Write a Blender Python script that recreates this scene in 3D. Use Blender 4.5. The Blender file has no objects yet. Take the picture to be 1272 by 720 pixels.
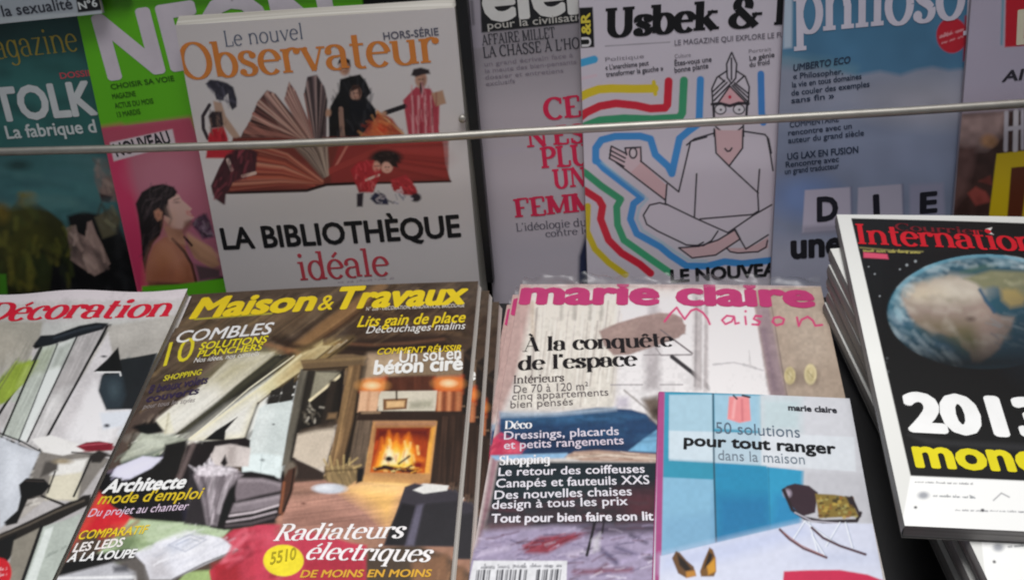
import bpy, math, random
import numpy as np
from mathutils import Matrix, Vector

random.seed(7)
rng = np.random.default_rng(7)
S = bpy.context.scene
COL = S.collection

# ------------------------------------------------------------------ camera
F_PX, CX, CY = 1300.0, 636.0, 360.0            # lens measured on a 1272 x 720 frame
PITCH, ROLL, YAW = (math.radians(a) for a in (28.0, 4.4, 6.8))
CAM = np.array([0.0, -0.75, 1.22])
_f = np.array([-math.sin(YAW)*math.cos(PITCH), math.cos(YAW)*math.cos(PITCH), -math.sin(PITCH)])
_r0 = np.array([math.cos(YAW), math.sin(YAW), 0.0])
_u0 = np.cross(_r0, _f)
_r = math.cos(ROLL)*_r0 - math.sin(ROLL)*_u0
_u = math.sin(ROLL)*_r0 + math.cos(ROLL)*_u0
cam = bpy.data.cameras.new('camera')
cam.sensor_width = 36.0
cam.lens = 36.0*F_PX/1272.0
cam.clip_start = 0.01
cam.clip_end = 100.0
cam_o = bpy.data.objects.new('camera', cam)
COL.objects.link(cam_o)
cam_o.matrix_world = Matrix(((_r[0], _u[0], -_f[0], CAM[0]), (_r[1], _u[1], -_f[1], CAM[1]),
                             (_r[2], _u[2], -_f[2], CAM[2]), (0, 0, 0, 1)))
S.camera = cam_o

# ------------------------------------------------------------------ world, lamps, exposure
W = bpy.data.worlds.new('World')
S.world = W
W.use_nodes = True
W.node_tree.nodes['Background'].inputs[0].default_value = (0.92, 0.95, 1.0, 1)
W.node_tree.nodes['Background'].inputs[1].default_value = 0.17


def area_lamp(name, loc, target, size, energy, color=(1, 1, 1)):
    d = bpy.data.lights.new(name, 'AREA')
    d.shape = 'RECTANGLE'
    d.size, d.size_y = size
    d.energy = energy
    d.color = color
    o = bpy.data.objects.new(name, d)
    COL.objects.link(o)
    o.location = loc
    o.rotation_euler = (Vector(target)-Vector(loc)).to_track_quat('-Z', 'Y').to_euler()
    return o


lamp = area_lamp('unseen_overhead_light', (-0.06, -0.53, 2.3), (-0.03, -0.62, 0.8), (0.9, 0.75), 6.0, (1.0, 0.99, 0.98))  # unseen area light, added overhead to brighten the shelf more than the upright covers
lamp.data.spread = math.radians(68)  # beam narrowed so the light falls off towards the back row
S.view_settings.view_transform = 'Standard'
S.view_settings.look = 'None'
S.view_settings.exposure = 0.0
S.view_settings.gamma = 1.0
S.cycles.pixel_filter_type = 'BLACKMAN_HARRIS'
S.cycles.filter_width = 2.1


# ------------------------------------------------------------------ helpers
def proj(p):
    d = p-CAM
    z = d@_f
    return CX+F_PX*(d@_r)/z, CY-F_PX*(d@_u)/z


def ray(x, y):
    return _f+_r*((x-CX)/F_PX)-_u*((y-CY)/F_PX)


def lin(h):
    if not isinstance(h, str):
        return np.array(h, float)
    h = h.lstrip('#')
    c = np.array([int(h[i:i+2], 16)/255 for i in (0, 2, 4)])
    return np.where(c <= 0.04045, c/12.92, ((c+0.055)/1.055)**2.4)


def mesh_obj(name, verts, faces, mat, parent=None, smooth=False):
    m = bpy.data.meshes.new(name)
    m.from_pydata([tuple(v) for v in verts], [], faces)
    m.update()
    if smooth:
        m.polygons.foreach_set('use_smooth', [True]*len(m.polygons))
    o = bpy.data.objects.new(name, m)
    COL.objects.link(o)
    if mat:
        m.materials.append(mat)
    if parent:
        o.parent = parent
    return o


def tag(o, label=None, cat=None, group=None, kind=None):
    for k, v in (('label', label), ('category', cat), ('group', group), ('kind', kind)):
        if v:
            o[k] = v
    return o


def empty(name, mat=None):
    o = bpy.data.objects.new(name, None)
    o.empty_display_size = 0.02
    COL.objects.link(o)
    if mat is not None:
        o.matrix_world = mat
    return o


def children(o):
    return [c for c in bpy.data.objects if c.parent == o]


def dup(o, parent=None):
    c = o.copy()
    COL.objects.link(c)
    if parent:
        c.parent = parent
        c.matrix_parent_inverse = o.matrix_parent_inverse.copy()
    for ch in children(o):
        dup(ch, c)
    return c


# ------------------------------------------------------------------ materials
def new_mat(name):
    m = bpy.data.materials.new(name)
    m.use_nodes = True
    return m, m.node_tree.nodes, m.node_tree.links, m.node_tree.nodes['Principled BSDF']


def bump(n, l, b, scale, strength, dist=0.001, detail=3):
    tc = n.new('ShaderNodeTexCoord')
    nz = n.new('ShaderNodeTexNoise')
    nz.inputs['Scale'].default_value = scale
    nz.inputs['Detail'].default_value = detail
    bp = n.new('ShaderNodeBump')
    bp.inputs['Strength'].default_value = strength
    bp.inputs['Distance'].default_value = dist
    l.new(tc.outputs['Object'], nz.inputs['Vector'])
    l.new(nz.outputs['Fac'], bp.inputs['Height'])
    l.new(bp.outputs['Normal'], b.inputs['Normal'])
    return nz


def mat_print(name='printed_paper', rough=0.42):
    m, n, l, b = new_mat(name)
    a = n.new('ShaderNodeAttribute')
    a.attribute_name = 'Col'
    l.new(a.outputs['Color'], b.inputs['Base Color'])
    b.inputs['Roughness'].default_value = rough
    b.inputs['Specular IOR Level'].default_value = 0.35
    b.inputs['Coat Weight'].default_value = 0.18
    b.inputs['Coat Roughness'].default_value = 0.22
    bump(n, l, b, 14, 0.12, 0.004, 2)
    return m


INKS = {}


def ink(col):
    key = tuple(np.round(lin(col), 4))
    if key not in INKS:
        m, n, l, b = new_mat('printing_ink')
        mix = n.new('ShaderNodeMix')
        mix.data_type = 'RGBA'
        c = np.array(key)
        mix.inputs['A'].default_value = (*(c*0.86), 1)
        mix.inputs['B'].default_value = (*np.minimum(c*1.1, 0.9), 1)
        nz = bump(n, l, b, 60, 0.15, 0.001)
        l.new(nz.outputs['Fac'], mix.inputs['Factor'])
        l.new(mix.outputs['Result'], b.inputs['Base Color'])
        b.inputs['Roughness'].default_value = 0.45
        b.inputs['Specular IOR Level'].default_value = 0.3
        INKS[key] = m
    return INKS[key]


def mat_pages(name, c0, c1, axis='Z', freq=2600):
    m, n, l, b = new_mat(name)
    tc = n.new('ShaderNodeTexCoord')
    mp = n.new('ShaderNodeMapping')
    mp.inputs['Scale'].default_value = (6, 6, freq)
    nz = n.new('ShaderNodeTexNoise')
    nz.inputs['Scale'].default_value = 1.0
    nz.inputs['Detail'].default_value = 2
    cr = n.new('ShaderNodeValToRGB')
    cr.color_ramp.elements[0].position = 0.32
    cr.color_ramp.elements[1].position = 0.68
    cr.color_ramp.elements[0].color = (*lin(c0), 1)
    cr.color_ramp.elements[1].color = (*lin(c1), 1)
    l.new(tc.outputs['Object'], mp.inputs['Vector'])
    l.new(mp.outputs['Vector'], nz.inputs['Vector'])
    l.new(nz.outputs['Fac'], cr.inputs['Fac'])
    l.new(cr.outputs['Color'], b.inputs['Base Color'])
    b.inputs['Roughness'].default_value = 0.8
    b.inputs['Specular IOR Level'].default_value = 0.2
    return m


def mat_plain(name, c0, c1, rough=0.5, metal=0.0, scale=40, bs=0.2):
    m, n, l, b = new_mat(name)
    nz = bump(n, l, b, scale, bs, 0.001)
    mix = n.new('ShaderNodeMix')
    mix.data_type = 'RGBA'
    mix.inputs['A'].default_value = (*lin(c0), 1)
    mix.inputs['B'].default_value = (*lin(c1), 1)
    l.new(nz.outputs['Fac'], mix.inputs['Factor'])
    l.new(mix.outputs['Result'], b.inputs['Base Color'])
    b.inputs['Roughness'].default_value = rough
    b.inputs['Metallic'].default_value = metal
    return m


M_PRINT = mat_print()
M_PAGES = mat_pages('page_edges', '9a938a', 'e2dcd2')
M_PAGES_WHITE = mat_pages('white_page_edges', 'b4aca2', 'f0ece4')
M_PAGES_GREY = mat_pages('page_edges_grey', '6a6868', 'b0acaa')
M_DARK = mat_plain('black_rack_board', '0e0e10', '1c1c1e', 0.55)
M_STRIP = mat_plain('black_metal_strip', '101012', '1e1e20', 0.4, 0.0)
M_STEEL = mat_plain('brushed_steel', 'a8a49c', 'c8c4bc', 0.5, 0.85, 90, 0.1)


# ------------------------------------------------------------------ lettering
_txt_cache = {}
_cap = {}


def sans_mesh(s, bold):
    key = (s, bold)
    if key in _txt_cache:
        return _txt_cache[key]

    def run(body):
        c = bpy.data.curves.new('lettering', 'FONT')
        c.body = body
        c.size = 1.0
        c.resolution_u = 3
        o = bpy.data.objects.new('lettering', c)
        COL.objects.link(o)
        bpy.context.view_layer.update()
        m = bpy.data.meshes.new_from_object(o.evaluated_get(bpy.context.evaluated_depsgraph_get()))
        v = np.zeros(len(m.vertices)*3)
        m.vertices.foreach_get('co', v)
        v = v.reshape(-1, 3)[:, :2]
        f = [tuple(p.vertices) for p in m.polygons]
        bpy.data.meshes.remove(m)
        bpy.data.objects.remove(o)
        bpy.data.curves.remove(c)
        return v, f
    if 'H' not in _cap:
        hv, _ = run('H')
        _cap['H'] = hv[:, 1].max()
    v, f = run(s)
    v = v/_cap['H']
    z = np.zeros(len(v))
    if bold > 0:
        n0, f0, v0 = len(v), list(f), v.copy()
        nk = 18 if len(s) < 9 else 8
        for k in range(nk):
            t = 2*math.pi*k/nk+.2
            v = np.vstack([v, v0+[bold*1.3*math.cos(t), bold*1.1*math.sin(t)]])
            f = f+[tuple(i+n0*(k+1) for i in q) for q in f0]
            z = np.concatenate([z, np.full(n0, (k+1)*64e-6/nk)])
    v[:, 0] -= v[:, 0].min()
    _txt_cache[key] = (v, f, z)
    return _txt_cache[key]


def _arc(cx, cy, rx, ry, a0, a1, k=0):
    n = max(6, int(abs(a1-a0)/14))
    a = np.radians(np.linspace(a0, a1, n+1))
    return ('A', [(cx+rx*math.cos(t), cy+ry*math.sin(t)) for t in a])


X = 0.66


def glyph(ch):
    """strokes of one serif letter: V stem (x,y0,y1,serifs), A stressed curve, T thick line, t hair line, O dot, H hair bar"""
    a = _arc
    acc = {'é': ('e', 'acute'), 'è': ('e', 'grave'), 'ê': ('e', 'circ'), 'À': ('A', 'GRAVE'), 'É': ('E', 'ACUTE'),
           'È': ('E', 'GRAVE'), 'à': ('a', 'grave')}
    if ch in acc:
        b, k = acc[ch]
        w, st = glyph(b)
        m = w/2
        y = 1.06 if k.isupper() else 0.76
        k = k.lower()
        st = list(st)
        if k == 'acute':
            st.append(('M', [(m-.04, y), (m+.12, y+.16)]))
        elif k == 'grave':
            st.append(('M', [(m+.04, y), (m-.12, y+.16)]))
        else:
            st += [('M', [(m-.14, y), (m, y+.14)]), ('M', [(m+.14, y), (m, y+.14)])]
        return w, st
    G = {
        'o': (.62, [a(.31, .33, .24, .33, 0, 360)]),
        'c': (.54, [a(.31, .33, .24, .33, 55, 315), ('O', .44, .52)]),
        'e': (.58, [a(.3, .33, .23, .33, 8, 318), ('t', [(.08, .37), (.53, .37)])]),
        'a': (.60, [a(.26, .45, .19, .21, 155, 0), ('V', .45, 0.02, .46, 'R'), a(.27, .18, .19, .18, 75, 300), ('t', [(.3, .36), (.45, .38)]), ('O', .1, .5)]),
        'b': (.64, [('V', .13, .02, 1, 'tl'), a(.34, .33, .22, .33, -165, 165)]),
        'd': (.66, [('V', .5, 0, 1, 'tl R'), a(.29, .33, .22, .33, 15, 345)]),
        'p': (.66, [('V', .14, -.32, X, 'tl b'), a(.36, .33, .22, .33, -165, 165)]),
        'q': (.64, [('V', .5, -.32, X, 'b'), a(.29, .33, .22, .33, 15, 345)]),
        'g': (.62, [('V', .48, -.1, X, ''), a(.28, .34, .21, .32, 15, 345), a(.28, -.1, .2, .2, 0, -150)]),
        'h': (.70, [('V', .14, 0, 1, 'tl b'), a(.34, .42, .2, .24, 165, 0), ('V', .55, 0, .44, 'b')]),
        'n': (.70, [('V', .14, 0, X, 'tl b'), a(.34, .42, .2, .24, 165, 0), ('V', .55, 0, .44, 'b')]),
        'm': (1.04, [('V', .14, 0, X, 'tl b'), a(.33, .42, .19, .24, 165, 0), ('V', .52, 0, .44, 'b'), a(.71, .42, .19, .24, 165, 0), ('V', .9, 0, .44, 'b')]),
        'u': (.70, [('V', .14, .22, X, 'tl'), a(.35, .24, .21, .24, 180, 340), ('V', .55, 0, X, 'tl R')]),
        'r': (.50, [('V', .14, 0, X, 'tl b'), a(.33, .44, .19, .22, 165, 70), ('O', .42, .58)]),
        'i': (.34, [('V', .17, 0, X, 'tl b'), ('O', .16, .88)]),
        'l': (.34, [('V', .17, 0, 1, 'tl b')]),
        't': (.42, [('V', .18, .14, .9, ''), a(.31, .14, .13, .14, 180, 300), ('t', [(.04, X-.02), (.38, X-.02)])]),
        'f': (.40, [('V', .17, 0, .82, 'b'), a(.31, .8, .14, .2, 180, 60), ('t', [(.02, X-.02), (.38, X-.02)]), ('O', .38, .92)]),
        's': (.50, [a(.25, .5, .16, .16, 40, 200), ('T', [(.1, .45), (.17, .38), (.33, .29), (.4, .22)]), a(.24, .17, .17, .17, 20, -145), ('O', .39, .55), ('O', .1, .1)]),
        'v': (.60, [('T', [(.09, X), (.31, .02)]), ('t', [(.31, 0), (.53, X)]), ('S', .09, X), ('S', .52, X)]),
        'k': (.66, [('V', .14, 0, 1, 'tl b'), ('t', [(.2, .3), (.52, X)]), ('T', [(.28, .4), (.56, .02)]), ('S', .5, X), ('S', .56, 0)]),
        'z': (.54, [('t', [(.07, X-.02), (.47, X-.02)]), ('T', [(.44, X), (.09, 0)]), ('t', [(.07, .02), (.48, .02)])]),
        'x': (.58, [('T', [(.09, X), (.5, 0)]), ('t', [(.09, 0), (.49, X)]), ('S', .1, X), ('S', .49, 0)]),
        'y': (.60, [('T', [(.09, X), (.31, .02)]), ('t', [(.53, X), (.31, .05), (.2, -.25)]), ('S', .09, X), ('S', .52, X), ('O', .16, -.25)]),
        'O': (.86, [a(.43, .5, .35, .5, 0, 360)]),
        'C': (.78, [a(.43, .5, .35, .5, 50, 312), ('t', [(.68, .7), (.68, .98)])]),
        'D': (.84, [('V', .16, 0, 1, 't b'), a(.36, .5, .4, .48, -88, 88), ('t', [(.1, .98), (.4, .98)]), ('t', [(.1, .02), (.4, .02)])]),
        'L': (.66, [('V', .18, 0, 1, 't b'), ('t', [(.18, .02), (.6, .02)]), ('t', [(.6, .02), (.6, .28)])]),
        'I': (.40, [('V', .2, 0, 1, 't b')]),
        'E': (.70, [('V', .18, 0, 1, 't b'), ('t', [(.18, .02), (.62, .02)]), ('t', [(.62, .02), (.62, .28)]), ('t', [(.18, .98), (.6, .98)]), ('t', [(.6, .98), (.6, .72)]), ('t', [(.18, .5), (.45, .5)])]),
        'F': (.66, [('V', .18, 0, 1, 't b'), ('t', [(.18, .98), (.6, .98)]), ('t', [(.6, .98), (.6, .72)]), ('t', [(.18, .5), (.45, .5)])]),
        'H': (.90, [('V', .18, 0, 1, 't b'), ('V', .72, 0, 1, 't b'), ('t', [(.18, .5), (.72, .5)])]),
        'M': (1.0, [('V', .16, 0, 1, 't b'), ('V', .84, 0, 1, 't b'), ('T', [(.16, 1), (.5, .06)]), ('t', [(.5, .06), (.84, 1)])]),
        'N': (.88, [('t', [(.16, 0), (.16, 1)]), ('T', [(.16, 1), (.72, 0)]), ('t', [(.72, 0), (.72, 1)]), ('S', .14, 0), ('S', .14, .98), ('S', .72, .98)]),
        'A': (.80, [('t', [(.1, 0), (.4, 1)]), ('T', [(.4, 1), (.68, 0)]), ('t', [(.2, .36), (.58, .36)]), ('S', .1, 0), ('S', .7, 0)]),
        'P': (.70, [('V', .18, 0, 1, 't b'), a(.36, .73, .26, .25, -90, 90), ('t', [(.18, .98), (.38, .98)]), ('t', [(.18, .48), (.38, .48)])]),
        'R': (.78, [('V', .18, 0, 1, 't b'), a(.36, .74, .25, .24, -90, 90), ('t', [(.18, .98), (.38, .98)]), ('t', [(.18, .5), (.38, .5)]), ('T', [(.38, .5), (.66, .02)]), ('S', .7, 0)]),
        'S': (.66, [a(.33, .74, .22, .24, 35, 200), ('T', [(.12, .66), (.22, .56), (.42, .45), (.52, .34)]), a(.32, .26, .23, .26, 20, -150), ('t', [(.54, .72), (.54, .98)]), ('t', [(.1, .02), (.1, .28)])]),
        'U': (.86, [('V', .18, .3, 1, 't'), a(.43, .32, .25, .32, 180, 360), ('V', .68, .3, 1, 't')]),
        'T': (.74, [('V', .37, 0, 1, 'b'), ('t', [(.06, .98), (.68, .98)]), ('t', [(.06, .98), (.06, .74)]), ('t', [(.68, .98), (.68, .74)])]),
        '&': (.90, [a(.36, .76, .17, .22, -30, 210), ('T', [(.21, .66), (.74, .02)]), a(.34, .25, .27, .25, 100, 330), ('t', [(.58, .14), (.76, .48)]), ('S', .76, .48)]),
        '\'': (.2, [('T', [(.1, 1), (.08, .78)])]),
        '-': (.36, [('T', [(.06, .34), (.3, .34)])]),
        ' ': (.34, []),
    }
    return G.get(ch, G['o'])


def serif_mesh(s, thick=.13, thin=.05, slab=None, sl=.09):
    slab = slab or thin
    V, Fc, Z = [], [], []
    zl = [0]

    def strip(pts, ws):
        pts = np.array(pts, float)
        d = np.gradient(pts, axis=0)
        d /= np.maximum(np.linalg.norm(d, axis=1, keepdims=True), 1e-9)
        nn = np.stack([-d[:, 1], d[:, 0]], 1)
        ws = np.broadcast_to(ws, len(pts))[:, None]/2
        b = len(V)
        for p, q in zip(pts+nn*ws, pts-nn*ws):
            V.append(p), V.append(q)
        for i in range(len(pts)-1):
            Fc.append((b+2*i, b+2*i+1, b+2*i+3, b+2*i+2))
        Z.extend([zl[0]*8e-6]*(2*len(pts)))
        zl[0] = (zl[0]+1) % 7

    x0 = 0.0
    for ch in s:
        w, st = glyph(ch)
        for k in st:
            if k[0] == 'V':
                _, x, y0, y1, fl = k
                x += x0
                strip([(x, y0), (x, y1)], thick)
                hs = thick/2+sl
                if 'b' in fl:
                    strip([(x-hs, y0+slab/2), (x+hs, y0+slab/2)], slab)
                if 'R' in fl:
                    strip([(x, y0+slab/2), (x+hs, y0+slab/2)], slab)
                if 'tl' in fl:
                    strip([(x-hs, y1-slab/2), (x, y1-slab/2)], slab)
                elif 't' in fl:
                    strip([(x-hs, y1-slab/2), (x+hs, y1-slab/2)], slab)
            elif k[0] == 'A':
                p = np.array(k[1])
                d = np.gradient(p, axis=0)
                d /= np.maximum(np.linalg.norm(d, axis=1, keepdims=True), 1e-9)
                strip(p+[x0, 0], thin+(thick*1.05-thin)*np.abs(d[:, 1])**1.4)
            elif k[0] == 'O':
                r = max(thick*.62, .06)
                a = np.linspace(0, 2*math.pi, 13)[:-1]
                b = len(V)
                for t in a:
                    V.append(np.array((x0+k[1]+r*math.cos(t), k[2]+r*math.sin(t))))
                Fc.append(tuple(range(b, b+12)))
                Z.extend([zl[0]*8e-6]*12)
                zl[0] = (zl[0]+1) % 7
            elif k[0] == 'S':
                hs = thick*.4+sl
                y = k[2]-slab/2 if k[2] > .3 else k[2]+slab/2
                strip([(x0+k[1]-hs, y), (x0+k[1]+hs, y)], slab)
            else:
                strip(np.array(k[1])+[x0, 0], {'T': thick, 't': thin, 'M': (thin+thick)/2}[k[0]])
        x0 += w
    V = np.array(V)
    V[:, 0] -= V[:, 0].min()
    return V, Fc, np.array(Z)


# ------------------------------------------------------------------ a printed cover
class Art:
    """colours of a cover picture, one per point of the cover sheet"""

    def __init__(self, px, py, gain):
        self.x, self.y = px, py
        self.c = np.zeros((len(px), 3))
        self.g = gain(px, py) if callable(gain) else np.full(len(px), gain)
        self.o, self.s = (0, 0), 1.0

    def at(self, ox, oy, s):
        self.o, self.s = (ox, oy), s
        return self

    def P(self, pts):
        return np.array([(self.o[0]+p[0]/self.s, self.o[1]+p[1]/self.s) for p in pts], float)

    def _blend(self, idx, a, col):
        a = a[:, None]
        self.c[idx] = self.c[idx]*(1-a)+np.asarray(col)*a

    def fill(self, col):
        self.c[:] = lin(col)

    def poly(self, pts, col, soft=1.6, alpha=1.0, col2=None):
        P = self.P(pts)
        lo, hi = P.min(0)-soft, P.max(0)+soft
        idx = np.nonzero((self.x > lo[0]) & (self.x < hi[0]) & (self.y > lo[1]) & (self.y < hi[1]))[0]
        if not len(idx):
            return
        x, y = self.x[idx], self.y[idx]
        ins = np.zeros(len(idx), bool)
        dist = np.full(len(idx), 1e9)
        Q = np.roll(P, -1, 0)
        for (ax, ay), (bx, by) in zip(P, Q):
            dx, dy = bx-ax, by-ay
            t = np.clip(((x-ax)*dx+(y-ay)*dy)/(dx*dx+dy*dy+1e-12), 0, 1)
            dist = np.minimum(dist, (x-ax-t*dx)**2+(y-ay-t*dy)**2)
            if ay != by:
                cr = (ay > y) != (by > y)
                ins ^= cr & (x < (bx-ax)*(y-ay)/(by-ay)+ax)
        sd = np.where(ins, -1, 1)*np.sqrt(dist)
        a = np.clip(.5-sd/soft, 0, 1)*alpha
        c = lin(col)
        if col2 is not None:
            t = np.clip((y-P[:, 1].min())/max(np.ptp(P[:, 1]), 1e-6), 0, 1)[:, None]
            c = c*(1-t)+lin(col2)*t
        self._blend(idx, a, c)

    def line(self, pts, w, col, soft=1.3, alpha=1.0):
        P = self.P(pts)
        w = w/self.s
        lo, hi = P.min(0)-w-soft, P.max(0)+w+soft
        idx = np.nonzero((self.x > lo[0]) & (self.x < hi[0]) & (self.y > lo[1]) & (self.y < hi[1]))[0]
        if not len(idx):
            return
        x, y = self.x[idx], self.y[idx]
        dist = np.full(len(idx), 1e9)
        for (ax, ay), (bx, by) in zip(P[:-1], P[1:]):
            dx, dy = bx-ax, by-ay
            t = np.clip(((x-ax)*dx+(y-ay)*dy)/(dx*dx+dy*dy+1e-12), 0, 1)
            dist = np.minimum(dist, (x-ax-t*dx)**2+(y-ay-t*dy)**2)
        a = np.clip(.5-(np.sqrt(dist)-w/2)/soft, 0, 1)*alpha
        self._blend(idx, a, lin(col))

    def ell(self, cx, cy, rx, ry, col, soft=1.6, alpha=1.0):
        (c,) = self.P([(cx, cy)])
        rx, ry = rx/self.s, ry/self.s
        k = 1+.55*soft/min(rx, ry)
        idx = np.nonzero((abs(self.x-c[0]) < rx*k) & (abs(self.y-c[1]) < ry*k))[0]
        if not len(idx):
            return
        r = np.hypot((self.x[idx]-c[0])/rx, (self.y[idx]-c[1])/ry)
        a = np.clip(.5-(r-1)*min(rx, ry)/soft, 0, 1)*alpha
        self._blend(idx, a, lin(col))

    def greek(self, x0, y0, x1, y1, h, col, alpha=.8, seed=0, fill=.75):
        """a row of small print too fine to read"""
        (a,), (b,) = self.P([(x0, y0)]), self.P([(x1, y1)])
        h = h/self.s
        L = max(abs(b[0]-a[0]), 1)
        lo = (min(a[0], b[0]), min(a[1], b[1])-h-1)
        hi = (max(a[0], b[0]), max(a[1], b[1])+1)
        idx = np.nonzero((self.x > lo[0]) & (self.x < hi[0]) & (self.y > lo[1]) & (self.y < hi[1]))[0]
        if not len(idx):
            return
        t = (self.x[idx]-a[0])
        base = a[1]+(b[1]-a[1])*t/(b[0]-a[0] if b[0] != a[0] else 1)
        v = (base-self.y[idx])/h
        r = np.random.default_rng(int(abs(x0*7+y0*13))+seed)
        cw = h*.30
        n = int(L/cw)+3
        g = r.uniform(.15, 1, (5, n))
        g[1:3] = np.maximum(g[1:3], .45*(r.uniform(0, 1, (2, n)) < .8))
        g[3] *= r.uniform(0, 1, n) < .30
        g[4] *= (r.uniform(0, 1, n) < .30)*(g[3] > 0)
        gap = np.zeros(n, bool)
        k = 0
        while k < n:
            k += int(r.integers(6, 15))
            gap[k:k+2] = True
            k += 2
            if r.uniform() > fill+.2:
                gap[k:k+5] = True
        g[:, gap] = 0
        u = np.clip(t/cw, 0, n-1.001)
        w_ = np.clip(v*5, -.5, 4.499)
        i, j = np.floor(u).astype(int), np.floor(np.clip(w_, 0, 4)).astype(int)
        j2 = np.minimum(j+1, 4)
        fu, fw = u-i, np.clip(w_-j, 0, 1)
        m = (g[j, i]*(1-fu)+g[j, np.minimum(i+1, n-1)]*fu)*(1-fw)+(g[j2, i]*(1-fu)+g[j2, np.minimum(i+1, n-1)]*fu)*fw
        m *= (v > -.06)*(v < 1.0)*(t >= 0)*(t <= L)
        self._blend(idx, np.clip(m*1.25, 0, 1)*alpha, lin(col))

    def inside(self, pts, soft=2.0):
        P = self.P(pts)
        w = np.zeros(len(self.x))
        lo, hi = P.min(0)-soft, P.max(0)+soft
        idx = np.nonzero((self.x > lo[0]) & (self.x < hi[0]) & (self.y > lo[1]) & (self.y < hi[1]))[0]
        x, y = self.x[idx], self.y[idx]
        ins = np.zeros(len(idx), bool)
        dist = np.full(len(idx), 1e9)
        for (ax, ay), (bx, by) in zip(P, np.roll(P, -1, 0)):
            dx, dy = bx-ax, by-ay
            t = np.clip(((x-ax)*dx+(y-ay)*dy)/(dx*dx+dy*dy+1e-12), 0, 1)
            dist = np.minimum(dist, (x-ax-t*dx)**2+(y-ay-t*dy)**2)
            if ay != by:
                ins ^= ((ay > y) != (by > y)) & (x < (bx-ax)*(y-ay)/(by-ay)+ax)
        w[idx] = np.clip(.5-np.where(ins, -1, 1)*np.sqrt(dist)/soft, 0, 1)
        return w

    def noise(self, scale, amp, seed=1, sx=1.0, sy=1.0, sub=None, ang=None, long=1.0, soft=2.0, tint=None):
        """uneven print: value noise, optionally drawn out along a direction and kept inside an outline"""
        r = np.random.default_rng(seed)
        if ang is None:
            x, y = self.x/scale*sx, self.y/scale*sy
        else:
            c, s = math.cos(math.radians(ang)), math.sin(math.radians(ang))
            x, y = (self.x*c+self.y*s)/(scale*long), (-self.x*s+self.y*c)/scale
        x0, y0 = int(np.floor(x.min()))-1, int(np.floor(y.min()))-1
        nx, ny = int(np.ceil(x.max()))-x0+3, int(np.ceil(y.max()))-y0+3
        g = r.uniform(-1, 1, (ny, nx))
        xi, yi = np.floor(x).astype(int)-x0, np.floor(y).astype(int)-y0
        fx, fy = x-np.floor(x), y-np.floor(y)
        fx, fy = fx*fx*(3-2*fx), fy*fy*(3-2*fy)
        v = (g[yi, xi]*(1-fx)+g[yi, xi+1]*fx)*(1-fy)+(g[yi+1, xi]*(1-fx)+g[yi+1, xi+1]*fx)*fy
        if sub is not None:
            v = v*self.inside(sub, soft)
        if tint is not None:
            a = np.clip(v*amp, 0, 1)
            self.c[:] = self.c*(1-a[:, None])+lin(tint)*a[:, None]
        else:
            self.c *= np.exp(v*amp)[:, None]

    def shade(self, pts, k, soft=20.0):
        """darker or lighter tone of the printed picture inside an outline"""
        self.c *= (1+(k-1)*self.inside(pts, soft))[:, None]

    def clutter(self, pts, n, cols, ln, w, ang, seed=0, spread=40, soft=1.6, alpha=.85):
        """many small strokes of a busy printed picture"""
        r = np.random.default_rng(seed)
        P = np.array(pts, float)
        lo, hi = P.min(0), P.max(0)
        k = 0
        while k < n:
            x, y = r.uniform(lo[0], hi[0]), r.uniform(lo[1], hi[1])
            ins = False
            for (ax, ay), (bx, by) in zip(P, np.roll(P, -1, 0)):
                if ay != by and (ay > y) != (by > y) and x < (bx-ax)*(y-ay)/(by-ay)+ax:
                    ins = not ins
            if not ins:
                continue
            t = math.radians(ang+r.uniform(-spread, spread))
            L = r.uniform(.4, 1)*ln
            bend = r.uniform(-.09, .09)*L
            x, y = x-L*.5*math.cos(t), y-L*.5*math.sin(t)
            self.line([(x, y), (x+L*.5*math.cos(t)-bend*math.sin(t), y+L*.5*math.sin(t)+bend*math.cos(t)), (x+L*math.cos(t), y+L*math.sin(t))],
                      r.uniform(.6, 1.3)*w, cols[int(r.integers(len(cols)))], soft, alpha*r.uniform(.5, 1))
            k += 1


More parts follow.
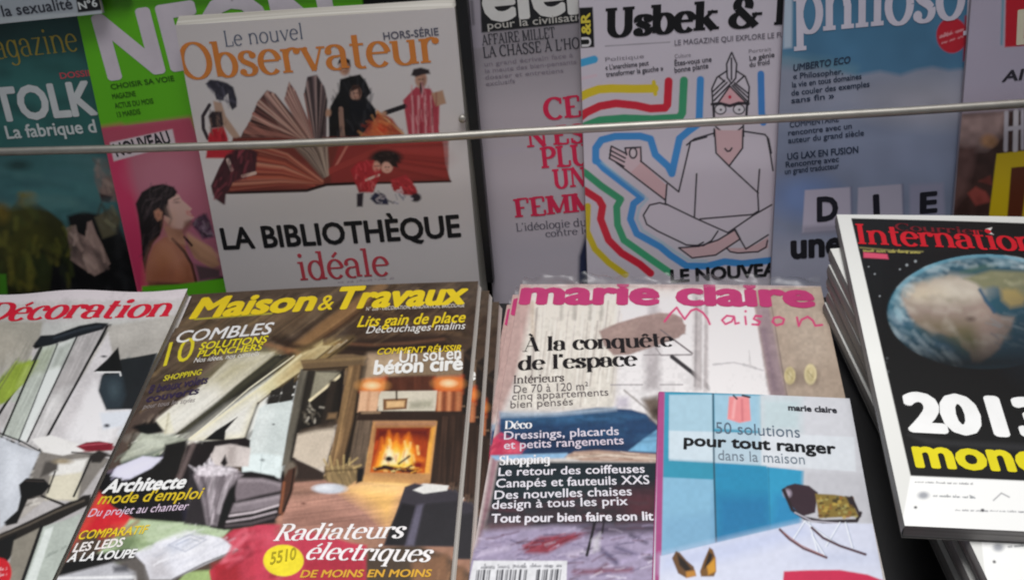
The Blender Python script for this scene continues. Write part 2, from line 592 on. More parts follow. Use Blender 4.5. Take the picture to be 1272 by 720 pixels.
class Mag:
    def __init__(self, name, O, u, v, w, h, T, label, group=None, gain=1.0, bend=None, step=1.15,
                 pages=None, spine='9a9a9a', cat='magazine', base_n=0.0, skew=0.0, tone=0.0, deep=(.5, 0.0), skewy=0.0):
        self.tone, self.deep, self.skewy = tone, deep, skewy
        self.skew = skew
        self.u, self.v = np.array(u), np.array(v)
        self.u /= np.linalg.norm(self.u)
        self.v -= self.u*(self.v@self.u)
        self.v /= np.linalg.norm(self.v)
        self.n = np.cross(self.u, self.v)
        self.w, self.h, self.T = w, h, T
        self.B = np.array(O)-self.v*h+self.n*base_n
        self.bend = bend or (lambda x, y: 0.0*x)
        self.gain = gain
        mw = Matrix.Identity(4)
        for i in range(3):
            mw[i][0], mw[i][1], mw[i][2], mw[i][3] = self.u[i], self.v[i], self.n[i], self.B[i]
        self.root = empty(name, mw)
        tag(self.root, label, cat, group)
        # cover sheet
        cs = [proj(self.B+self.u*a*w+self.v*b*h) for a, b in ((0, 0), (1, 0), (0, 1), (1, 1))]
        nu = int(max(math.dist(cs[0], cs[1]), math.dist(cs[2], cs[3]))/step)
        nv = int(max(math.dist(cs[0], cs[2]), math.dist(cs[1], cs[3]))/step)
        self.nu, self.nv = nu, nv
        gx, gy = np.meshgrid(np.linspace(0, w, nu+1), np.linspace(0, h, nv+1))
        gx, gy = gx.ravel(), gy.ravel()
        P = self.B+gx[:, None]*self.u+gy[:, None]*self.v
        px, py = proj(P)
        self.art = Art(px, py, gain)
        self.gx, self.gy = gx, gy
        self.block(pages or M_PAGES, spine)

    def block(self, pm, spine):
        """pages and spine, following the bend of the cover"""
        w, h, T = self.w-.0012, self.h-.0014, self.T
        nx, ny = 16, 20
        V, Fc = [], []
        for top in (1, 0):
            for j in range(ny+1):
                for i in range(nx+1):
                    x, y = .0002+w*i/nx, .0007+h*j/ny
                    z = self.bend(np.array(x), np.array(y))-.0003
                    V.append((x+(0 if top else self.skew*i/nx), y+(0 if top else self.skewy*j/ny), z if top else z-T+.0006))
        N = (nx+1)*(ny+1)
        q = lambda i, j: j*(nx+1)+i
        for j in range(ny):
            for i in range(nx):
                Fc.append((q(i, j), q(i+1, j), q(i+1, j+1), q(i, j+1)))
                Fc.append((N+q(i, j), N+q(i, j+1), N+q(i+1, j+1), N+q(i+1, j)))
        for i in range(nx):
            Fc.append((q(i, 0), N+q(i, 0), N+q(i+1, 0), q(i+1, 0)))
            Fc.append((q(i, ny), q(i+1, ny), N+q(i+1, ny), N+q(i, ny)))
        for j in range(ny):
            Fc.append((q(0, j), q(0, j+1), N+q(0, j+1), N+q(0, j)))
            Fc.append((q(nx, j), N+q(nx, j), N+q(nx, j+1), q(nx, j+1)))
        self.pages = mesh_obj('pages', V, Fc, pm, self.root)
        # rounded spine strip on the bound (left) side
        V, Fc = [], []
        k = 6
        for j in range(ny+1):
            y = self.h*j/ny
            z = float(self.bend(np.array(0.0), np.array(y)))
            for i in range(k+1):
                t = i/k
                V.append((.0004-.0011*math.sin(math.pi*t), y, z-.00005-(T-.0001)*t))
        for j in range(ny):
            for i in range(k):
                a = j*(k+1)+i
                Fc.append((a, a+1, a+k+2, a+k+1))
        self.spine = mesh_obj('spine', V, Fc, ink(spine), self.root, True)
        # back cover
        V, Fc = [], []
        for j in range(ny+1):
            for i in range(nx+1):
                x, y = self.w*i/nx, self.h*j/ny
                V.append((x, y, float(self.bend(np.array(x), np.array(y)))-T))
        for j in range(ny):
            for i in range(nx):
                Fc.append((q(i, j), q(i, j+1), q(i+1, j+1), q(i+1, j)))
        mesh_obj('back_cover', V, Fc, ink(spine), self.root, True)

    def finish(self):
        nu, nv = self.nu, self.nv
        z = self.bend(self.gx, self.gy)
        m = bpy.data.meshes.new('cover')
        co = np.stack([self.gx, self.gy, z], 1)
        a = (np.arange(nv)[:, None]*(nu+1)+np.arange(nu)[None, :]).ravel()
        f = np.stack([a, a+1, a+nu+2, a+nu+1], 1).ravel()
        m.vertices.add(len(co))
        m.vertices.foreach_set('co', co.ravel())
        m.loops.add(len(f))
        m.loops.foreach_set('vertex_index', f.astype(np.int32))
        m.polygons.add(len(a))
        m.polygons.foreach_set('loop_start', np.arange(0, len(f), 4, dtype=np.int32))
        m.polygons.foreach_set('loop_total', np.full(len(a), 4, dtype=np.int32))
        m.polygons.foreach_set('use_smooth', np.ones(len(a), bool))
        m.update()
        c = np.clip(self.art.c, 1e-4, 1)
        mx = c.max(1, keepdims=True)
        c = c*np.minimum(mx/self.deep[0], 1)**self.deep[1]
        c = c/(1+self.tone*c.max(1, keepdims=True))
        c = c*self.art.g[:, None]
        c = np.maximum(c*np.minimum(1, .84/c.max(1, keepdims=True)), .004)
        at = m.color_attributes.new('Col', 'FLOAT_COLOR', 'POINT')
        at.data.foreach_set('color', np.concatenate([c, np.ones((len(c), 1))], 1).astype(np.float32).ravel())
        m.materials.append(M_PRINT)
        o = bpy.data.objects.new('cover', m)
        COL.objects.link(o)
        o.parent = self.root
        return self

    def uv(self, x, y):
        d = ray(x, y)
        t = ((self.B-CAM)@self.n)/(d@self.n)
        p = CAM+d*t-self.B
        return np.array([p@self.u, p@self.v])

    def text(self, s, a, b, h, col, name='cover_line', font='sans', bold=0.0, shear=0.0, lift=.00025, **kw):
        """lettering printed on the cover: baseline from a to b, capitals h high"""
        if font == 'sans':
            V, Fc, Z = sans_mesh(s, bold)
        else:
            V, Fc, Z = serif_mesh(s, **kw)
        A, Bp = self.uv(*a), self.uv(*b)
        Xv = Bp-A
        L = np.linalg.norm(Xv)
        ex = Xv/L
        ey = np.array([-ex[1], ex[0]])
        mid = ((a[0]+b[0])/2, (a[1]+b[1])/2)
        # photograph direction of "up" on this cover at that place
        q0 = self.B+self.u*((A+Bp)/2)[0]+self.v*((A+Bp)/2)[1]
        q1 = q0+(self.u*ey[0]+self.v*ey[1])*.01
        p0, p1 = proj(q0), proj(q1)
        hm = h/max(math.dist(p0, p1), 1e-6)*.01
        sw = V[:, 0].max()
        P = A+np.outer(V[:, 0]/sw*L, ex)+np.outer(V[:, 1]*hm, ey)+np.outer(V[:, 1]*hm*shear, ex)
        m = .0012
        P[:, 0] = np.clip(P[:, 0], m*.2, self.w-m*.2)
        P[:, 1] = np.clip(P[:, 1], m*.2, self.h-m*.2)
        z = self.bend(P[:, 0], P[:, 1])+lift+Z
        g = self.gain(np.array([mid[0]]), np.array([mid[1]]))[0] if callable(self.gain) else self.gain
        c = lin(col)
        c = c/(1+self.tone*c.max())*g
        c = np.maximum(c*min(1, .84/c.max()), .004)
        return mesh_obj(name, np.column_stack([P, z]), Fc, ink(c), self.root)

# ------------------------------------------------------------------ the rack
POSE = {
    'deco': ((-0.55212, -0.07182, 0.86235), (0.9993, 0.0342, -0.01542), (-0.03127, 0.98639, 0.16139), 0.22, 0.29),
    'mt': ((-0.33376, -0.05841, 0.85157), (0.99898, 0.04508, 0.004), (-0.04521, 0.99011, 0.13284), 0.225, 0.292),
    'mc': ((-0.07781, -0.0395, 0.84438), (0.9993, -0.03515, -0.01253), (0.03648, 0.99085, 0.12998), 0.225, 0.285),
    'ci': ((0.15373, -0.04931, 0.90043), (0.99853, -0.0437, -0.03196), (0.04857, 0.98387, 0.17219), 0.215, 0.28),
    'obs': ((-0.3335, 0.02114, 1.04091), (0.99991, -0.00302, 0.01302), (-0.01269, 0.09202, 0.99568), 0.215, 0.275),
    'neon': ((-0.42028, 0.04486, 1.06747), (0.99983, 0.00225, 0.01832), (-0.01846, 0.12125, 0.99245), 0.228, 0.29),
    'tolk': ((-0.62745, 0.04916, 1.0495), (0.99968, 0.00308, 0.02513), (-0.02532, 0.12104, 0.99232), 0.22, 0.285),
    'elem': ((-0.11221, 0.03715, 1.06899), (0.99973, 0.00281, 0.02293), (-0.0231, 0.12163, 0.99231), 0.21, 0.29),
    'usbek': ((-0.02689, 0.02653, 1.04837), (1.0, -0.00025, -0.00205), (0.00206, 0.12187, 0.99254), 0.215, 0.285),
    'philo': ((0.12012, 0.02082, 1.06302), (0.99989, -0.00181, -0.01471), (0.01482, 0.12171, 0.99245), 0.21, 0.28),
    'last': ((0.24591, 0.01387, 1.05516), (0.99988, 0.00185, 0.01507), (-0.01519, 0.12215, 0.9924), 0.215, 0.28),
    'strip': ((-0.61649, 0.06509, 1.31815), (0.99897, 0.00565, 0.04499), (-0.04534, 0.12175, 0.99153), 0.21, 0.28),
    'book': ((0.02308, -0.16813, 0.8302), (0.99805, -0.06045, -0.01585), (0.062, 0.98962, 0.12962), 0.1211, 0.17),
}



def gain_front(x, y):  # inverse of the estimated light, put into the lying covers' colours
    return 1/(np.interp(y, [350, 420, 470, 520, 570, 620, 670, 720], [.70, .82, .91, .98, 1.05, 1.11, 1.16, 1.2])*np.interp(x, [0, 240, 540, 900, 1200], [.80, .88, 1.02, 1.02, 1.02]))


def gain_back(x, y):  # standing covers' colours raised to offset the weaker light on them
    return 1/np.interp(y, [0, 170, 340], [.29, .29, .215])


def box(V, F, x0, x1, y0, y1, z0, z1):
    b = len(V)
    V += [(x0, y0, z0), (x1, y0, z0), (x1, y1, z0), (x0, y1, z0), (x0, y0, z1), (x1, y0, z1), (x1, y1, z1), (x0, y1, z1)]
    F += [tuple(b+i for i in f) for f in ((0, 3, 2, 1), (4, 5, 6, 7), (0, 1, 5, 4), (1, 2, 6, 5), (2, 3, 7, 6), (3, 0, 4, 7))]


def bevel(o, w=.0008, seg=2):
    md = o.modifiers.new('bevel', 'BEVEL')
    md.width = w
    md.segments = seg
    md.limit_method = 'ANGLE'
    return o


def tube(pts, r, name, mat, parent, k=14):
    V, F = [], []
    P = [Vector(p) for p in pts]
    for i, p in enumerate(P):
        d = (P[min(i+1, len(P)-1)]-P[max(i-1, 0)]).normalized()
        a = d.cross(Vector((0, 0, 1))).normalized()
        b = a.cross(d)
        for j in range(k):
            t = 2*math.pi*j/k
            V.append(p+a*r*math.cos(t)+b*r*math.sin(t))
    for i in range(len(P)-1):
        for j in range(k):
            F.append((i*k+j, i*k+(j+1) % k, (i+1)*k+(j+1) % k, (i+1)*k+j))
    F.append(tuple(range(k-1, -1, -1)))
    F.append(tuple((len(P)-1)*k+j for j in range(k)))
    return mesh_obj(name, V, F, mat, parent, True)


rack = empty('magazine_rack', Matrix.Translation((0, 0, .70)))
tag(rack, 'black magazine rack with sloping shelf and thin steel rail across the upright covers', 'rack')
rack_parts = []


def rack_part(name, V, F, mat, bev=.001):
    V = [(x, y, z-.70) for x, y, z in V]
    o = mesh_obj(name, V, F, mat, rack)
    if bev:
        bevel(o, bev)
    return o


def slab(x0, x1, pts, th):
    """a board: profile line pts (y, z) given thickness, swept along x"""
    V, F = [], []
    (ya, za), (yb, zb) = pts
    L = math.hypot(yb-ya, zb-za)
    ny, nz = -(zb-za)/L*th, (yb-ya)/L*th
    for x in (x0, x1):
        V += [(x, ya, za), (x, yb, zb), (x, yb-ny, zb-nz), (x, ya-ny, za-nz)]
    F += [(0, 1, 2, 3), (7, 6, 5, 4), (0, 4, 5, 1), (1, 5, 6, 2), (2, 6, 7, 3), (3, 7, 4, 0)]
    return V, F


SH_T = math.tan(math.radians(7.55))


def shelf_z(y):
    return .8245+(y+.05)*SH_T


rack_part('shelf', *slab(-.95, .95, ((-.47, shelf_z(-.47)), (-.036, shelf_z(-.036))), .018), M_DARK)
rack_part('slot_floor', *slab(-.95, .95, ((-.0335, .7600), (.0955, .7600)), .012), M_DARK)
rack_part('slot_front', *slab(-.95, .95, ((-.036, .7485), (-.036, shelf_z(-.036)-.021)), .004), M_DARK)
rack_part('back_panel', *slab(-.95, .95, ((.062, .764), (.062+.62*math.tan(math.radians(7)), 1.384)), -.012), M_DARK)
rack_part('upper_ledge', *slab(-.95, -.372, ((.036, 1.0665), (.094, 1.0665)), .006), M_DARK)

# thin steel rail, slightly bowed, in front of the standing magazines
pts = []
for px, py in ((-330, 199), (-120, 193), (0, 188.5), (170, 184.5), (340, 179.5), (450, 175), (560, 169.5), (640, 164.5), (800, 156), (960, 147.5), (1120, 138.5), (1272, 128.5), (1450, 116), (1640, 102)):
    d = ray(px, py)
    # plane in front of the covers, leaning back 7 degrees
    t7 = math.tan(math.radians(7))
    t = ((-.0135-CAM[1])-(.95-CAM[2])*(-t7)*-1)/(d[1]-d[2]*t7)
    p = CAM+d*t
    pts.append((p[0], p[1], p[2]-.70))
tube(pts, .0032, 'rail', M_STEEL, rack)

# black divider strip between two of the standing magazines, with its little screw
nb = np.array([0, -math.cos(math.radians(7)), math.sin(math.radians(7))])


def on_back(x, y, off):
    """point of the line of sight on the leaning plane y = off + (z - 1.04) tan 7"""
    t7 = math.tan(math.radians(7))
    d = ray(x, y)
    t = (off+(CAM[2]-1.04)*t7-CAM[1])/(d[1]-d[2]*t7)
    return CAM+d*t


q = [on_back(*c, .0215) for c in ((563.5, -14), (578.5, -14), (604.5, 352), (613, 352))]
V = [tuple(p-np.array((0, 0, .70))) for p in q]+[tuple(p-np.array((0, 0, .70))-nb*.012) for p in q]
divider = mesh_obj('divider', V, [(0, 2, 3, 1), (4, 5, 7, 6), (0, 4, 6, 2), (1, 3, 7, 5), (0, 1, 5, 4), (2, 6, 7, 3)], M_STRIP, rack)
bevel(divider, .001)
p = on_back(574.5, 148, .0200)-np.array((0, 0, .70))
V, F = [], []
for k, (r, o) in enumerate(((.0031, -.002), (.0031, .0006), (.0024, .0016), (.0008, .0019))):
    for j in range(16):
        t = 2*math.pi*j/16
        V.append(tuple(p+np.array((1, 0, 0))*r*math.cos(t)+np.cross(nb, (1, 0, 0))*r*math.sin(t)+nb*o))
for k in range(3):
    for j in range(16):
        F.append((k*16+j, k*16+(j+1) % 16, (k+1)*16+(j+1) % 16, (k+1)*16+j))
F.append(tuple(48+j for j in range(16)))
mesh_obj('screw', V, F, M_STEEL, divider, True)


def make(name, key, T, label, **kw):
    O, u, v, w, h = POSE[key]
    return Mag(name, O, u, v, w, h, T, label, **kw)


def wave(a, b=0.0, c=0.0, w=.22, h=.29):
    """gentle bow of a paper cover: a across, b along, c curling at the right edge"""
    return lambda x, y: a*np.sin(np.pi*np.clip(x/w, 0, 1))+b*np.sin(np.pi*np.clip(y/h, 0, 1))+c*np.clip(x/w, 0, 1)**6


# ================================================================== standing row
# ---- teal cover, far left
m = make('magazine', 'tolk', .005, 'teal magazine at far left of standing row, white capitals under a gold script title',
         gain=gain_back, tone=1.9, bend=wave(.001), spine='183230')
A = m.art
A.fill('1c3736')
A.poly([(-300, 20), (210, 0), (210, 60), (-300, 75)], '193232', 30)
A.poly([(-300, 70), (210, 55), (210, 190), (-300, 200)], '214846', 30)
A.poly([(-300, 195), (210, 185), (210, 300), (-300, 300)], '2a4648', 20)
A.ell(60, 225, 70, 45, '2e5456', 40, .8)
A.ell(20, 100, 40, 25, '26504e', 30, .7)
A.noise(40, .18, 3)
A.poly([(-300, 260), (-30, 262), (0, 250), (14, 258), (30, 240), (44, 250), (62, 262), (78, 275), (86, 292), (92, 330), (98, 380), (-300, 400)], '25260f', 4, 1, '14150a')
A.ell(35, 247, 12, 9, '6a5a1c', 8, .8)
A.ell(4, 262, 9, 14, '5a4a18', 8, .7)
A.ell(30, 300, 26, 40, '30300f', 26, .9)
A.ell(50, 330, 20, 22, '1c2210', 20, .8)
A.noise(9, .25, 9, sub=[(-300, 245), (90, 245), (98, 380), (-300, 400)])
A.poly([(60, 380), (66, 330), (90, 296), (84, 268), (104, 262), (140, 270), (180, 340), (200, 430), (60, 430)], '0a0a0b', 5)
A.poly([(116, 196), (136, 196), (146, 250), (128, 250), (118, 225)], '584844', 4)
A.poly([(124, 240), (140, 244), (136, 252), (126, 250)], '241a1a', 3)
A.poly([(118, 270), (140, 256), (150, 272), (146, 290), (128, 296)], '3e3a2c', 4)
A.poly([(83, 283), (90, 280), (97, 289), (107, 294), (109, 276), (114, 274), (120, 290), (127, 303), (137, 327), (130, 336), (118, 342), (104, 333), (88, 322), (88, 303)], '75615b', 3)
A.ell(112, 318, 14, 12, '86706a', 10, .7)
A.clutter([(-60, 262), (30, 242), (86, 280), (92, 350), (-60, 360)], 90, ('4a4a1c', '2c3214', '1c2410', '3c3a18', '54501e', '141a0c'), 20, 6, 75, 34, 40, 5, .6)
A.clutter([(-60, 195), (140, 190), (140, 262), (-60, 250)], 50, ('36585a', '223e42', '2c4c50', '40605e'), 60, 9, 4, 35, 14, 9, .5)
A.clutter([(-60, 70), (100, 60), (118, 110), (-60, 190)], 30, ('1c3c3c', '2a5654', '163030'), 60, 12, 10, 36, 20, 12, .5)
A.clutter([(66, 300), (160, 290), (200, 380), (66, 380)], 26, ('141416', '060607', '1e1e20'), 40, 8, 60, 37, 30, 6, .6)
A.clutter([(86, 290), (112, 280), (134, 328), (116, 340), (90, 318)], 26, ('8c766e', '5c4a46', '9a857c', '4a3c3a'), 20, 4, 70, 38, 30, 3, .6)
A.clutter([(118, 198), (140, 200), (146, 250), (124, 240)], 12, ('6c5a54', '3c302e', '7c6a62'), 14, 4, 70, 39, 40, 3, .6)
A.clutter([(120, 256), (150, 256), (146, 292), (126, 290)], 14, ('5c5a44', '24241c', '48463a'), 16, 4, 60, 40, 50, 3, .6)
A.shade([(-300, -20), (230, -20), (230, 420), (-300, 420)], .82, 4)
A.poly([(0, 340), (8, 340), (10, 366), (0, 366)], '2c5a14', 3)
A.ell(24, 205, 14, 6, '10201f', 7, .8)
m.text('magazine', (-29, 76), (99, 63), 33, '8a7a34', 'masthead', 'serif', thick=.09, thin=.035, sl=.05)
m.text('DOSSIER', (76, 98), (124, 93), 7.5, 'a8404c', 'tag_line', bold=.02)
m.text('TOLK', (-2, 150), (122, 141), 40, 'b4b8bc', 'headline', bold=.045)
m.text('La fabrique d', (10, 172), (121, 164), 16, 'aab0b2', 'subtitle', bold=.025)
m.finish()

# ---- green and pink cover
m = make('magazine', 'neon', .004, 'lime green magazine with pink photo of a dark-haired woman in profile',
         gain=gain_back, tone=1.9, bend=wave(.001, .0008), spine='4a8a10', deep=(.3, .15))
A = m.art
A.fill('478a12')
A.poly([(80, -40), (520, -60), (520, 4), (80, 12)], '35690f', 8)
A.noise(60, .08, 2)
A.poly([(122, 160), (236, 146), (320, 330), (280, 346), (168, 364)], '8c4a58', 2, 1, '744656')
A.poly([(122, 160), (150, 156), (182, 300), (186, 364), (168, 364)], '9c2c4c', 14)
A.poly([(124, 160), (240, 145), (246, 176), (130, 190)], '8a3a4c', 10)
A.ell(205, 215, 40, 30, '94606e', 30, .6)
A.at(0, 180, 3.79)
A.poly([(690, 640), (690, 560), (725, 470), (780, 430), (860, 440), (890, 520), (925, 660)], '74483a', 2.5)
A.ell(770, 530, 50, 60, '8a5a40', 12, .7)
A.ell(860, 600, 40, 50, '82503a', 10, .7)
A.poly([(775, 380), (860, 395), (880, 470), (800, 450)], '84604e', 3)
A.poly([(885, 420), (1000, 480), (1040, 560), (1000, 580), (920, 530), (890, 470)], '86634e', 3)
A.poly([(920, 560), (1040, 580), (1040, 620), (940, 640)], '3a2c30', 5)
A.poly([(700, 640), (930, 650), (1060, 610), (1060, 640), (700, 680)], '251a1c', 4)
A.line([(815, 440), (870, 500), (905, 560), (925, 640)], 14, '1c1216')
A.line([(870, 430), (905, 470)], 12, '1c1216')
A.poly([(905, 370), (940, 330), (975, 320), (1000, 380), (1010, 430), (960, 440)], '2a2030', 4, .9)
A.ell(960, 390, 14, 12, '6c5868', 4)
A.ell(985, 420, 10, 12, '5c4858', 4)
A.poly([(785, 270), (810, 225), (845, 232), (862, 262), (903, 298), (893, 310), (915, 338), (885, 366), (862, 392), (815, 392), (775, 350)], 'a88880', 2.5)
A.ell(805, 350, 30, 40, '84604e', 10, .6)
A.poly([(865, 355), (900, 345), (905, 375), (870, 400)], '4a3028', 6, .8)
A.ell(888, 310, 10, 8, '8a4a48', 3)
A.poly([(640, 275), (670, 220), (720, 190), (770, 181), (820, 195), (838, 218), (828, 238), (795, 258), (790, 290), (810, 345), (775, 330), (770, 380), (755, 425), (720, 465), (700, 520), (685, 600), (672, 540), (665, 430), (652, 330)], '161113', 2.5)
A.clutter([(650, 290), (700, 215), (770, 190), (830, 215), (790, 260), (760, 330), (740, 430), (700, 500), (680, 540), (668, 420)], 60, ('2c2426', '0c090a', '3a3032', '1a1416'), 70, 5, 110, 31, 26, 3, .7)
A.clutter([(700, 215), (770, 188), (830, 215), (780, 250), (700, 270)], 26, ('403638', '0e0a0c', '2a2224'), 60, 5, 150, 32, 30, 3, .6)
A.poly([(730, 312), (748, 300), (766, 316), (762, 344), (746, 354), (734, 336)], '9a6c58', 4)
A.ell(748, 328, 8, 13, '5a382c', 5, .8)
A.line([(790, 262), (796, 296), (812, 342), (800, 372)], 9, '1c1416', 4, .8)
A.ell(835, 268, 12, 5, '3a2624', 4, .9)
A.line([(822, 256), (846, 250)], 4, '2a1c1a', 3, .9)
A.poly([(862, 262), (903, 298), (893, 310), (876, 306)], 'b4948a', 4, .7)
A.line([(884, 322), (908, 332)], 6, '8a4040', 3, .9)
A.poly([(800, 300), (850, 300), (880, 340), (850, 380), (815, 370)], 'b49488', 16, .5)
A.poly([(815, 392), (862, 392), (885, 366), (878, 420), (840, 430)], '5c3c30', 12, .8)
A.poly([(775, 350), (815, 392), (860, 440), (820, 440), (775, 410)], '7c5646', 12, .7)
A.poly([(690, 560), (725, 470), (780, 434), (800, 470), (740, 520), (715, 640), (690, 640)], '8c5c48', 16, .6)
A.poly([(760, 460), (820, 450), (860, 520), (880, 600), (820, 560)], 'a0705a', 20, .5)
A.poly([(700, 600), (780, 560), (840, 640), (700, 660)], '6c3e28', 22, .7)
A.poly([(860, 560), (900, 560), (925, 650), (860, 655)], '5c3422', 14, .7)
A.line([(890, 420), (960, 470), (1030, 520)], 14, 'a07a64', 7, .7)
A.line([(890, 470), (940, 530), (1030, 575)], 12, '5c4034', 7, .7)
A.clutter([(900, 360), (970, 320), (1010, 420), (960, 450)], 26, ('1a1418', '4c4048', '6c5c66', '0e0c10'), 26, 6, 60, 33, 60, 3, .8)
A.poly([(670, 664), (840, 655), (1060, 625), (1200, 610), (1200, 900), (670, 900)], '3f7d14', 2.5)
A.at(0, 0, 1)
A.poly([(137, 177), (215, 160), (219, 179), (142, 200)], 'b0a4aa', 2)
m.text('NEON', (134.5, 97), (424, 55), 76, 'b2aab4', 'masthead', bold=.05)
for s, a, b in (('CHOISIR SA VOIE', (139, 111), (218, 100)), ('MAGAZINE', (141, 123), (170, 119)), ('ACTUS DU MOIS', (144, 134.5), (192, 128)), ('13 MARDIS', (147, 145.5), (176, 141))):
    m.text(s, a, b, 6.5, '1c3a0c', 'cover_line', bold=.02)
m.text('NOUVEAU', (146, 194), (214, 177), 16, '18181c', 'badge_text', bold=.03)
m.finish()

# ---- thick white special issue
m = make('magazine', 'obs', .0105, 'thick white magazine with orange title and giant open red book among small figures',
         gain=gain_back, tone=1.9, bend=wave(.0012, .0006, -.002, .215, .275), spine='b0aab0', deep=(.37, .32), skew=.0055, skewy=.006, pages=M_PAGES_WHITE)
A = m.art
A.fill('a6a1a1')
A.noise(70, .04, 2)
A.at(210, 0, 3.26)
A.poly([(290, 560), (300, 535), (330, 490), (360, 412), (398, 364), (432, 378), (500, 460), (565, 560)], '3e2626', 2.2)
A.poly([(385, 385), (400, 372), (430, 390), (530, 555), (470, 555)], '7c625e', 2.5)
A.line([(330, 500), (420, 560)], 16, '8c5a50')
A.line([(345, 460), (480, 560)], 14, '8a5c54')
A.line([(310, 530), (370, 562)], 12, '8c6258')
A.poly([(470, 400), (488, 330), (512, 365), (600, 555), (545, 555)], '5c3c38', 2.2)
A.poly([(482, 390), (492, 350), (520, 410), (560, 500)], '8a6a62', 2)
A.poly([(550, 375), (562, 310), (600, 302), (630, 350), (642, 400), (640, 560), (585, 560)], '473a3c', 2.2)
A.line([(568, 330), (605, 540)], 9, '6c5a58')
A.line([(600, 320), (625, 540)], 9, '35292a')
A.line([(552, 380), (580, 530)], 10, '6a4640')
# orange-red skirt and book edge
A.poly([(680, 620), (770, 545), (845, 448), (905, 480), (960, 560), (1015, 640), (700, 640)], '7d3a2c', 3)
A.poly([(800, 560), (850, 470), (890, 500), (930, 580)], '9a5030', 8, .9)
A.line([(770, 552), (845, 450), (950, 540)], 8, 'a07a58')
A.ell(860, 520, 22, 20, 'a8281c', 7, .8)
# figures behind
A.poly([(648, 470), (655, 430), (690, 370), (694, 320), (735, 308), (775, 300), (800, 330), (820, 375), (800, 395), (828, 428), (842, 470), (775, 552), (680, 560), (650, 560)], '151517', 2.2)
A.line([(697, 440), (705, 555)], 20, '6e564c')
A.ell(645, 455, 13, 16, '8a6a58', 3)
A.ell(712, 272, 23, 33, '8e6c5a', 3)
A.poly([(684, 262), (690, 240), (712, 232), (734, 242), (738, 272), (725, 255), (700, 252)], '1a1516', 2)
A.ell(757, 376, 22, 27, '927062', 3)
A.poly([(735, 372), (742, 345), (770, 342), (782, 375), (772, 395), (765, 360)], '33211c', 2.5)
A.poly([(735, 405), (790, 400), (838, 440), (838, 475), (790, 530), (760, 560), (725, 560), (730, 470)], '12131a', 2.5)
# figure in the red toga
A.poly([(948, 405), (1000, 352), (1058, 360), (1095, 425), (1092, 520), (1104, 640), (985, 640), (965, 520)], '86303c', 2.4)
for x0, x1 in ((985, 990), (1010, 1010), (1035, 1040), (1060, 1068)):
    A.line([(x0, 390), (x1, 540)], 9, '9c6a6e')
A.line([(880, 455), (955, 430)], 20, '221f24')
A.ell(872, 458, 10, 9, '8a6a58', 3)
A.ell(1020, 322, 24, 36, '8c6a5a', 3)
A.poly([(980, 305), (990, 280), (1020, 274), (1052, 283), (1058, 300), (1030, 302), (1000, 312)], '2a2326', 2.4)
A.line([(1022, 340), (1022, 375)], 14, '241c20')
A.poly([(1062, 378), (1108, 366), (1122, 420), (1080, 432)], '8a6c58', 2.4)
# figure with plumed hat at the left
A.line([(165, 425), (138, 470), (140, 520), (158, 560)], 15, '30292e')
A.poly([(180, 408), (214, 415), (232, 470), (268, 520), (292, 556), (265, 562), (222, 510), (190, 470)], '8a7264', 2.4)
A.poly([(160, 470), (175, 450), (215, 452), (222, 515), (172, 520)], '2a2226', 2.4)
A.poly([(148, 340), (168, 322), (200, 325), (236, 335), (262, 352), (276, 400), (276, 432), (258, 445), (246, 425), (240, 380), (226, 392), (222, 408), (192, 402), (186, 372)], '2c2a34', 2.2)
A.poly([(162, 545), (175, 520), (222, 512), (240, 560), (244, 640), (150, 640)], '8c1a24', 2.4)
A.line([(285, 562), (340, 560), (480, 565)], 14, '3a2a28')
# the big open book
A.at(210, 180, 3.26)
A.poly([(186, 212), (174, 165), (205, 95), (250, 10), (260, -30), (1100, -40), (1110, 0), (1118, 80), (1142, 150), (1090, 150), (770, 158), (640, 162), (560, 186), (250, 196)], '58251f', 2.2)
A.poly([(250, 60), (370, 30), (560, 80), (620, 145), (560, 175), (300, 150)], '6b3028', 8)
A.line([(370, 35), (500, 75), (600, 145)], 10, '8c5a48')
A.line([(330, 70), (470, 105), (590, 155)], 9, '7a4034')
A.line([(250, 120), (420, 130), (590, 162)], 9, '7f3a30')
A.poly([(480, -20), (560, -30), (640, -30), (652, 110), (625, 135), (560, 60)], '5b4c44', 4)
A.line([(560, -20), (625, 120)], 8, '3c2c28')
A.poly([(655, 110), (700, -30), (1100, -40), (1112, 60), (1128, 138), (900, 148), (660, 150)], '6a2422', 4)
A.line([(668, 100), (735, -20)], 10, '8c5248')
A.ell(960, 60, 110, 40, '7a2c26', 25, .6)
A.line([(250, 192), (560, 182), (640, 158), (780, 152)], 11, '26100e')
A.line([(780, 152), (1138, 148)], 7, '2c1412')
A.poly([(184, 215), (172, 165), (206, 90), (240, 30), (300, 0), (360, 30), (352, 115), (300, 135), (260, 150), (232, 200), (228, 240), (220, 240)], '38191f', 2.6)
A.line([(240, 60), (255, 100)], 14, 'a08a84')
A.line([(300, 125), (350, 112)], 13, 'a48c82')
A.line([(248, 142), (320, 128)], 12, '862a28')
A.ell(235, 20, 22, 14, '8a1f28', 6)
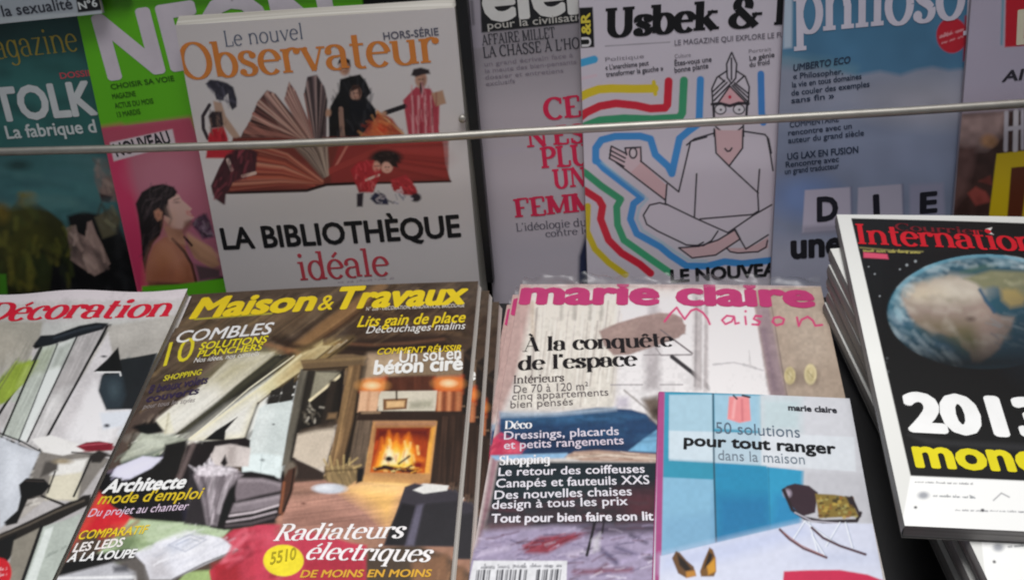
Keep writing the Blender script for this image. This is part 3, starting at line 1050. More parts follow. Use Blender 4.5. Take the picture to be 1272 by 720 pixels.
# children reading at the foot
A.ell(880, 50, 62, 32, '221716', 5)
A.poly([(738, 100), (770, 65), (830, 60), (862, 100), (840, 160), (830, 190), (770, 190), (752, 140)], '7c1d22', 2.4)
A.ell(842, 85, 14, 20, 'a47c6c', 3)
A.ell(884, 88, 22, 22, 'a67e70', 3)
A.poly([(870, 60), (915, 58), (930, 90), (905, 85), (890, 68)], '241816', 2)
A.poly([(905, 140), (960, 120), (1000, 170), (1010, 205), (950, 200), (900, 180)], '7e2226', 2.4)
A.poly([(835, 190), (885, 200), (890, 240), (840, 238), (815, 215)], '23253a', 2.4)
A.poly([(865, 175), (905, 170), (915, 215), (885, 215)], 'aaa2a2', 2.4)
A.ell(940, 208, 34, 20, 'a8a2a4', 3)
A.line([(800, 140), (850, 120)], 10, 'a48a80')
A.poly([(762, 195), (790, 190), (786, 248), (762, 248)], '26202a', 2.4)
A.ell(1000, 212, 22, 18, '28222a', 3)
A.ell(1050, 185, 14, 12, '86767a', 3)
A.line([(1030, 215), (1070, 222)], 8, '9a9298')
A.at(210, 0, 3.26)
bk = np.random.default_rng(60)
for pts_, base, n_, cs in (([(300, 545), (330, 490), (362, 412), (400, 366), (432, 380)], (560, 556), 34, ('3a2320', '8c6a60', '5c3c36', 'a4887c', '2a1816', '744c44')),
                           ([(470, 402), (488, 334), (512, 366)], (588, 556), 14, ('5c3c38', '9c8076', '3a2422', '7a5a54')),
                           ([(552, 376), (564, 312), (600, 304), (630, 352), (641, 402)], (618, 556), 22, ('473a3c', '6c5a58', '2c2426', '84706c'))):
    P_ = np.array(pts_, float)
    for i in range(n_):
        t = i/(n_-1)*(len(P_)-1)
        k = min(int(t), len(P_)-2)
        e = P_[k]*(1-(t-k))+P_[k+1]*(t-k)+[0, 4]
        A.line([tuple(e), (base[0]-(n_-i)*1.1, base[1])], bk.uniform(4, 8), cs[int(bk.integers(len(cs)))], 2.2, .85)
A.clutter([(655, 430), (700, 330), (775, 308), (815, 375), (830, 440), (770, 545), (660, 550)], 36, ('26262a', '0a0a0c', '34343a', '18181c'), 60, 7, 80, 44, 25, 3, .7)
A.clutter([(955, 410), (1000, 356), (1058, 364), (1090, 430), (1095, 545), (980, 545)], 44, ('a4666c', '6c2028', 'b4868a', '8c3842', '5a1820'), 80, 5, 86, 45, 7, 2.2, .7)
A.clutter([(760, 545), (848, 455), (905, 485), (960, 545)], 34, ('a45c34', '5c2018', '8c3c24', 'b47c4c', '74281c'), 50, 6, 40, 46, 40, 3, .7)
A.clutter([(165, 450), (215, 450), (240, 500), (222, 540), (170, 540)], 20, ('4a3a3a', '1a1416', '6c5448'), 30, 5, 70, 47, 30, 2.4, .7)
A.clutter([(155, 340), (235, 335), (270, 400), (262, 435), (190, 395)], 24, ('3c3a48', '1c1a22', '4c4a58'), 36, 6, 50, 48, 30, 3, .7)
A.clutter([(165, 540), (225, 520), (240, 560), (160, 560)], 16, ('a82832', '5c0e16', '8c1a24'), 30, 6, 80, 49, 20, 3, .7)
for cx, cy in ((712, 276), (757, 380), (1020, 326)):
    A.ell(cx-6, cy-4, 3.4, 2.2, '2a1c18', 2)
    A.ell(cx+7, cy-4, 3.4, 2.2, '2a1c18', 2)
    A.line([(cx-4, cy+12), (cx+5, cy+12)], 3, '6a3830', 2, .8)
    A.poly([(cx+6, cy-16), (cx+20, cy-10), (cx+16, cy+20), (cx+6, cy+22)], '5c4036', 6, .6)
A.at(210, 180, 3.26)
bk = np.random.default_rng(61)
for i in range(54):
    t = i/53
    ex, ey = 250+70*t, 186-200*t
    A.line([(622, 150-6*t), ((622+ex)/2+10, (150+ey)/2-26*t-6), (ex, ey)], bk.uniform(4, 8), ('6a2c24', '8c4c3c', '3e1814', '7a382c', 'a0705c', '521f1a', '84402f')[int(bk.integers(7))], 3, .75)
for i in range(40):
    t = i/39
    A.line([(650, 112-10*t), (760+150*t, 60-70*t), (1124, 140-170*t)], bk.uniform(5, 11), ('6c2622', '8a3430', '481614', '7a2a26', '5c1e1c')[int(bk.integers(5))], 5, .6)
A.poly([(100, 190), (250, 198), (560, 188), (642, 164), (780, 158), (1142, 152), (1180, 260), (100, 260)], 'a6a1a1', 1.6)
A.line([(240, 194), (560, 184), (640, 160), (780, 154)], 8, '26100e', 2)
A.line([(780, 154), (1140, 149)], 6, '2c1412', 2)
for i in range(16):
    t = i/15
    A.line([(632+14*t, 126-8*t), (560+80*t, 30), (490+150*t, -22)], bk.uniform(3, 6), ('6c5c52', '3a2d2a', '8c7c70', '4c3e38')[int(bk.integers(4))], 2.4, .8)
A.poly([(184, 215), (172, 165), (206, 90), (240, 30), (300, 0), (360, 30), (352, 115), (300, 135), (260, 150), (232, 200), (228, 240), (220, 240)], '38191f', 2.6)
A.line([(240, 60), (255, 100)], 14, 'a08a84')
A.line([(300, 125), (350, 112)], 13, 'a48c82')
A.ell(235, 20, 22, 14, '8a1f28', 6)
A.ell(880, 50, 62, 32, '221716', 5)
A.poly([(738, 100), (770, 65), (830, 60), (862, 100), (840, 160), (830, 190), (770, 190), (752, 140)], '7c1d22', 2.4)
A.ell(842, 85, 14, 20, 'a47c6c', 3)
A.ell(884, 88, 22, 22, 'a67e70', 3)
A.poly([(870, 60), (915, 58), (930, 90), (905, 85), (890, 68)], '241816', 2)
A.poly([(905, 140), (960, 120), (1000, 170), (1010, 205), (950, 200), (900, 180)], '7e2226', 2.4)
A.poly([(835, 190), (885, 200), (890, 240), (840, 238), (815, 215)], '23253a', 2.4)
A.poly([(865, 175), (905, 170), (915, 215), (885, 215)], 'b6b0b0', 2.4)
A.line([(800, 140), (850, 120)], 10, 'a48a80')
A.poly([(762, 195), (790, 190), (786, 248), (762, 248)], '26202a', 2.4)
A.ell(1000, 212, 22, 18, '28222a', 3)
A.clutter([(180, 200), (210, 90), (300, 10), (355, 40), (345, 110), (240, 150), (225, 220)], 40, ('5c2028', '1e0c12', '74303a', '441a22'), 50, 7, 110, 53, 30, 3, .7)
A.clutter([(742, 110), (790, 66), (850, 80), (835, 185), (770, 185)], 30, ('a4343a', '4c0e14', '8c2028', 'b45c5c'), 34, 6, 80, 54, 40, 2.6, .75)
A.clutter([(905, 140), (960, 122), (1005, 175), (1000, 205), (910, 185)], 20, ('a4343a', '4c0e14', '8c2028'), 30, 6, 40, 55, 40, 2.6, .75)
A.clutter([(825, 190), (950, 180), (990, 220), (900, 240), (820, 235)], 26, ('141626', '383c54', 'c4bcc0', '9c9498', '2a2c3c'), 26, 6, 20, 56, 50, 2.4, .8)
for cx, cy in ((842, 86), (884, 90)):
    A.ell(cx-5, cy-2, 3, 2, '2a1c18', 2)
    A.ell(cx+7, cy-2, 3, 2, '2a1c18', 2)
    A.line([(cx-3, cy+10), (cx+5, cy+10)], 3, '7a4038', 2, .8)
A.clutter([(840, 30), (920, 30), (930, 60), (840, 64)], 20, ('100a0a', '3a2a28', '241816'), 30, 6, 20, 57, 40, 3, .8)
A.at(0, 0, 1)
A.greek(420, 351, 490, 346, 5, '5a5058', .7)
m.text('Le nouvel', (281, 58), (377, 48), 20, '39404e', 'masthead', 'serif', thick=.085, thin=.05, sl=.03, shear=.05)
m.text('Observateur', (227, 99), (548, 77), 45, 'ab6830', 'masthead', 'serif', thick=.145, thin=.06, sl=.05, slab=.055)
m.text('HORS-SÉRIE', (477, 49.5), (545, 44), 9, '3c3c46', 'tag_line', bold=.02)
m.text('LA BIBLIOTHÈQUE', (278, 309), (573, 293.5), 26, '0c0c0e', 'headline', bold=.035)
m.text('idéale', (374, 347), (486, 340.5), 35, '7e2a32', 'headline', 'serif', thick=.12, thin=.06, sl=.07)
m.finish()

# ---- grey cover with crimson slab lettering
m = make('magazine', 'elem', .0045, 'pale grey magazine with crimson capitals, standing just right of the black divider strip',
         gain=gain_back, tone=1.9, bend=wave(.0008), spine='6c686c')
A = m.art
A.fill('857f85')
A.poly([(570, -60), (950, -80), (950, 90), (570, 100)], '625e63', 90)
A.poly([(570, -45), (594, -45), (600, 60), (580, 60)], '77727a', 3)
A.line([(586, 2), (588, 30)], 4, '3a383c', 2, .7)
A.poly([(594, -60), (960, -90), (960, 10), (717, 29), (598, 41)], '101012', 1.6)
A.poly([(560, 300), (760, 290), (760, 420), (600, 420)], '7d7880', 40, .6)
A.poly([(719, 318), (727, 292), (760, 280), (760, 420), (716, 420)], '161a2c', 5)
A.poly([(596, 190), (730, 170), (730, 176), (596, 197)], '857f88', 4, .6)
for s, a, b in (('un grand écrivain face à', (602, 82.5), (712, 71)), ('la meute des bien-pensants', (603, 91), (716, 79)), ('dossier et entretiens', (603, 99), (700, 90)), ('exclusifs', (604, 107), (640, 103))):
    m.text(s, a, b, 5.5, '58525a', 'cover_line')
m.text('éléments', (601, 26), (925, -4), 62, 'b6b4b2', 'masthead', bold=.04)
m.text('pour la civilisation', (606, 36.5), (736, 24), 9.5, '8e8c88', 'subtitle', bold=.01)
m.text('AFFAIRE MILLET', (599, 56.5), (690, 46.5), 13, '26262a', 'cover_line', 'serif', thick=.15, thin=.08, sl=.05, slab=.07)
m.text('LA CHASSE À L\'HOMME', (601, 72), (752, 56.5), 13.5, '26262a', 'cover_line', 'serif', thick=.15, thin=.08, sl=.05, slab=.07)
kw = dict(thick=.2, thin=.1, sl=.07, slab=.1)
m.text('CES', (676, 149), (744, 142), 26, 'a5203f', 'headline', 'serif', **kw)
m.text('N\'EST', (655, 183), (750, 174), 23, 'a5203f', 'headline', 'serif', **kw)
m.text('PLUS', (673, 209), (752, 202), 26, 'a5203f', 'headline', 'serif', **kw)
m.text('UNE', (688, 234), (746, 229), 24, 'a5203f', 'headline', 'serif', **kw)
m.text('FEMME', (640, 270), (760, 259), 23, 'a5203f', 'headline', 'serif', **kw)
m.text('L\'idéologie du genre', (642, 287), (770, 276), 10, '33323a', 'cover_line', 'serif', thick=.11, thin=.06, sl=.04)
m.text('contre le', (678, 294), (733, 289), 8.5, '33323a', 'cover_line', 'serif', thick=.11, thin=.06, sl=.04)
m.finish()

# ---- white cover with the drawn yogi
m = make('magazine', 'usbek', .0045, 'white magazine with line-drawn cross-legged man in turban ringed by coloured stripes',
         gain=gain_back, tone=1.9, bend=wave(.0006), spine='a09aa2', step=.9)
A = m.art
A.fill('a39da6')
A.noise(80, .04, 4)
A.poly([(719, 10), (736.5, 9), (738.5, 59), (721.5, 60)], '0b0b0c', 1.3)
A.line([(752, 57.5), (832, 52.5)], 1.3, '5a565c')
BL, RD, GR, YE = '3572a8', '9e1e2e', '28684a', 'b29e24'
A.line([(718, 79.5), (738, 74)], 9.5, '3784ac')
A.line([(722, 98), (740, 94)], 4, 'b09aa4', 2, .7)
A.line([(716, 123), (730, 116), (744, 111), (760, 110), (790, 110.5), (813, 110)], 10.5, YE)
A.line([(812, 102), (814, 117)], 5, YE)
A.line([(716, 150), (728, 140), (745, 132), (765, 128.5), (790, 131), (808, 135), (826, 134), (829, 130), (830.5, 101)], 10, RD)
A.line([(728, 156), (745, 149.5), (775, 147), (810, 148), (844, 146), (847.5, 140), (849.5, 100)], 10, GR)
A.line([(740, 200), (740, 184), (747, 174), (764, 169.5), (795, 169), (808, 172.5), (814, 192), (830, 206.5), (834.5, 215.5), (839, 195), (844, 172), (856, 162), (866, 155), (868.5, 146), (870, 99)], 9, BL)
A.line([(740, 198), (750, 209), (797, 245), (787, 253), (783, 272), (791, 290), (820, 306), (833, 317), (853, 330), (878, 330), (900, 324.5), (922, 327), (966, 322)], 8.6, BL)
A.line([(748, 202), (804, 247), (794, 258), (791, 272), (798, 286), (824, 302), (838, 312), (856, 323), (878, 324)], 3, '8fb2c4', 3, .6)
A.line([(716, 208), (728, 215.5), (747, 231), (771, 247.5), (766, 257), (767, 279), (775, 298), (806, 320), (832, 338)], 9, GR)
A.line([(716, 232), (727, 237), (744, 248), (748.5, 256), (746, 272), (756, 298), (772, 314), (795, 328), (808, 339)], 9.4, RD)
A.line([(730, 256), (729, 287), (739, 309), (756, 326), (777, 341)], 8, YE)
A.line([(945, 92), (946, 140), (948, 152)], 8.5, '3568a0')
BK, SK, WH = '17151a', 'a58a8e', 'a8a2ab'
A.at(700, 0, 4)
A.poly([(738, 520), (735, 440), (760, 385), (805, 350), (860, 350), (905, 380), (924, 432), (920, 520), (908, 600), (885, 640), (858, 656), (780, 656), (756, 620)], WH, 1.2)
A.poly([(765, 512), (825, 425), (905, 505), (885, 530), (775, 530)], 'b08a90', 1.2)
A.poly([(752, 640), (895, 620), (896, 760), (750, 760)], SK, 1.2)
A.poly([(748, 560), (905, 560), (890, 640), (820, 668), (762, 640)], 'a9a0a6', 1.5)
for pl in ([(741, 520), (737, 440), (762, 385), (812, 352)], [(858, 352), (902, 380), (922, 432), (918, 520)],
           [(834, 262), (810, 318), (813, 385), (834, 415), (855, 388), (860, 318), (836, 262)], [(834, 290), (834, 395)],
           [(747, 500), (828, 418)], [(742, 455), (800, 400)], [(838, 425), (915, 505)], [(850, 412), (918, 465)],
           [(770, 380), (800, 405)], [(895, 380), (862, 410)], [(742, 478), (812, 410)], [(846, 420), (918, 486)],
           [(768, 510), (826, 428), (902, 505)]):
    A.line(pl, 9, BK, .9)
A.ell(826, 482, 8, 9, '9a1c34', 1)
A.line([(738, 518), (780, 514), (825, 526), (870, 512), (918, 514)], 16, BK, 1)
A.line([(744, 520), (748, 600)], 13, BK, 1)
A.line([(912, 520), (906, 600)], 13, BK, 1)
for ex in (779, 871):
    A.ell(ex, 543, 31, 27, BK, 1)
    A.ell(ex, 543, 24, 20, 'b4b0b6', 1)
    A.ell(ex+2, 545, 6, 6, BK, .9)
A.line([(750, 600), (757, 630), (790, 658), (820, 664), (858, 656), (888, 630)], 9, BK, .9)
A.line([(748, 640), (750, 760)], 9, BK, .9)
A.line([(893, 620), (895, 760)], 9, BK, .9)
A.line([(745, 662), (650, 690), (612, 720)], 9, BK, .9)
A.line([(895, 652), (1000, 668), (1018, 690), (1032, 760)], 9, BK, .9)
A.at(700, 170, 3.6)
A.poly([(640, 0), (570, 20), (515, 245), (455, 225), (460, 300), (590, 360), (845, 350), (870, 330), (930, 300), (935, 130), (910, 0)], WH, 1.2)
A.poly([(675, -30), (802, -30), (802, 50), (740, 130), (688, 78)], SK, 1.2)
A.poly([(345, 108), (460, 215), (455, 282), (290, 150), (240, 120)], SK, 1.2)
A.poly([(215, 42), (280, 75), (275, 50), (345, 46), (350, 110), (300, 160), (206, 100)], 'a7949a', 1.2)
A.poly([(430, 295), (380, 305), (357, 350), (372, 390), (550, 482), (625, 485), (735, 425), (590, 362)], WH, 1.2)
A.poly([(590, 365), (845, 350), (735, 425)], WH, 1.2)
A.poly([(765, 415), (815, 500), (925, 435), (925, 300)], WH, 1.2)
A.poly([(515, 495), (605, 488), (690, 460), (768, 413), (790, 455), (680, 527), (575, 540)], SK, 1.2)
A.poly([(728, 495), (800, 495), (860, 480), (915, 445), (915, 495), (870, 512), (760, 518)], SK, 1.2)
for pl in ([(675, -30), (682, 72), (740, 130)], [(802, -30), (800, 50), (740, 130), (870, 250)], [(722, 52), (732, 64), (744, 62), (752, 50)],
           [(640, 0), (568, 20), (515, 245), (345, 108)], [(235, 115), (455, 282)], [(462, 212), (455, 300)],
           [(215, 42), (282, 76)], [(209, 60), (276, 95)], [(207, 78), (272, 112)], [(205, 96), (270, 132)], [(213, 43), (206, 97)],
           [(282, 80), (275, 50), (345, 46), (347, 110)], [(595, 165), (585, 358)], [(876, 145), (868, 250), (872, 330), (846, 346), (610, 366)],
           [(910, 0), (922, 60), (936, 150)], [(460, 300), (590, 363), (700, 412), (735, 427), (848, 350), (930, 303)],
           [(460, 302), (430, 294), (385, 304), (357, 350), (372, 390), (420, 420), (550, 482), (625, 485), (662, 462), (690, 420)],
           [(515, 495), (605, 488), (690, 460), (768, 413), (790, 455), (680, 527), (575, 540), (515, 495)], [(590, 489), (625, 470)],
           [(765, 415), (815, 500), (915, 437)], [(728, 495), (745, 512), (780, 518), (870, 512), (905, 492), (912, 462)]):
    A.line(pl, 8, BK, .9)
A.ell(311, 72, 20, 27, BK, 1)
A.ell(311, 72, 12, 18, 'a79ca2', 1)
A.at(0, 0, 1)
m.text('Usbek & Rica', (752, 46.5), (1062, 24), 36, '0c0c0e', 'masthead', 'serif', thick=.235, thin=.1, sl=.05, slab=.1, shear=.06)
m.text('LE MAGAZINE QUI EXPLORE LE FUTUR', (838, 56.5), (992, 45), 6.5, '48444c', 'subtitle', bold=.01)
for s, a, b, h, bo in (('Politique', (752, 76.5), (800, 72), 5, 0), ('« L\'anarchisme peut', (752, 87), (806, 81), 6, .02), ('transformer la gauche »', (753, 95.5), (824, 87.5), 6, .02),
                       ('Culture', (838, 72.5), (858, 70.5), 5, 0), ('Êtes-vous une', (838, 82), (884, 76.5), 6.5, .02), ('bonne plante', (838, 90.5), (880, 84.5), 6.5, .02),
                       ('Portrait', (930, 66), (958, 63), 4.5, 0), ('Le génie', (931, 75.5), (962, 70.5), 6, .02), ('du froid', (931, 83.5), (956, 79.5), 6, .02)):
    m.text(s, a, b, h, '302e34' if bo else '5c585e', 'cover_line', bold=bo)
m.text('U', (734, 58), (733.6, 46), 11, 'c8c4c8', 'badge_text', bold=.04)
m.text('&R', (733.6, 43), (732.6, 16), 11, 'b8a83c', 'badge_text', bold=.04)
m.text('LE NOUVEAU', (833, 350), (982, 340), 15, '0e0e10', 'headline', bold=.05)
m.finish()

# ---- sky-blue cover
m = make('magazine', 'philo', .0035, 'blue cloudy-sky magazine with white title, round red sticker and letter tiles',
         gain=gain_back, tone=1.9, bend=wave(.0006), spine='8a8694')
A = m.art
A.fill('666a78')
A.poly([(940, 150), (1400, 120), (1400, 420), (940, 420)], '585f70', 40)
A.poly([(940, 300), (1400, 290), (1400, 420), (940, 420)], '6e6f7c', 30)
A.ell(1130, 200, 70, 30, '70788e', 40, .8)
A.ell(1000, 245, 40, 25, '556a92', 25, .7)
A.ell(1160, 130, 70, 25, '807f88', 30, .7)
A.at(952, 0, 3.975)
A.poly([(60, -300), (1700, -300), (1700, 330), (1050, 345), (975, 340), (900, 348), (820, 332), (740, 345), (660, 372), (560, 352), (450, 372), (300, 335), (200, 305), (100, 285), (60, 290)], '2a5168', 7, 1, '33526a')
A.poly([(60, 260), (300, 290), (450, 330), (450, 372), (300, 350), (60, 330)], '44606e', 12, .7)
A.poly([(70, -300), (130, -300), (125, 235), (85, 240)], '8c98a6', 4)
A.at(0, 0, 1)
A.noise(50, .12, 5)
A.noise(22, .10, 6)
A.ell(1182, 44, 19, 22, '8e1824', 1.6)
A.greek(1166, 48, 1197, 38, 5, 'c08a90', .9, 2, 1)
A.greek(1169, 55, 1197, 46, 4, 'b87a80', .9, 3, 1)
A.poly([(1198, 20), (1210, 16), (1204, 76), (1196, 76)], '6c1e28', 3)
A.at(952, 170, 3.6)
A.poly([(172, 238), (376, 224), (380, 410), (160, 428)], '8c8896', 2)
A.poly([(164, 400), (380, 385), (380, 430), (158, 440)], '5c5a66', 6, .7)
A.poly([(410, 226), (606, 210), (612, 400), (404, 410)], '858290', 2)
A.poly([(640, 214), (790, 205), (800, 400), (640, 400)], '6c6c7e', 5)
A.line([(378, 224), (384, 410)], 10, '4c4e60', 3, .8)
A.line([(608, 212), (616, 400)], 10, '4c4e60', 3, .8)
A.at(0, 0, 1)
m.text('philosophie', (986, 42), (1330, 9), 70, 'aaa6b4', 'masthead', 'serif', thick=.16, thin=.07, sl=.06, slab=.08)
for s, r in zip(('« Philosopher,', 'la vie en tous domaines', 'de couler des exemples', 'sans fin »', 'COMMENTAIRE', 'rencontre avec un', 'auteur du grand siècle', 'Rencontre avec', 'un grand traducteur'),
                ((985, 98.5, 1047, 92), (984, 109, 1070, 98), (983, 119, 1080, 107.5), (983, 128.5, 1036, 122),
                 (981, 158.5, 1042, 151), (979, 168.5, 1058, 159.5), (979, 178, 1073, 168), (976, 208, 1042, 200.5), (975, 216.5, 1042, 209))):
    m.text(s, r[:2], r[2:], 7, '1a2230', 'cover_line', bold=.02)
m.text('UMBERTO ECO', (985, 88.5), (1056, 78), 8, '1a2230', 'cover_line', bold=.03, shear=.15)
m.text('UG LAX EN FUSION', (978, 198.5), (1066, 189.5), 8, '1a2230', 'cover_line', bold=.03)
m.text('D', (1014.5, 274), (1041, 272), 28, '121218', 'headline', bold=.05)
m.text('I', (1085, 271), (1093, 270), 28, '121218', 'headline', bold=.05)
m.text('E', (1142, 264), (1164, 262), 24, '121218', 'headline', bold=.05)
m.text('une', (982, 320), (1047, 315.5), 30, '101014', 'headline', bold=.05)
m.finish()

# ---- cut-off cover at the far right
m = make('magazine', 'last', .004, 'pale lilac magazine at far right with red corner logo and big yellow letter',
         gain=gain_back, tone=1.9, bend=wave(.0006), spine='8a8490')
A = m.art
A.fill('827c8a')
A.noise(50, .06, 7)
A.line([(1247, -40), (1244, 55)], 3, '3c6878', 2, .8)
A.poly([(1250, -45), (1640, -70), (1640, 30), (1400, 42), (1272, 57), (1248, 59)], '8c1420', 1.8)
A.poly([(1170, 142), (1640, 112), (1640, 430), (1160, 430)], '241715', 6)
A.poly([(1186, 145), (1250, 138), (1245, 165), (1225, 185), (1184, 188)], '6c5a58', 12)
A.poly([(1182, 180), (1214, 182), (1200, 240), (1178, 265)], '3c2a28', 10)
A.ell(1228, 175, 10, 8, '7c5a3c', 6, .8)
A.poly([(1202, 240), (1212, 232), (1224, 238), (1232, 250), (1212, 255)], '5c2a26', 4)
A.poly([(1216, 225), (1230, 218), (1234, 230)], '4c2420', 4)
A.noise(8, .25, 4, sub=[(1170, 142), (1640, 112), (1640, 430), (1160, 430)])
A.line([(1250, 140), (1249, 186)], 5, '8c8890', 2)
A.line([(1262, 139), (1261, 186)], 6, '9a969c', 2)
A.line([(1270, 138), (1270, 184)], 4, '8c8890', 2)
A.line([(1252, 160), (1270, 158)], 5, '8c8890', 2)
A.poly([(1238, 191), (1340, 180), (1340, 300), (1226, 290)], 'a38c14', 2)
A.poly([(1256, 208), (1330, 200), (1330, 232), (1275, 226), (1266, 300), (1248, 300)], '38190e', 2)
m.text('L', (1262, 55), (1290, 52), 41, 'b8b09c', 'masthead', bold=.03)
m.text('AIR', (1244, 101.5), (1288, 97), 13, '1c1a20', 'cover_line', bold=.03, shear=.2)
m.finish()

# ---- foot of a magazine on the tier above
m = make('magazine', 'strip', .004, 'grey magazine foot at top left corner, above the teal cover, with black number box',
         gain=gain_back, tone=1.9, bend=wave(0.0), spine='8a8e92')
A = m.art
A.fill('7a8086')
A.poly([(-300, 40), (127, 14), (127, 22), (-300, 58)], '8c9296', 2)
A.poly([(93, -10), (125, -14), (128, 12.5), (97, 16)], '0b0b0d', 1.3)
A.noise(50, .06, 7)
m.text('histoire de la sexualité', (-86, 31), (91, 11), 14, '202228', 'cover_line', bold=.015)
m.text('N°6', (99, 12), (122, 8), 9, 'b6babc', 'badge_text', bold=.03)
m.finish()


# ================================================================== lying row
def pile(m, offs, labels, group):
    """further copies of a finished magazine, one under the other"""
    m.root['group'] = group
    out = []
    z = 0.0
    for (dx, dy, da), lb in zip(offs, labels):
        z -= m.T+.0002
        c = dup(m.root)
        c['label'] = lb
        ca, sa = math.cos(math.radians(da)), math.sin(math.radians(da))
        u = m.u*ca+m.v*sa
        v = -m.u*sa+m.v*ca
        # turn about the middle of the magazine
        o = m.B+m.u*(m.w/2+dx)+m.v*(m.h/2+dy)-u*m.w/2-v*m.h/2+m.n*z
        mw = Matrix.Identity(4)
        for i in range(3):
            mw[i][0], mw[i][1], mw[i][2], mw[i][3] = u[i], v[i], m.n[i], o[i]
        c.matrix_world = mw
        out.append(c)
    return out


# ---- house interior magazine, red title, far left
m = make('magazine', 'deco', .0066, 'white loft interior magazine with red title, uppermost in the far-left pile',
         gain=gain_front, bend=lambda x, y: .0010*np.sin(np.pi*np.clip(x/.22, 0, 1))+.0016*np.sin(x*60)*np.clip(y/.29, 0, 1)**12, spine='b8b4b0', step=1.05, tone=.08, deep=(.6, .22))
m.w = .22
A = m.art
A.fill('b4b0b0')
A.poly([(-120, 360), (240, 352), (240, 372), (-120, 378)], 'c4bcc0', 6)
A.poly([(-140, 396), (56, 400), (52, 420), (30, 450), (-160, 500)], '9c988e', 6)
A.ell(-10, 430, 40, 30, 'a8a296', 20, .7)
A.poly([(54, 402), (140, 398), (225, 394), (200, 445), (130, 452), (90, 432), (50, 425)], 'b2b2b0', 5)
A.at(0, 380, 6)
A.poly([(420, 300), (760, 200), (800, 160), (1400, 60), (1250, 380), (900, 390), (840, 420), (470, 720), (300, 720)], 'b0aca6', 4)
A.poly([(300, 310), (420, 290), (430, 400), (210, 720), (80, 720)], 'aab0a8', 3)
A.poly([(380, 400), (440, 420), (420, 540), (310, 720), (200, 720)], 'd2d6d4', 5)
A.poly([(430, 320), (560, 280), (500, 440), (430, 470), (440, 400)], '949a90', 5)
A.poly([(590, 280), (720, 300), (600, 500), (500, 620), (420, 640), (480, 480)], '9e9898', 4)
A.poly([(430, 640), (500, 610), (460, 720), (320, 720)], 'c6c6c2', 5)
A.poly([(600, 560), (720, 420), (760, 560), (740, 640), (770, 720), (480, 720)], 'd0ccd2', 8)
A.poly([(700, 600), (760, 560), (740, 720), (640, 720)], 'e4e2e6', 8)
A.poly([(118, 420), (235, 410), (170, 540), (40, 690), (-30, 760), (-60, 600)], '8aa038', 4)
A.poly([(240, 440), (320, 420), (270, 520), (180, 600)], '98a47c', 6)
A.line([(125, 400), (30, 540), (-60, 660)], 8, '6c6c60', 2)
A.line([(305, 320), (220, 480), (55, 720), (-60, 900)], 17, '201f20')
A.line([(428, 292), (330, 470), (195, 720)], 9, '54565a', 1.4)
A.line([(580, 250), (520, 380), (430, 520), (305, 720)], 12, '2a2a2c')
A.line([(822, 150), (720, 310), (600, 500), (475, 720)], 17, '161618')
A.poly([(250, 305), (290, 270), (315, 240), (420, 238), (600, 165), (700, 138), (835, 138), (790, 188), (600, 232), (420, 288), (330, 312), (262, 322)], '23272f', 2)
A.poly([(250, 305), (300, 255), (330, 300), (270, 325)], '101012', 3)
A.line([(960, 150), (990, 150)], 8, '55555c')
A.at(0, 340, 3.788)
A.poly([(490, 470), (570, 400), (742, 378), (655, 560), (620, 632), (500, 634), (478, 585), (452, 540)], '2a2e32', 2)
A.poly([(500, 500), (560, 490), (600, 600), (520, 622), (478, 575)], '32424a', 10, .8)
A.poly([(440, 464), (505, 400), (552, 350), (574, 462)], '0e0e10', 1.6)
A.line([(455, 465), (560, 463), (562, 476)], 6, 'd4d4d4', 1.4)
A.ell(490, 386, 14, 6, '505054', 2)
A.poly([(470, 640), (650, 640), (600, 760), (380, 760)], 'c8cbd0', 8)
A.ell(505, 690, 16, 9, '4c4c54', 3)
A.at(0, 500, 3.275)
A.poly([(-200, 120), (0, 140), (130, 205), (90, 310), (0, 440), (-300, 500)], 'bcc0c8', 4)
A.ell(30, 210, 30, 20, 'cfd2da', 12, .8)
A.poly([(140, 200), (180, 150), (260, 120), (470, 90), (440, 170), (390, 260), (300, 390), (180, 400), (90, 470), (60, 480), (120, 330)], 'b0aaa4', 3)
A.poly([(250, 10), (480, 0), (440, 150), (300, 170), (180, 160)], 'cdcac8', 8)
A.line([(160, 0), (80, 160)], 10, '3c3c3e')
A.line([(265, 0), (165, 200)], 11, '222224')
A.line([(-60, 120), (0, 138), (140, 202)], 7, '2c2c2e')
A.poly([(140, 150), (190, 138), (250, 145), (310, 172), (300, 196), (180, 176)], 'dcdad8', 3)
A.poly([(290, 195), (345, 172), (440, 160), (466, 178), (455, 192), (345, 200)], '7c1a26', 2)
A.line([(300, 205), (380, 215), (460, 215)], 8, '5c5856')
A.line([(180, 180), (180, 240), (290, 262)], 10, '86807a')
A.poly([(205, 250), (260, 240), (305, 250), (260, 272), (200, 270)], 'a89a86', 3)
A.poly([(215, 290), (335, 275), (330, 320), (285, 395), (195, 380)], 'd6d0bc', 4)
A.line([(375, 235), (330, 310), (290, 390)], 10, '2a2826')
A.line([(225, 280), (195, 360)], 8, '4a4644')
A.poly([(370, 245), (400, 215), (440, 230), (420, 260), (380, 262)], '36302e', 4)
A.poly([(150, 215), (180, 200), (200, 260), (130, 300), (105, 300)], '6c6866', 6)
A.poly([(75, 340), (108, 312), (180, 315), (206, 345), (170, 380), (112, 395), (92, 440), (70, 490), (30, 500), (15, 495), (75, 440), (85, 390)], '1a1413', 2.4)
A.line([(170, 380), (260, 415)], 9, '2a2422')
A.poly([(-160, 590), (0, 540), (100, 490), (220, 432), (340, 376), (370, 372), (362, 410), (200, 490), (60, 565), (0, 590), (-160, 640)], '2c2623', 2.4)
A.line([(0, 548), (110, 498), (230, 440)], 10, '5c524a', 3)
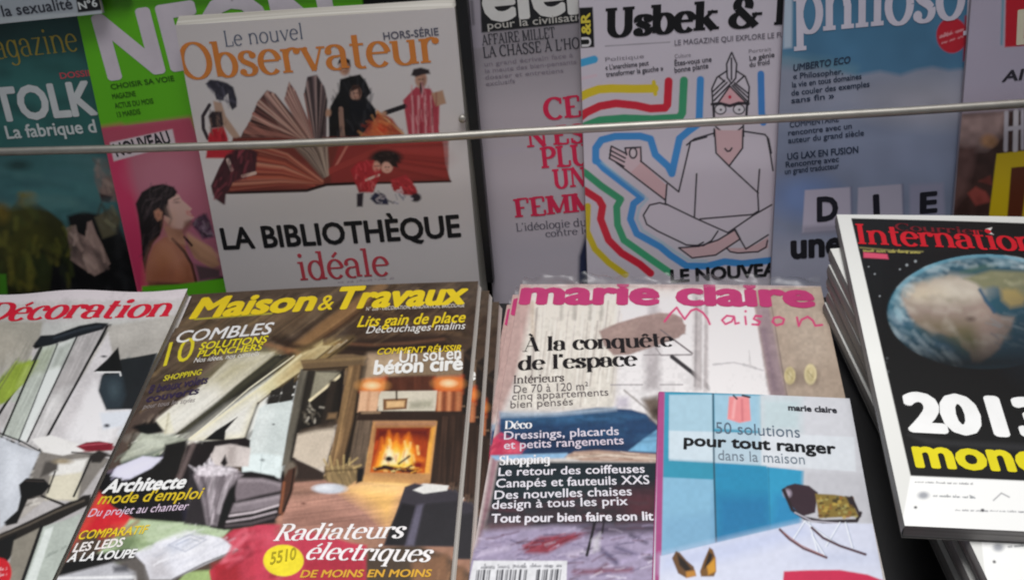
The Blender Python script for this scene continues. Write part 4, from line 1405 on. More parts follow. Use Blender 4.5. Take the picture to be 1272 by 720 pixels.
A.poly([(-160, 600), (0, 570), (60, 600), (20, 650), (-160, 700)], '0e0e0e', 3)
A.poly([(60, 600), (160, 540), (90, 720), (20, 740)], '8a8478', 4)
A.poly([(170, 545), (270, 520), (335, 495), (290, 600), (225, 730), (95, 730)], 'b2b8b2', 3)
A.line([(190, 560), (110, 730)], 22, 'cdd2d0', 3)
A.greek(185, 640, 290, 590, 24, '8a938c', .6, 2)
A.line([(160, 545), (88, 730)], 15, '1a1a1c')
A.ell(2, 690, 46, 58, 'c01a26', 2)
A.greek(-40, 690, 30, 680, 16, 'e0b0b4', .8)
A.greek(-40, 712, 30, 702, 14, 'e0b0b4', .8)
A.at(0, 0, 1)
A.at(0, 380, 6)
A.clutter([(300, 310), (420, 290), (430, 400), (210, 720), (80, 720)], 40, ('c4c8c0', '8c948a', 'dcdcd8', 'a4aca0'), 150, 12, 122, 11, 3, 3, .5)
A.clutter([(430, 320), (560, 280), (450, 520), (310, 720), (210, 720)], 40, ('eceeec', 'b4bab6', '8a928c', 'd4d8d6'), 150, 12, 122, 12, 3, 3, .5)
A.clutter([(590, 280), (740, 300), (600, 520), (400, 720), (330, 720)], 40, ('8c8686', 'b8b2b0', '9c9694', 'c8c4c2'), 150, 12, 122, 13, 3, 3, .5)
A.clutter([(0, 400), (250, 330), (230, 410), (100, 420), (0, 560)], 30, ('a8a49a', '8c887e', 'b8b4aa'), 120, 16, 110, 14, 10, 5, .5)
A.clutter([(120, 420), (230, 410), (150, 560), (0, 700), (-60, 640)], 26, ('a4b84c', '7c9030', '94a840', '6c802c'), 120, 12, 122, 15, 5, 3, .6)
A.shade([(760, 150), (960, 130), (1300, 60), (1250, 200), (900, 330), (760, 330)], 1.12, 60)
A.clutter([(850, 200), (1350, 90), (1260, 380), (920, 380)], 24, ('c4c0b8', 'a09c94', 'b4aea4', 'd4d0c8'), 200, 18, -8, 16, 6, 8, .4)
A.line([(900, 378), (1260, 350)], 8, '8c8880', 3, .7)
A.clutter([(620, 560), (740, 440), (760, 640), (740, 720), (500, 720)], 24, ('e8e6ea', 'b4b0b6', 'f2f0f4', 'a8a4aa'), 110, 14, 124, 17, 20, 6, .5)
A.at(0, 340, 3.788)
A.clutter([(490, 500), (560, 420), (735, 385), (650, 560), (618, 628), (502, 630)], 24, ('38444a', '1c2024', '4a5860', '22282c'), 80, 10, 100, 18, 8, 4, .6)
A.line([(745, 378), (660, 560), (622, 634)], 5, '14161a', 2)
A.poly([(470, 520), (560, 560), (490, 800), (380, 800)], 'e4e4e6', 30, .6)
A.poly([(440, 464), (505, 400), (552, 350), (574, 462)], '0c0c0e', 1.6)
A.line([(455, 466), (560, 464)], 5, 'e8e8e8', 1.4)
A.at(0, 380, 6)
for pl, w_ in (([(305, 320), (220, 480), (55, 720), (-60, 900)], 15), ([(822, 150), (720, 310), (600, 500), (475, 720), (430, 800)], 16), ([(580, 250), (520, 380), (430, 520), (305, 720), (255, 800)], 10)):
    A.line(pl, w_, '19191b', 1.4)
A.line([(428, 292), (330, 470), (195, 720)], 7, '4c4e52', 1.4)
A.at(0, 500, 3.275)
A.clutter([(150, 160), (280, 120), (460, 120), (430, 200), (320, 380), (200, 370), (110, 440), (70, 440)], 70, ('d4d0c8', '8c867e', '5c5650', 'e8e6e0', '3a3632', 'b0aaa0'), 60, 7, -20, 19, 60, 2.4, .6)
A.clutter([(210, 280), (330, 270), (290, 390), (190, 380)], 18, ('e6dfc8', 'b8b098', 'f0ead8'), 50, 8, 100, 20, 12, 3, .6)
A.clutter([(-60, 560), (100, 500), (350, 380), (360, 405), (100, 540), (-60, 620)], 26, ('5c5248', '1a1614', '443a34', '7a6e62'), 110, 7, -25, 21, 4, 2, .7)
A.clutter([(60, 600), (160, 545), (110, 660), (60, 700)], 12, ('a49c8c', '6c665c'), 60, 9, -50, 22, 15, 3, .6)
A.clutter([(180, 550), (330, 500), (230, 720), (110, 720)], 26, ('d0d6d0', '8c968e', 'a8b2aa', 'e0e4e0'), 60, 8, -60, 23, 10, 2.5, .6)
A.poly([(75, 340), (108, 312), (180, 315), (206, 345), (170, 380), (112, 395), (92, 440), (70, 490), (30, 500), (15, 495), (75, 440), (85, 390)], '17110f', 3, .8)
A.clutter([(0, 150), (120, 205), (90, 310), (0, 420)], 22, ('d4d8e0', 'a8aeb8', 'e4e8ee'), 110, 12, 100, 24, 12, 4, .5)
A.poly([(290, 195), (345, 172), (440, 160), (466, 178), (455, 192), (345, 200)], '86182a', 2.5)
A.line([(310, 190), (430, 172)], 6, 'b04858', 3, .6)
A.at(0, 345, 1.919)
# the loft once more, in clean shapes
A.poly([(255, 118), (420, 90), (385, 178), (290, 192), (245, 225), (262, 150)], 'a29e98', 5, .9)
A.poly([(255, 118), (420, 90), (400, 130), (300, 150), (250, 165)], 'b2aea8', 12, .8)
A.poly([(258, 132), (268, 180), (244, 232), (236, 268), (252, 312), (310, 312), (262, 402), (100, 408), (190, 250)], 'c6c2c4', 4)
A.poly([(225, 250), (240, 270), (254, 314), (300, 314), (262, 396), (150, 396), (190, 320)], 'e4e2e4', 14, .9)
A.poly([(98, 168), (138, 162), (46, 388), (0, 376), (0, 385)], 'b0b6ae', 2.4)
A.poly([(138, 162), (184, 142), (66, 392), (46, 388)], 'd6dad8', 2.4)
A.poly([(184, 142), (254, 118), (96, 408), (66, 392)], 'a8a4a4', 2.4)
A.poly([(120, 280), (170, 260), (96, 408), (66, 392)], 'cac8c8', 12, .9)
A.poly([(140, 165), (182, 146), (150, 215), (118, 220)], '9aa098', 8, .8)
A.poly([(100, 172), (136, 164), (110, 225), (70, 235)], '98a08c', 8, .8)
A.poly([(36, 210), (90, 198), (62, 250), (12, 300), (0, 305), (0, 262)], '8ca03c', 3)
A.poly([(60, 215), (92, 200), (62, 250), (40, 262)], '9cac5c', 6, .8)
A.line([(40, 205), (0, 268)], 3, '6c7048', 2, .8)
A.noise(2.2, .14, 160, sub=[(36, 160), (254, 118), (96, 408), (0, 390)], ang=116, long=14)
A.line([(100, 168), (62, 250), (8, 376)], 5, '1c1c1d', 1.4)
A.line([(138, 160), (46, 388)], 3, '4c4e50', 1.4)
A.line([(184, 142), (150, 215), (66, 392)], 4, '262628', 1.4)
A.line([(256, 116), (190, 240), (96, 410)], 5.4, '141416', 1.4)
A.line([(0, 372), (50, 390), (98, 416)], 3.4, '2a2a2c', 1.4)
A.poly([(82, 160), (98, 140), (130, 138), (190, 116), (230, 108), (258, 109), (246, 124), (190, 140), (130, 158), (104, 166)], '1f232a', 2)
A.line([(130, 146), (200, 124), (240, 116)], 4, '3a424c', 3, .8)
A.poly([(290, 196), (374, 179), (346, 250), (320, 312), (254, 314), (236, 270), (244, 234)], '25292d', 2)
A.poly([(244, 234), (290, 226), (300, 280), (288, 310), (254, 314), (236, 270)], '34414a', 6, .9)
A.ell(272, 268, 12, 18, '4a5a62', 9, .7)
A.line([(374, 180), (348, 248), (322, 310)], 3, '54585c', 2, .7)
A.poly([(224, 224), (256, 195), (282, 166), (292, 226)], '0d0d0f', 1.6)
A.line([(232, 226), (286, 225), (288, 233)], 3, 'f0f0f0', 1.3)
A.ell(248, 188, 6, 2.4, '48484c', 2)
A.poly([(238, 322), (312, 316), (292, 352), (246, 362)], 'd2d6de', 4)
A.ell(255, 352, 6, 4, '44444c', 3)
A.poly([(0, 386), (96, 416), (72, 470), (40, 560), (0, 600)], 'c2c6ce', 3)
A.poly([(20, 410), (80, 425), (50, 490), (20, 520)], 'd6dae2', 14, .8)
A.poly([(100, 412), (232, 420), (258, 432), (208, 500), (184, 532), (104, 524), (66, 520), (84, 450)], '86807a', 3)
A.poly([(76, 386), (122, 376), (182, 394), (216, 410), (150, 424), (104, 416)], 'e2e0de', 2.6)
A.poly([(182, 402), (206, 392), (236, 389), (270, 394), (266, 409), (204, 413)], '80192a', 2)
A.line([(194, 400), (256, 394)], 3.4, 'b4505e', 2, .7)
A.line([(172, 416), (262, 422)], 4, '5c5856', 2)
A.poly([(136, 440), (210, 430), (190, 480), (120, 470)], 'e0deda', 5)
A.poly([(122, 474), (196, 462), (184, 530), (108, 528)], 'd2ccb8', 4)
A.poly([(108, 440), (140, 432), (138, 458), (96, 476)], '57524e', 4)
A.ell(150, 438, 20, 6, 'a4967e', 4)
A.line([(218, 426), (196, 476), (176, 520)], 5, '201e1d', 1.6)
A.line([(132, 462), (114, 512)], 4, '3c3836', 1.6)
A.poly([(214, 424), (236, 410), (258, 418), (240, 440), (218, 440)], '332e2c', 3)
A.poly([(46, 494), (64, 478), (106, 480), (121, 496), (100, 518), (66, 526), (54, 552), (40, 582), (18, 588), (10, 584), (44, 554), (50, 522)], '15100f', 2.2)
A.line([(60, 484), (104, 486)], 3, '4c4440', 2, .8)
A.line([(100, 520), (152, 540)], 5, '2a2422', 1.6)
A.poly([(0, 612), (60, 586), (130, 552), (208, 518), (216, 522), (212, 540), (118, 588), (36, 626), (0, 644)], '29241f', 2)
A.line([(0, 618), (66, 590), (136, 556), (200, 530)], 4, '6a6054', 2.4, .9)
A.poly([(0, 628), (40, 610), (30, 660), (0, 700)], '0c0c0c', 2.6)
A.poly([(34, 626), (98, 594), (52, 728), (14, 728)], '8e887c', 2.6)
A.poly([(102, 594), (162, 574), (196, 558), (170, 620), (128, 728), (56, 728)], 'b0b8b0', 2.6)
A.poly([(108, 600), (128, 592), (84, 728), (60, 728)], 'd2d8d4', 2.4)
A.greek(108, 668, 160, 640, 12, '8a938c', .6, 2)
A.line([(99, 594), (52, 728)], 8, '161618', 1.6)
A.at(0, 500, 3.275)
A.ell(2, 690, 46, 58, 'c01a26', 2)
A.greek(-40, 690, 30, 680, 16, 'e0b0b4', .8)
A.greek(-40, 712, 30, 702, 14, 'e0b0b4', .8)
A.at(0, 0, 1)
A.noise(2.6, .06, 11)
A.noise(14, .07, 12)
m.text('Décoration', (-26, 400.5), (209, 393), 28, 'b81a30', 'masthead', 'serif', thick=.19, thin=.075, sl=.04, shear=.12)
m.finish()
pile(m, ((.002, -.001, .2), (.0005, .001, -.2), (.003, 0, .1), (.001, .001, .3)),
     ['%s copy from the top in the far-left pile of red-titled interior magazines' % s for s in ('second', 'third', 'fourth', 'lowest')],
     'pile of red-titled interior magazines')

# ---- attic fireplace magazine
m = make('magazine', 'mt', .0066, 'attic and fireplace magazine with bold yellow title, uppermost of its pile',
         gain=gain_front, bend=wave(.0014, .0008, 0, .225, .292), spine='4a4038', step=1.0, skew=.0028, deep=(.52, .26), pages=M_PAGES_WHITE)
A = m.art
A.fill('5a4a3e')
A.poly([(200, 345), (600, 330), (592, 420), (430, 400), (330, 420), (180, 480)], '56473a', 10)
A.poly([(230, 385), (440, 375), (360, 420), (215, 470)], '62513f', 14)
A.poly([(440, 385), (600, 378), (590, 440), (430, 425)], '4c3a2c', 10)
A.noise(14, .22, 21, 1, 3)
A.poly([(150, 520), (270, 440), (330, 425), (250, 500), (170, 560)], '5c4c42', 14)
A.at(200, 400, 6)
A.poly([(1050, 210), (1030, 180), (1200, 20), (1500, -180), (1620, -140), (1300, 80), (1200, 150)], '7c5a3c', 5)
A.line([(1060, 190), (1300, 20), (1540, -150)], 16, '9a7850', 5, .8)
A.poly([(790, 180), (900, 190), (1010, 250), (930, 280), (820, 250)], '6e4c36', 5)
A.poly([(830, 120), (1010, 230), (1050, 215), (1010, 160), (900, 80)], '30241c', 8, .8)
A.poly([(700, 20), (900, 100), (1040, 40), (1100, -60), (900, -80)], '64503c', 14, .8)
A.poly([(630, 240), (850, 236), (760, 310), (560, 440), (240, 720), (20, 740), (270, 510)], 'c6c4ba', 2.5)
A.poly([(630, 240), (840, 240), (740, 320), (600, 420), (470, 480), (430, 420)], 'aaa27c', 14, .85)
A.poly([(500, 330), (620, 330), (600, 360), (500, 370)], '86805e', 8, .7)
A.line([(480, 470), (560, 400)], 26, 'b8b86a', 10, .5)
A.poly([(845, 245), (905, 258), (800, 392), (600, 520), (350, 720), (225, 720), (500, 530), (740, 330)], '36352c', 2)
A.line([(800, 320), (600, 470), (300, 720)], 26, '4c4a3c', 6, .7)
A.poly([(1210, 140), (1210, 250), (1060, 362), (790, 545), (690, 740), (330, 740), (800, 400), (840, 320), (1040, 240)], 'bcae82', 2.5)
A.poly([(800, 400), (900, 420), (800, 530), (690, 740), (330, 740)], 'd2d2c8', 14)
A.line([(1170, 190), (900, 380)], 22, 'cfc296', 8, .7)
A.poly([(780, 545), (930, 460), (1040, 380), (1000, 600), (980, 720), (720, 720)], 'c4c8c8', 2.5)
A.poly([(930, 455), (1032, 382), (1012, 500), (985, 608), (780, 622), (795, 545)], '3c3834', 2)
A.line([(925, 450), (880, 620)], 20, 'b8b6b0', 1.6)
A.line([(800, 512), (1000, 498)], 18, 'b0aeaa', 1.6)
A.line([(790, 540), (730, 640), (695, 720)], 18, '7c7a66', 2.5)
A.poly([(1040, 378), (1165, 368), (1120, 560), (1080, 720), (965, 720), (1005, 560)], '5e5850', 2.5)
A.poly([(1080, 376), (1165, 368), (1110, 560), (1070, 720), (1040, 720)], '38332c', 4)
A.at(360, 420, 5.14)
A.poly([(200, 125), (290, 50), (640, 0), (1000, -20), (1110, 95), (500, 124)], '3a291f', 4)
A.line([(300, 42), (520, 55), (760, 40), (985, 12)], 14, '6c4934', 4)
A.line([(360, 80), (700, 85), (1000, 55)], 12, '251a14', 5)
A.poly([(160, 225), (340, 225), (330, 420), (240, 560), (70, 620), (120, 420)], '2e2721', 3)
A.poly([(165, 232), (325, 232), (240, 320), (130, 400)], '8a8470', 4)
A.line([(128, 412), (230, 330), (318, 245)], 16, 'cfc4a2', 2.4)
A.ell(185, 430, 22, 18, '948c80', 6)
A.ell(150, 490, 45, 16, '7c746a', 8)
A.ell(120, 525, 30, 14, '9a9288', 6, .8)
A.line([(210, 480), (215, 560)], 30, '1c1612', 5)
A.poly([(240, 510), (330, 490), (320, 550), (240, 560)], '8c7458', 5)
A.poly([(60, 650), (150, 600), (300, 585), (270, 720), (10, 740)], 'bab2ac', 4)
A.poly([(90, 200), (200, 120), (400, 114), (485, 130), (400, 212), (120, 215)], '7a6348', 3)
A.line([(150, 190), (400, 150)], 16, '8c7454', 6)
A.line([(110, 212), (400, 210)], 10, '2a2018', 4)
A.poly([(385, 205), (480, 130), (505, 130), (480, 280), (430, 420), (400, 560), (370, 740), (265, 740), (340, 420)], '7c5f42', 3)
A.line([(400, 220), (370, 480), (320, 720)], 24, '947650', 6)
A.poly([(460, 160), (505, 130), (480, 280), (440, 400), (440, 300)], '33261b', 4)
A.line([(420, 320), (380, 600)], 14, '55402c', 5)
A.poly([(440, 480), (520, 480), (520, 740), (370, 740)], '7a6858', 6)
A.poly([(510, 118), (1115, 95), (1092, 475), (440, 485)], '6c3f2e', 3)
A.poly([(512, 120), (740, 112), (700, 250), (490, 275)], 'ac967c', 10)
A.poly([(700, 130), (1110, 100), (1105, 250), (900, 240), (700, 250)], '7a6450', 12)
A.line([(720, 250), (730, 340)], 40, '4c2a22', 8)
A.line([(820, 250), (820, 340)], 30, '5c4036', 8)
A.poly([(482, 275), (612, 258), (585, 345), (462, 350)], 'bc4a20', 8)
A.ell(540, 306, 55, 26, 'f0a858', 18)
A.ell(540, 306, 26, 12, 'fae0a0', 10)
A.poly([(925, 262), (1110, 250), (1098, 338), (945, 338)], 'b84418', 8)
A.ell(1012, 296, 55, 24, 'ee9c50', 16)
A.ell(1012, 294, 26, 11, 'f8d898', 10)
A.poly([(460, 352), (575, 350), (560, 470), (442, 478)], 'c49a78', 8)
A.poly([(948, 338), (1098, 338), (1088, 470), (955, 472)], 'a4603c', 8)
for i, x in enumerate((965, 990, 1015, 1045, 1070)):
    A.line([(x, 342), (x-4, 480)], 12, ('d09060', '7c3c26')[i % 2], 5, .7)
A.poly([(575, 352), (948, 346), (936, 472), (556, 478)], 'c4bca8', 2)
A.poly([(640, 370), (930, 362), (925, 400), (640, 405)], 'a89c84', 10, .6)
A.poly([(592, 404), (750, 398), (746, 462), (600, 470)], '7c5636', 2)
A.poly([(612, 416), (735, 412), (730, 450), (612, 456)], 'caa074', 3)
A.line([(682, 345), (680, 400)], 10, '4c3a2c')
A.ell(690, 350, 16, 8, '4c3a2c', 3)
A.greek(765, 445, 900, 432, 34, '6c6454', .7, 1)
A.poly([(446, 488), (1102, 472), (1090, 512), (456, 524)], '4a3428', 3)
A.line([(470, 492), (560, 488)], 12, '9a8068', 4)
A.poly([(455, 522), (1085, 510), (1075, 552), (440, 566)], '5a4234', 3)
A.poly([(1112, 95), (1172, 50), (1150, 300), (1112, 740), (1040, 740), (1090, 475)], '2b2019', 3)
A.line([(1000, 15), (1170, 150)], 14, '4c3a2a', 5)
A.at(400, 520, 5.145)
A.poly([(-250, 330), (200, 300), (800, 400), (1000, 900), (-300, 900)], 'a87c66', 4)
A.poly([(0, 500), (300, 490), (560, 520), (410, 720), (-300, 900), (-260, 420)], 'b98672', 10)
A.noise(5, .14, 31, .4, 2, sub=[(-200, 430), (560, 420), (410, 720), (-250, 740)])
A.ell(40, 560, 40, 16, 'cfa292', 12, .7)
A.ell(130, 610, 18, 10, '6a3c30', 6, .7)
A.poly([(150, 470), (220, 420), (330, 405), (545, 430), (530, 520), (480, 570), (300, 530), (100, 500)], 'eec27c', 8)
A.ell(400, 470, 90, 40, 'f4cc74', 22)
A.poly([(300, 540), (500, 520), (460, 620), (400, 700), (330, 640)], 'e0b078', 16, .8)
A.poly([(730, 20), (915, -20), (900, 200), (868, 440), (690, 415)], '4c3529', 3)
for i, x in enumerate((760, 795, 830, 865)):
    A.line([(x+30, 0), (x-5, 420)], 14, ('6a4c3a', '33221a', '7a604c', '2c1e18')[i], 4, .8)
A.poly([(90, 60), (190, -10), (350, -10), (320, 200), (240, 330), (60, 310)], '5e4c3d', 4)
A.line([(150, 30), (90, 300)], 30, '74604a', 8)
A.line([(215, 30), (180, 300)], 22, '85705c', 8)
A.line([(270, 30), (240, 320)], 30, '46372e', 8)
A.poly([(338, 28), (732, 18), (688, 408), (268, 398)], 'b07c4c', 2.5)
A.poly([(350, 40), (720, 30), (712, 70), (345, 80)], 'a8785a', 4)
A.poly([(690, 70), (722, 60), (690, 390), (660, 380)], 'd8983c', 5)
A.poly([(345, 74), (690, 72), (660, 362), (316, 357)], 'a43a10', 3)
A.poly([(345, 74), (690, 72), (680, 140), (600, 110), (420, 120), (340, 150)], '7c2410', 12)
fr = np.random.default_rng(12)
A.poly([(320, 357), (350, 230), (420, 190), (600, 190), (650, 260), (660, 357)], 'd8741a', 26)
for i in range(60):
    t = i/60
    x = fr.normal(470, 75)
    top = 95+abs(x-455)*.75+fr.uniform(0, 70)
    y = 330-fr.uniform(0, 40)
    sw = fr.uniform(-16, 16)
    A.line([(x, y), (x+sw, (y+top)/2), (x+sw*.2+fr.uniform(-8, 8), top)], fr.uniform(10, 24)*(1-.4*t), ('b84a10', 'd86c14', 'ee9020', 'f6b434', 'fcdc70')[min(4, int(t*5))], 9, .7)
A.ell(435, 215, 20, 44, 'fff4c4', 22, .85)
A.ell(548, 210, 14, 30, 'ffe694', 16, .7)
A.ell(470, 290, 60, 14, 'fdd870', 12, .7)
for i in range(26):
    x, y = fr.uniform(330, 640), fr.uniform(300, 350)
    A.line([(x, y), (x+fr.uniform(-40, 40), y+fr.uniform(-16, 10))], fr.uniform(8, 20), ('4c0e0c', '6a1810', '2c0c0a', 'c04818', 'f0a030')[i % 5], 5, .85)
A.line([(345, 338), (430, 324), (570, 338)], 22, '4c0e0c', 5)
A.ell(615, 305, 38, 22, '8c1812', 10, .8)
A.line([(500, 290), (572, 236)], 11, '5c3010', 5, .8)
A.line([(410, 262), (452, 240)], 16, '38180e', 6, .8)
A.line([(350, 110), (440, 76), (480, 100)], 14, '5c180c', 10, .8)
A.poly([(270, 368), (690, 372), (684, 410), (266, 400)], 'b4855c', 3)
A.poly([(20, 330), (120, 310), (215, 325), (205, 400), (140, 442), (0, 440), (-60, 420)], '8a7450', 4)
for x0, y0, x1, y1 in ((110, 270, 125, 340), (60, 300, 70, 360), (160, 320, 240, 295), (30, 320, 20, 370), (200, 310, 170, 360)):
    A.line([(x0, y0), (x1, y1)], 12, 'b49a66', 3)
A.line([(0, 360), (120, 345), (200, 350)], 14, '6a5638', 5)
A.ell(246, 352, 30, 58, '1e1518', 4)
A.ell(70, 460, 78, 26, 'b8bcc6', 4)
A.poly([(538, 450), (620, 435), (862, 458), (856, 740), (395, 740), (480, 600)], '48424c', 2.5)
A.poly([(528, 582), (592, 588), (560, 740), (425, 740)], '28242b', 4)
A.poly([(650, 505), (856, 500), (850, 740), (610, 740)], '38343a', 4)
A.line([(645, 510), (600, 620), (570, 740)], 24, '6a6478', 6, .85)
A.poly([(578, 466), (650, 424), (806, 434), (790, 452), (682, 488)], 'dcd9d6', 2)
A.poly([(680, 440), (770, 440), (740, 460), (660, 465)], 'b4b8b2', 5, .7)
A.poly([(800, 640), (860, 600), (850, 760), (760, 760)], '7c5a44', 8)
A.at(240, 520, 5.145)
A.poly([(660, 140), (910, 95), (872, 310), (842, 372), (640, 262)], 'c2b2a0', 4)
A.poly([(680, 60), (920, 30), (910, 100), (660, 140)], '58483a', 6)
A.line([(830, 0), (840, 50)], 40, '3c2e24', 5)
A.poly([(640, 268), (836, 370), (820, 424), (636, 414)], '46362c', 3)
A.poly([(400, -20), (630, -20), (600, 130), (560, 260), (545, 410), (320, 372), (360, 150)], 'ced6d4', 3)
A.poly([(315, 290), (572, 268), (550, 408), (330, 372)], 'd8e2e2', 3)
A.ell(525, 50, 12, 10, '8c8c8c', 4)
A.ell(470, 250, 14, 12, '848c90', 5)
A.poly([(620, -20), (705, -20), (650, 280), (640, 410), (560, 410), (570, 250)], '4a453f', 3)
A.poly([(575, 290), (630, 280), (650, 340), (640, 400), (555, 405)], '24201e', 5)
A.ell(640, 330, 26, 40, '7a6e5e', 6)
A.poly([(-40, 60), (270, -20), (400, -20), (350, 150), (200, 150), (60, 260), (-80, 270)], 'd2ccc6', 3)
A.poly([(272, 8), (232, 90), (196, 140), (84, 152)], '201a1d', 2)
A.line([(395, -20), (350, 140)], 18, '3a3330', 3)
A.poly([(30, 280), (75, 145), (190, 140), (350, 150), (356, 205), (200, 190), (120, 215), (70, 300), (60, 400), (-20, 420)], '291e20', 3)
A.poly([(110, 230), (200, 190), (350, 205), (330, 300), (210, 320), (100, 310)], 'c2b8b6', 4)
A.line([(230, 210), (225, 310)], 12, 'a29694', 4)
A.line([(280, 210), (275, 310)], 12, 'a89c9a', 4)
A.poly([(180, 290), (215, 235), (212, 300)], '2a2024', 3)
A.poly([(-100, 390), (100, 400), (330, 360), (640, 400), (600, 600), (560, 625), (400, 650), (230, 690), (-60, 690), (-120, 560)], '1f1b1e', 3)
A.poly([(250, 380), (400, 372), (545, 392), (620, 408), (598, 560), (555, 618), (220, 680), (210, 500)], '6a5c62', 3)
A.line([(280, 395), (420, 395), (530, 410)], 30, '857a80', 6)
A.line([(262, 455), (420, 440), (540, 425)], 13, '1e1a1c', 3)
A.line([(285, 520), (440, 480), (550, 450)], 40, '8c8086', 8)
A.line([(230, 590), (400, 555), (560, 500)], 12, 'c4b8bc', 2.4)
A.line([(230, 612), (420, 575), (570, 520)], 14, '251f22', 3)
A.line([(215, 640), (400, 605), (545, 550)], 14, 'b2a4a8', 2.4)
A.line([(210, 662), (400, 632), (560, 590)], 20, '30282a', 4)
A.poly([(560, 425), (632, 402), (602, 560), (562, 622), (556, 520)], '7a4428', 4)
A.poly([(530, 590), (575, 570), (575, 620), (540, 625)], '2a1c18', 4)
A.poly([(-30, 300), (30, 340), (80, 380), (160, 312), (240, 320), (345, 372), (290, 360), (230, 400), (170, 430), (140, 560), (100, 672), (66, 664), (95, 560), (110, 430), (40, 420), (-30, 400)], 'b6acb2', 3)
for pl in ([(200, 340), (130, 420), (100, 560)], [(240, 350), (170, 420)], [(150, 330), (90, 400)], [(20, 350), (60, 420)], [(280, 360), (210, 400)]):
    A.line(pl, 11, '6a6066', 3, .8)
A.poly([(-60, 330), (0, 350), (60, 430), (40, 460), (-60, 420)], '4a4448', 6, .8)
A.at(120, 500, 6)
A.poly([(-150, 700), (200, 160), (280, -40), (560, -60), (440, 140), (280, 200), (180, 430), (20, 620)], '5c4c44', 5)
A.poly([(268, 192), (440, 140), (494, 210), (380, 240), (350, 230)], '181112', 3)
A.poly([(448, 130), (560, 50), (620, 0), (640, 60), (560, 220), (520, 240)], 'd4d2c0', 3)
A.line([(590, 70), (540, 220)], 14, 'a8a87c', 4)
A.poly([(178, 432), (340, 226), (560, 240), (692, 268), (480, 342), (380, 392), (200, 452)], 'a8ac9c', 3)
A.ell(420, 270, 90, 22, 'c4c8bc', 14, .7)
A.line([(210, 445), (330, 405), (420, 370)], 12, '3c4648', 4)
A.poly([(380, 400), (480, 350), (500, 440), (380, 460)], '708068', 8)
A.poly([(108, 572), (138, 500), (340, 440), (484, 458), (400, 520), (250, 582)], 'cecde0', 3)
A.poly([(80, 530), (200, 480), (150, 570), (100, 580)], 'a89cc4', 8, .7)
A.poly([(250, 584), (400, 520), (490, 450), (490, 345), (690, 300), (660, 400), (610, 590), (560, 680), (250, 680), (0, 680), (110, 580)], '282522', 3)
A.line([(745, 360), (680, 470), (630, 600)], 44, '6a5956', 6)
A.line([(700, 470), (690, 580)], 30, '1c171a', 6)
A.at(60, 600, 4.89)
A.poly([(300, -60), (900, -60), (960, 180), (1110, 270), (1050, 300), (520, 220), (300, 90)], '1d1a1d', 5)
A.poly([(820, 150), (960, 150), (980, 250), (830, 240)], '34304a', 8, .7)
A.poly([(100, 480), (150, 380), (238, 200), (312, 60), (400, 150), (534, 228), (520, 262), (420, 292), (190, 296)], 'c01f2a', 3)
A.poly([(150, 380), (312, 60), (360, 110), (280, 200), (200, 330)], 'd4503c', 10, .6)
A.poly([(500, 222), (760, 245), (1104, 292), (1060, 352), (850, 292), (560, 425), (420, 500), (300, 430), (440, 300)], 'a8bc96', 4)
A.ell(620, 330, 120, 40, '9cae78', 30, .8)
A.poly([(420, 300), (560, 330), (520, 420), (400, 450)], '6c8058', 14, .8)
A.poly([(100, 480), (300, 430), (540, 400), (560, 470), (500, 480), (400, 490), (60, 570), (30, 620)], '1c1b1c', 5)
A.poly([(40, 570), (400, 482), (545, 540), (545, 588), (200, 640), (30, 640)], 'b4b4ba', 4)
A.line([(60, 576), (530, 573), (540, 640)], 14, 'e8e8ea', 3)
A.poly([(400, 480), (560, 440), (640, 560), (600, 620), (540, 600), (520, 540)], '6c6662', 10)
A.poly([(395, 510), (480, 500), (490, 540), (400, 545)], '4c4c54', 5, .8)
A.poly([(840, 545), (985, 535), (1010, 640), (760, 640)], '9cb274', 4)
A.poly([(1048, 348), (1130, 290), (1280, 268), (1500, 290), (1560, 420), (1550, 700), (1010, 700), (982, 540), (1155, 418)], 'b83648', 3)
A.ell(1250, 380, 70, 60, 'c64a5c', 24, .8)
A.line([(1060, 350), (1180, 330), (1230, 430)], 24, '8c2434', 8, .8)
A.poly([(1000, 500), (1150, 460), (1180, 640), (1010, 640)], 'a82430', 10)
A.poly([(520, 432), (700, 340), (830, 288), (1050, 338), (1154, 412), (1000, 482), (760, 590), (620, 590), (590, 500)], 'dadae2', 3)
A.poly([(680, 370), (820, 300), (1000, 360), (860, 430), (760, 440)], 'eaeaee', 14, .8)
A.poly([(700, 380), (760, 440), (900, 380), (850, 330)], 'c6cad8', 8, .7)
A.poly([(600, 470), (700, 430), (760, 585), (620, 600)], 'b4b0b4', 14, .7)
A.line([(760, 590), (960, 490), (1150, 415)], 8, '5c5858', 3)
A.at(320, 520, 3.6)
A.poly([(-10, 480), (160, 480), (420, 560), (490, 570), (490, 900), (-10, 900)], 'c03a50', 4)
A.ell(60, 540, 60, 30, 'd05a6c', 20, .7)
A.poly([(210, 640), (480, 600), (490, 760), (200, 760)], 'a82438', 10, .8)
A.poly([(490, 590), (700, 560), (860, 620), (870, 900), (490, 900)], '5a4838', 6)
A.poly([(690, 640), (850, 600), (860, 900), (690, 900)], '8c6448', 8)
A.ell(118, 640, 89, 69, 'e6d82c', 1.6)
A.at(0, 0, 1)
A.at(80, 345, 1.921)
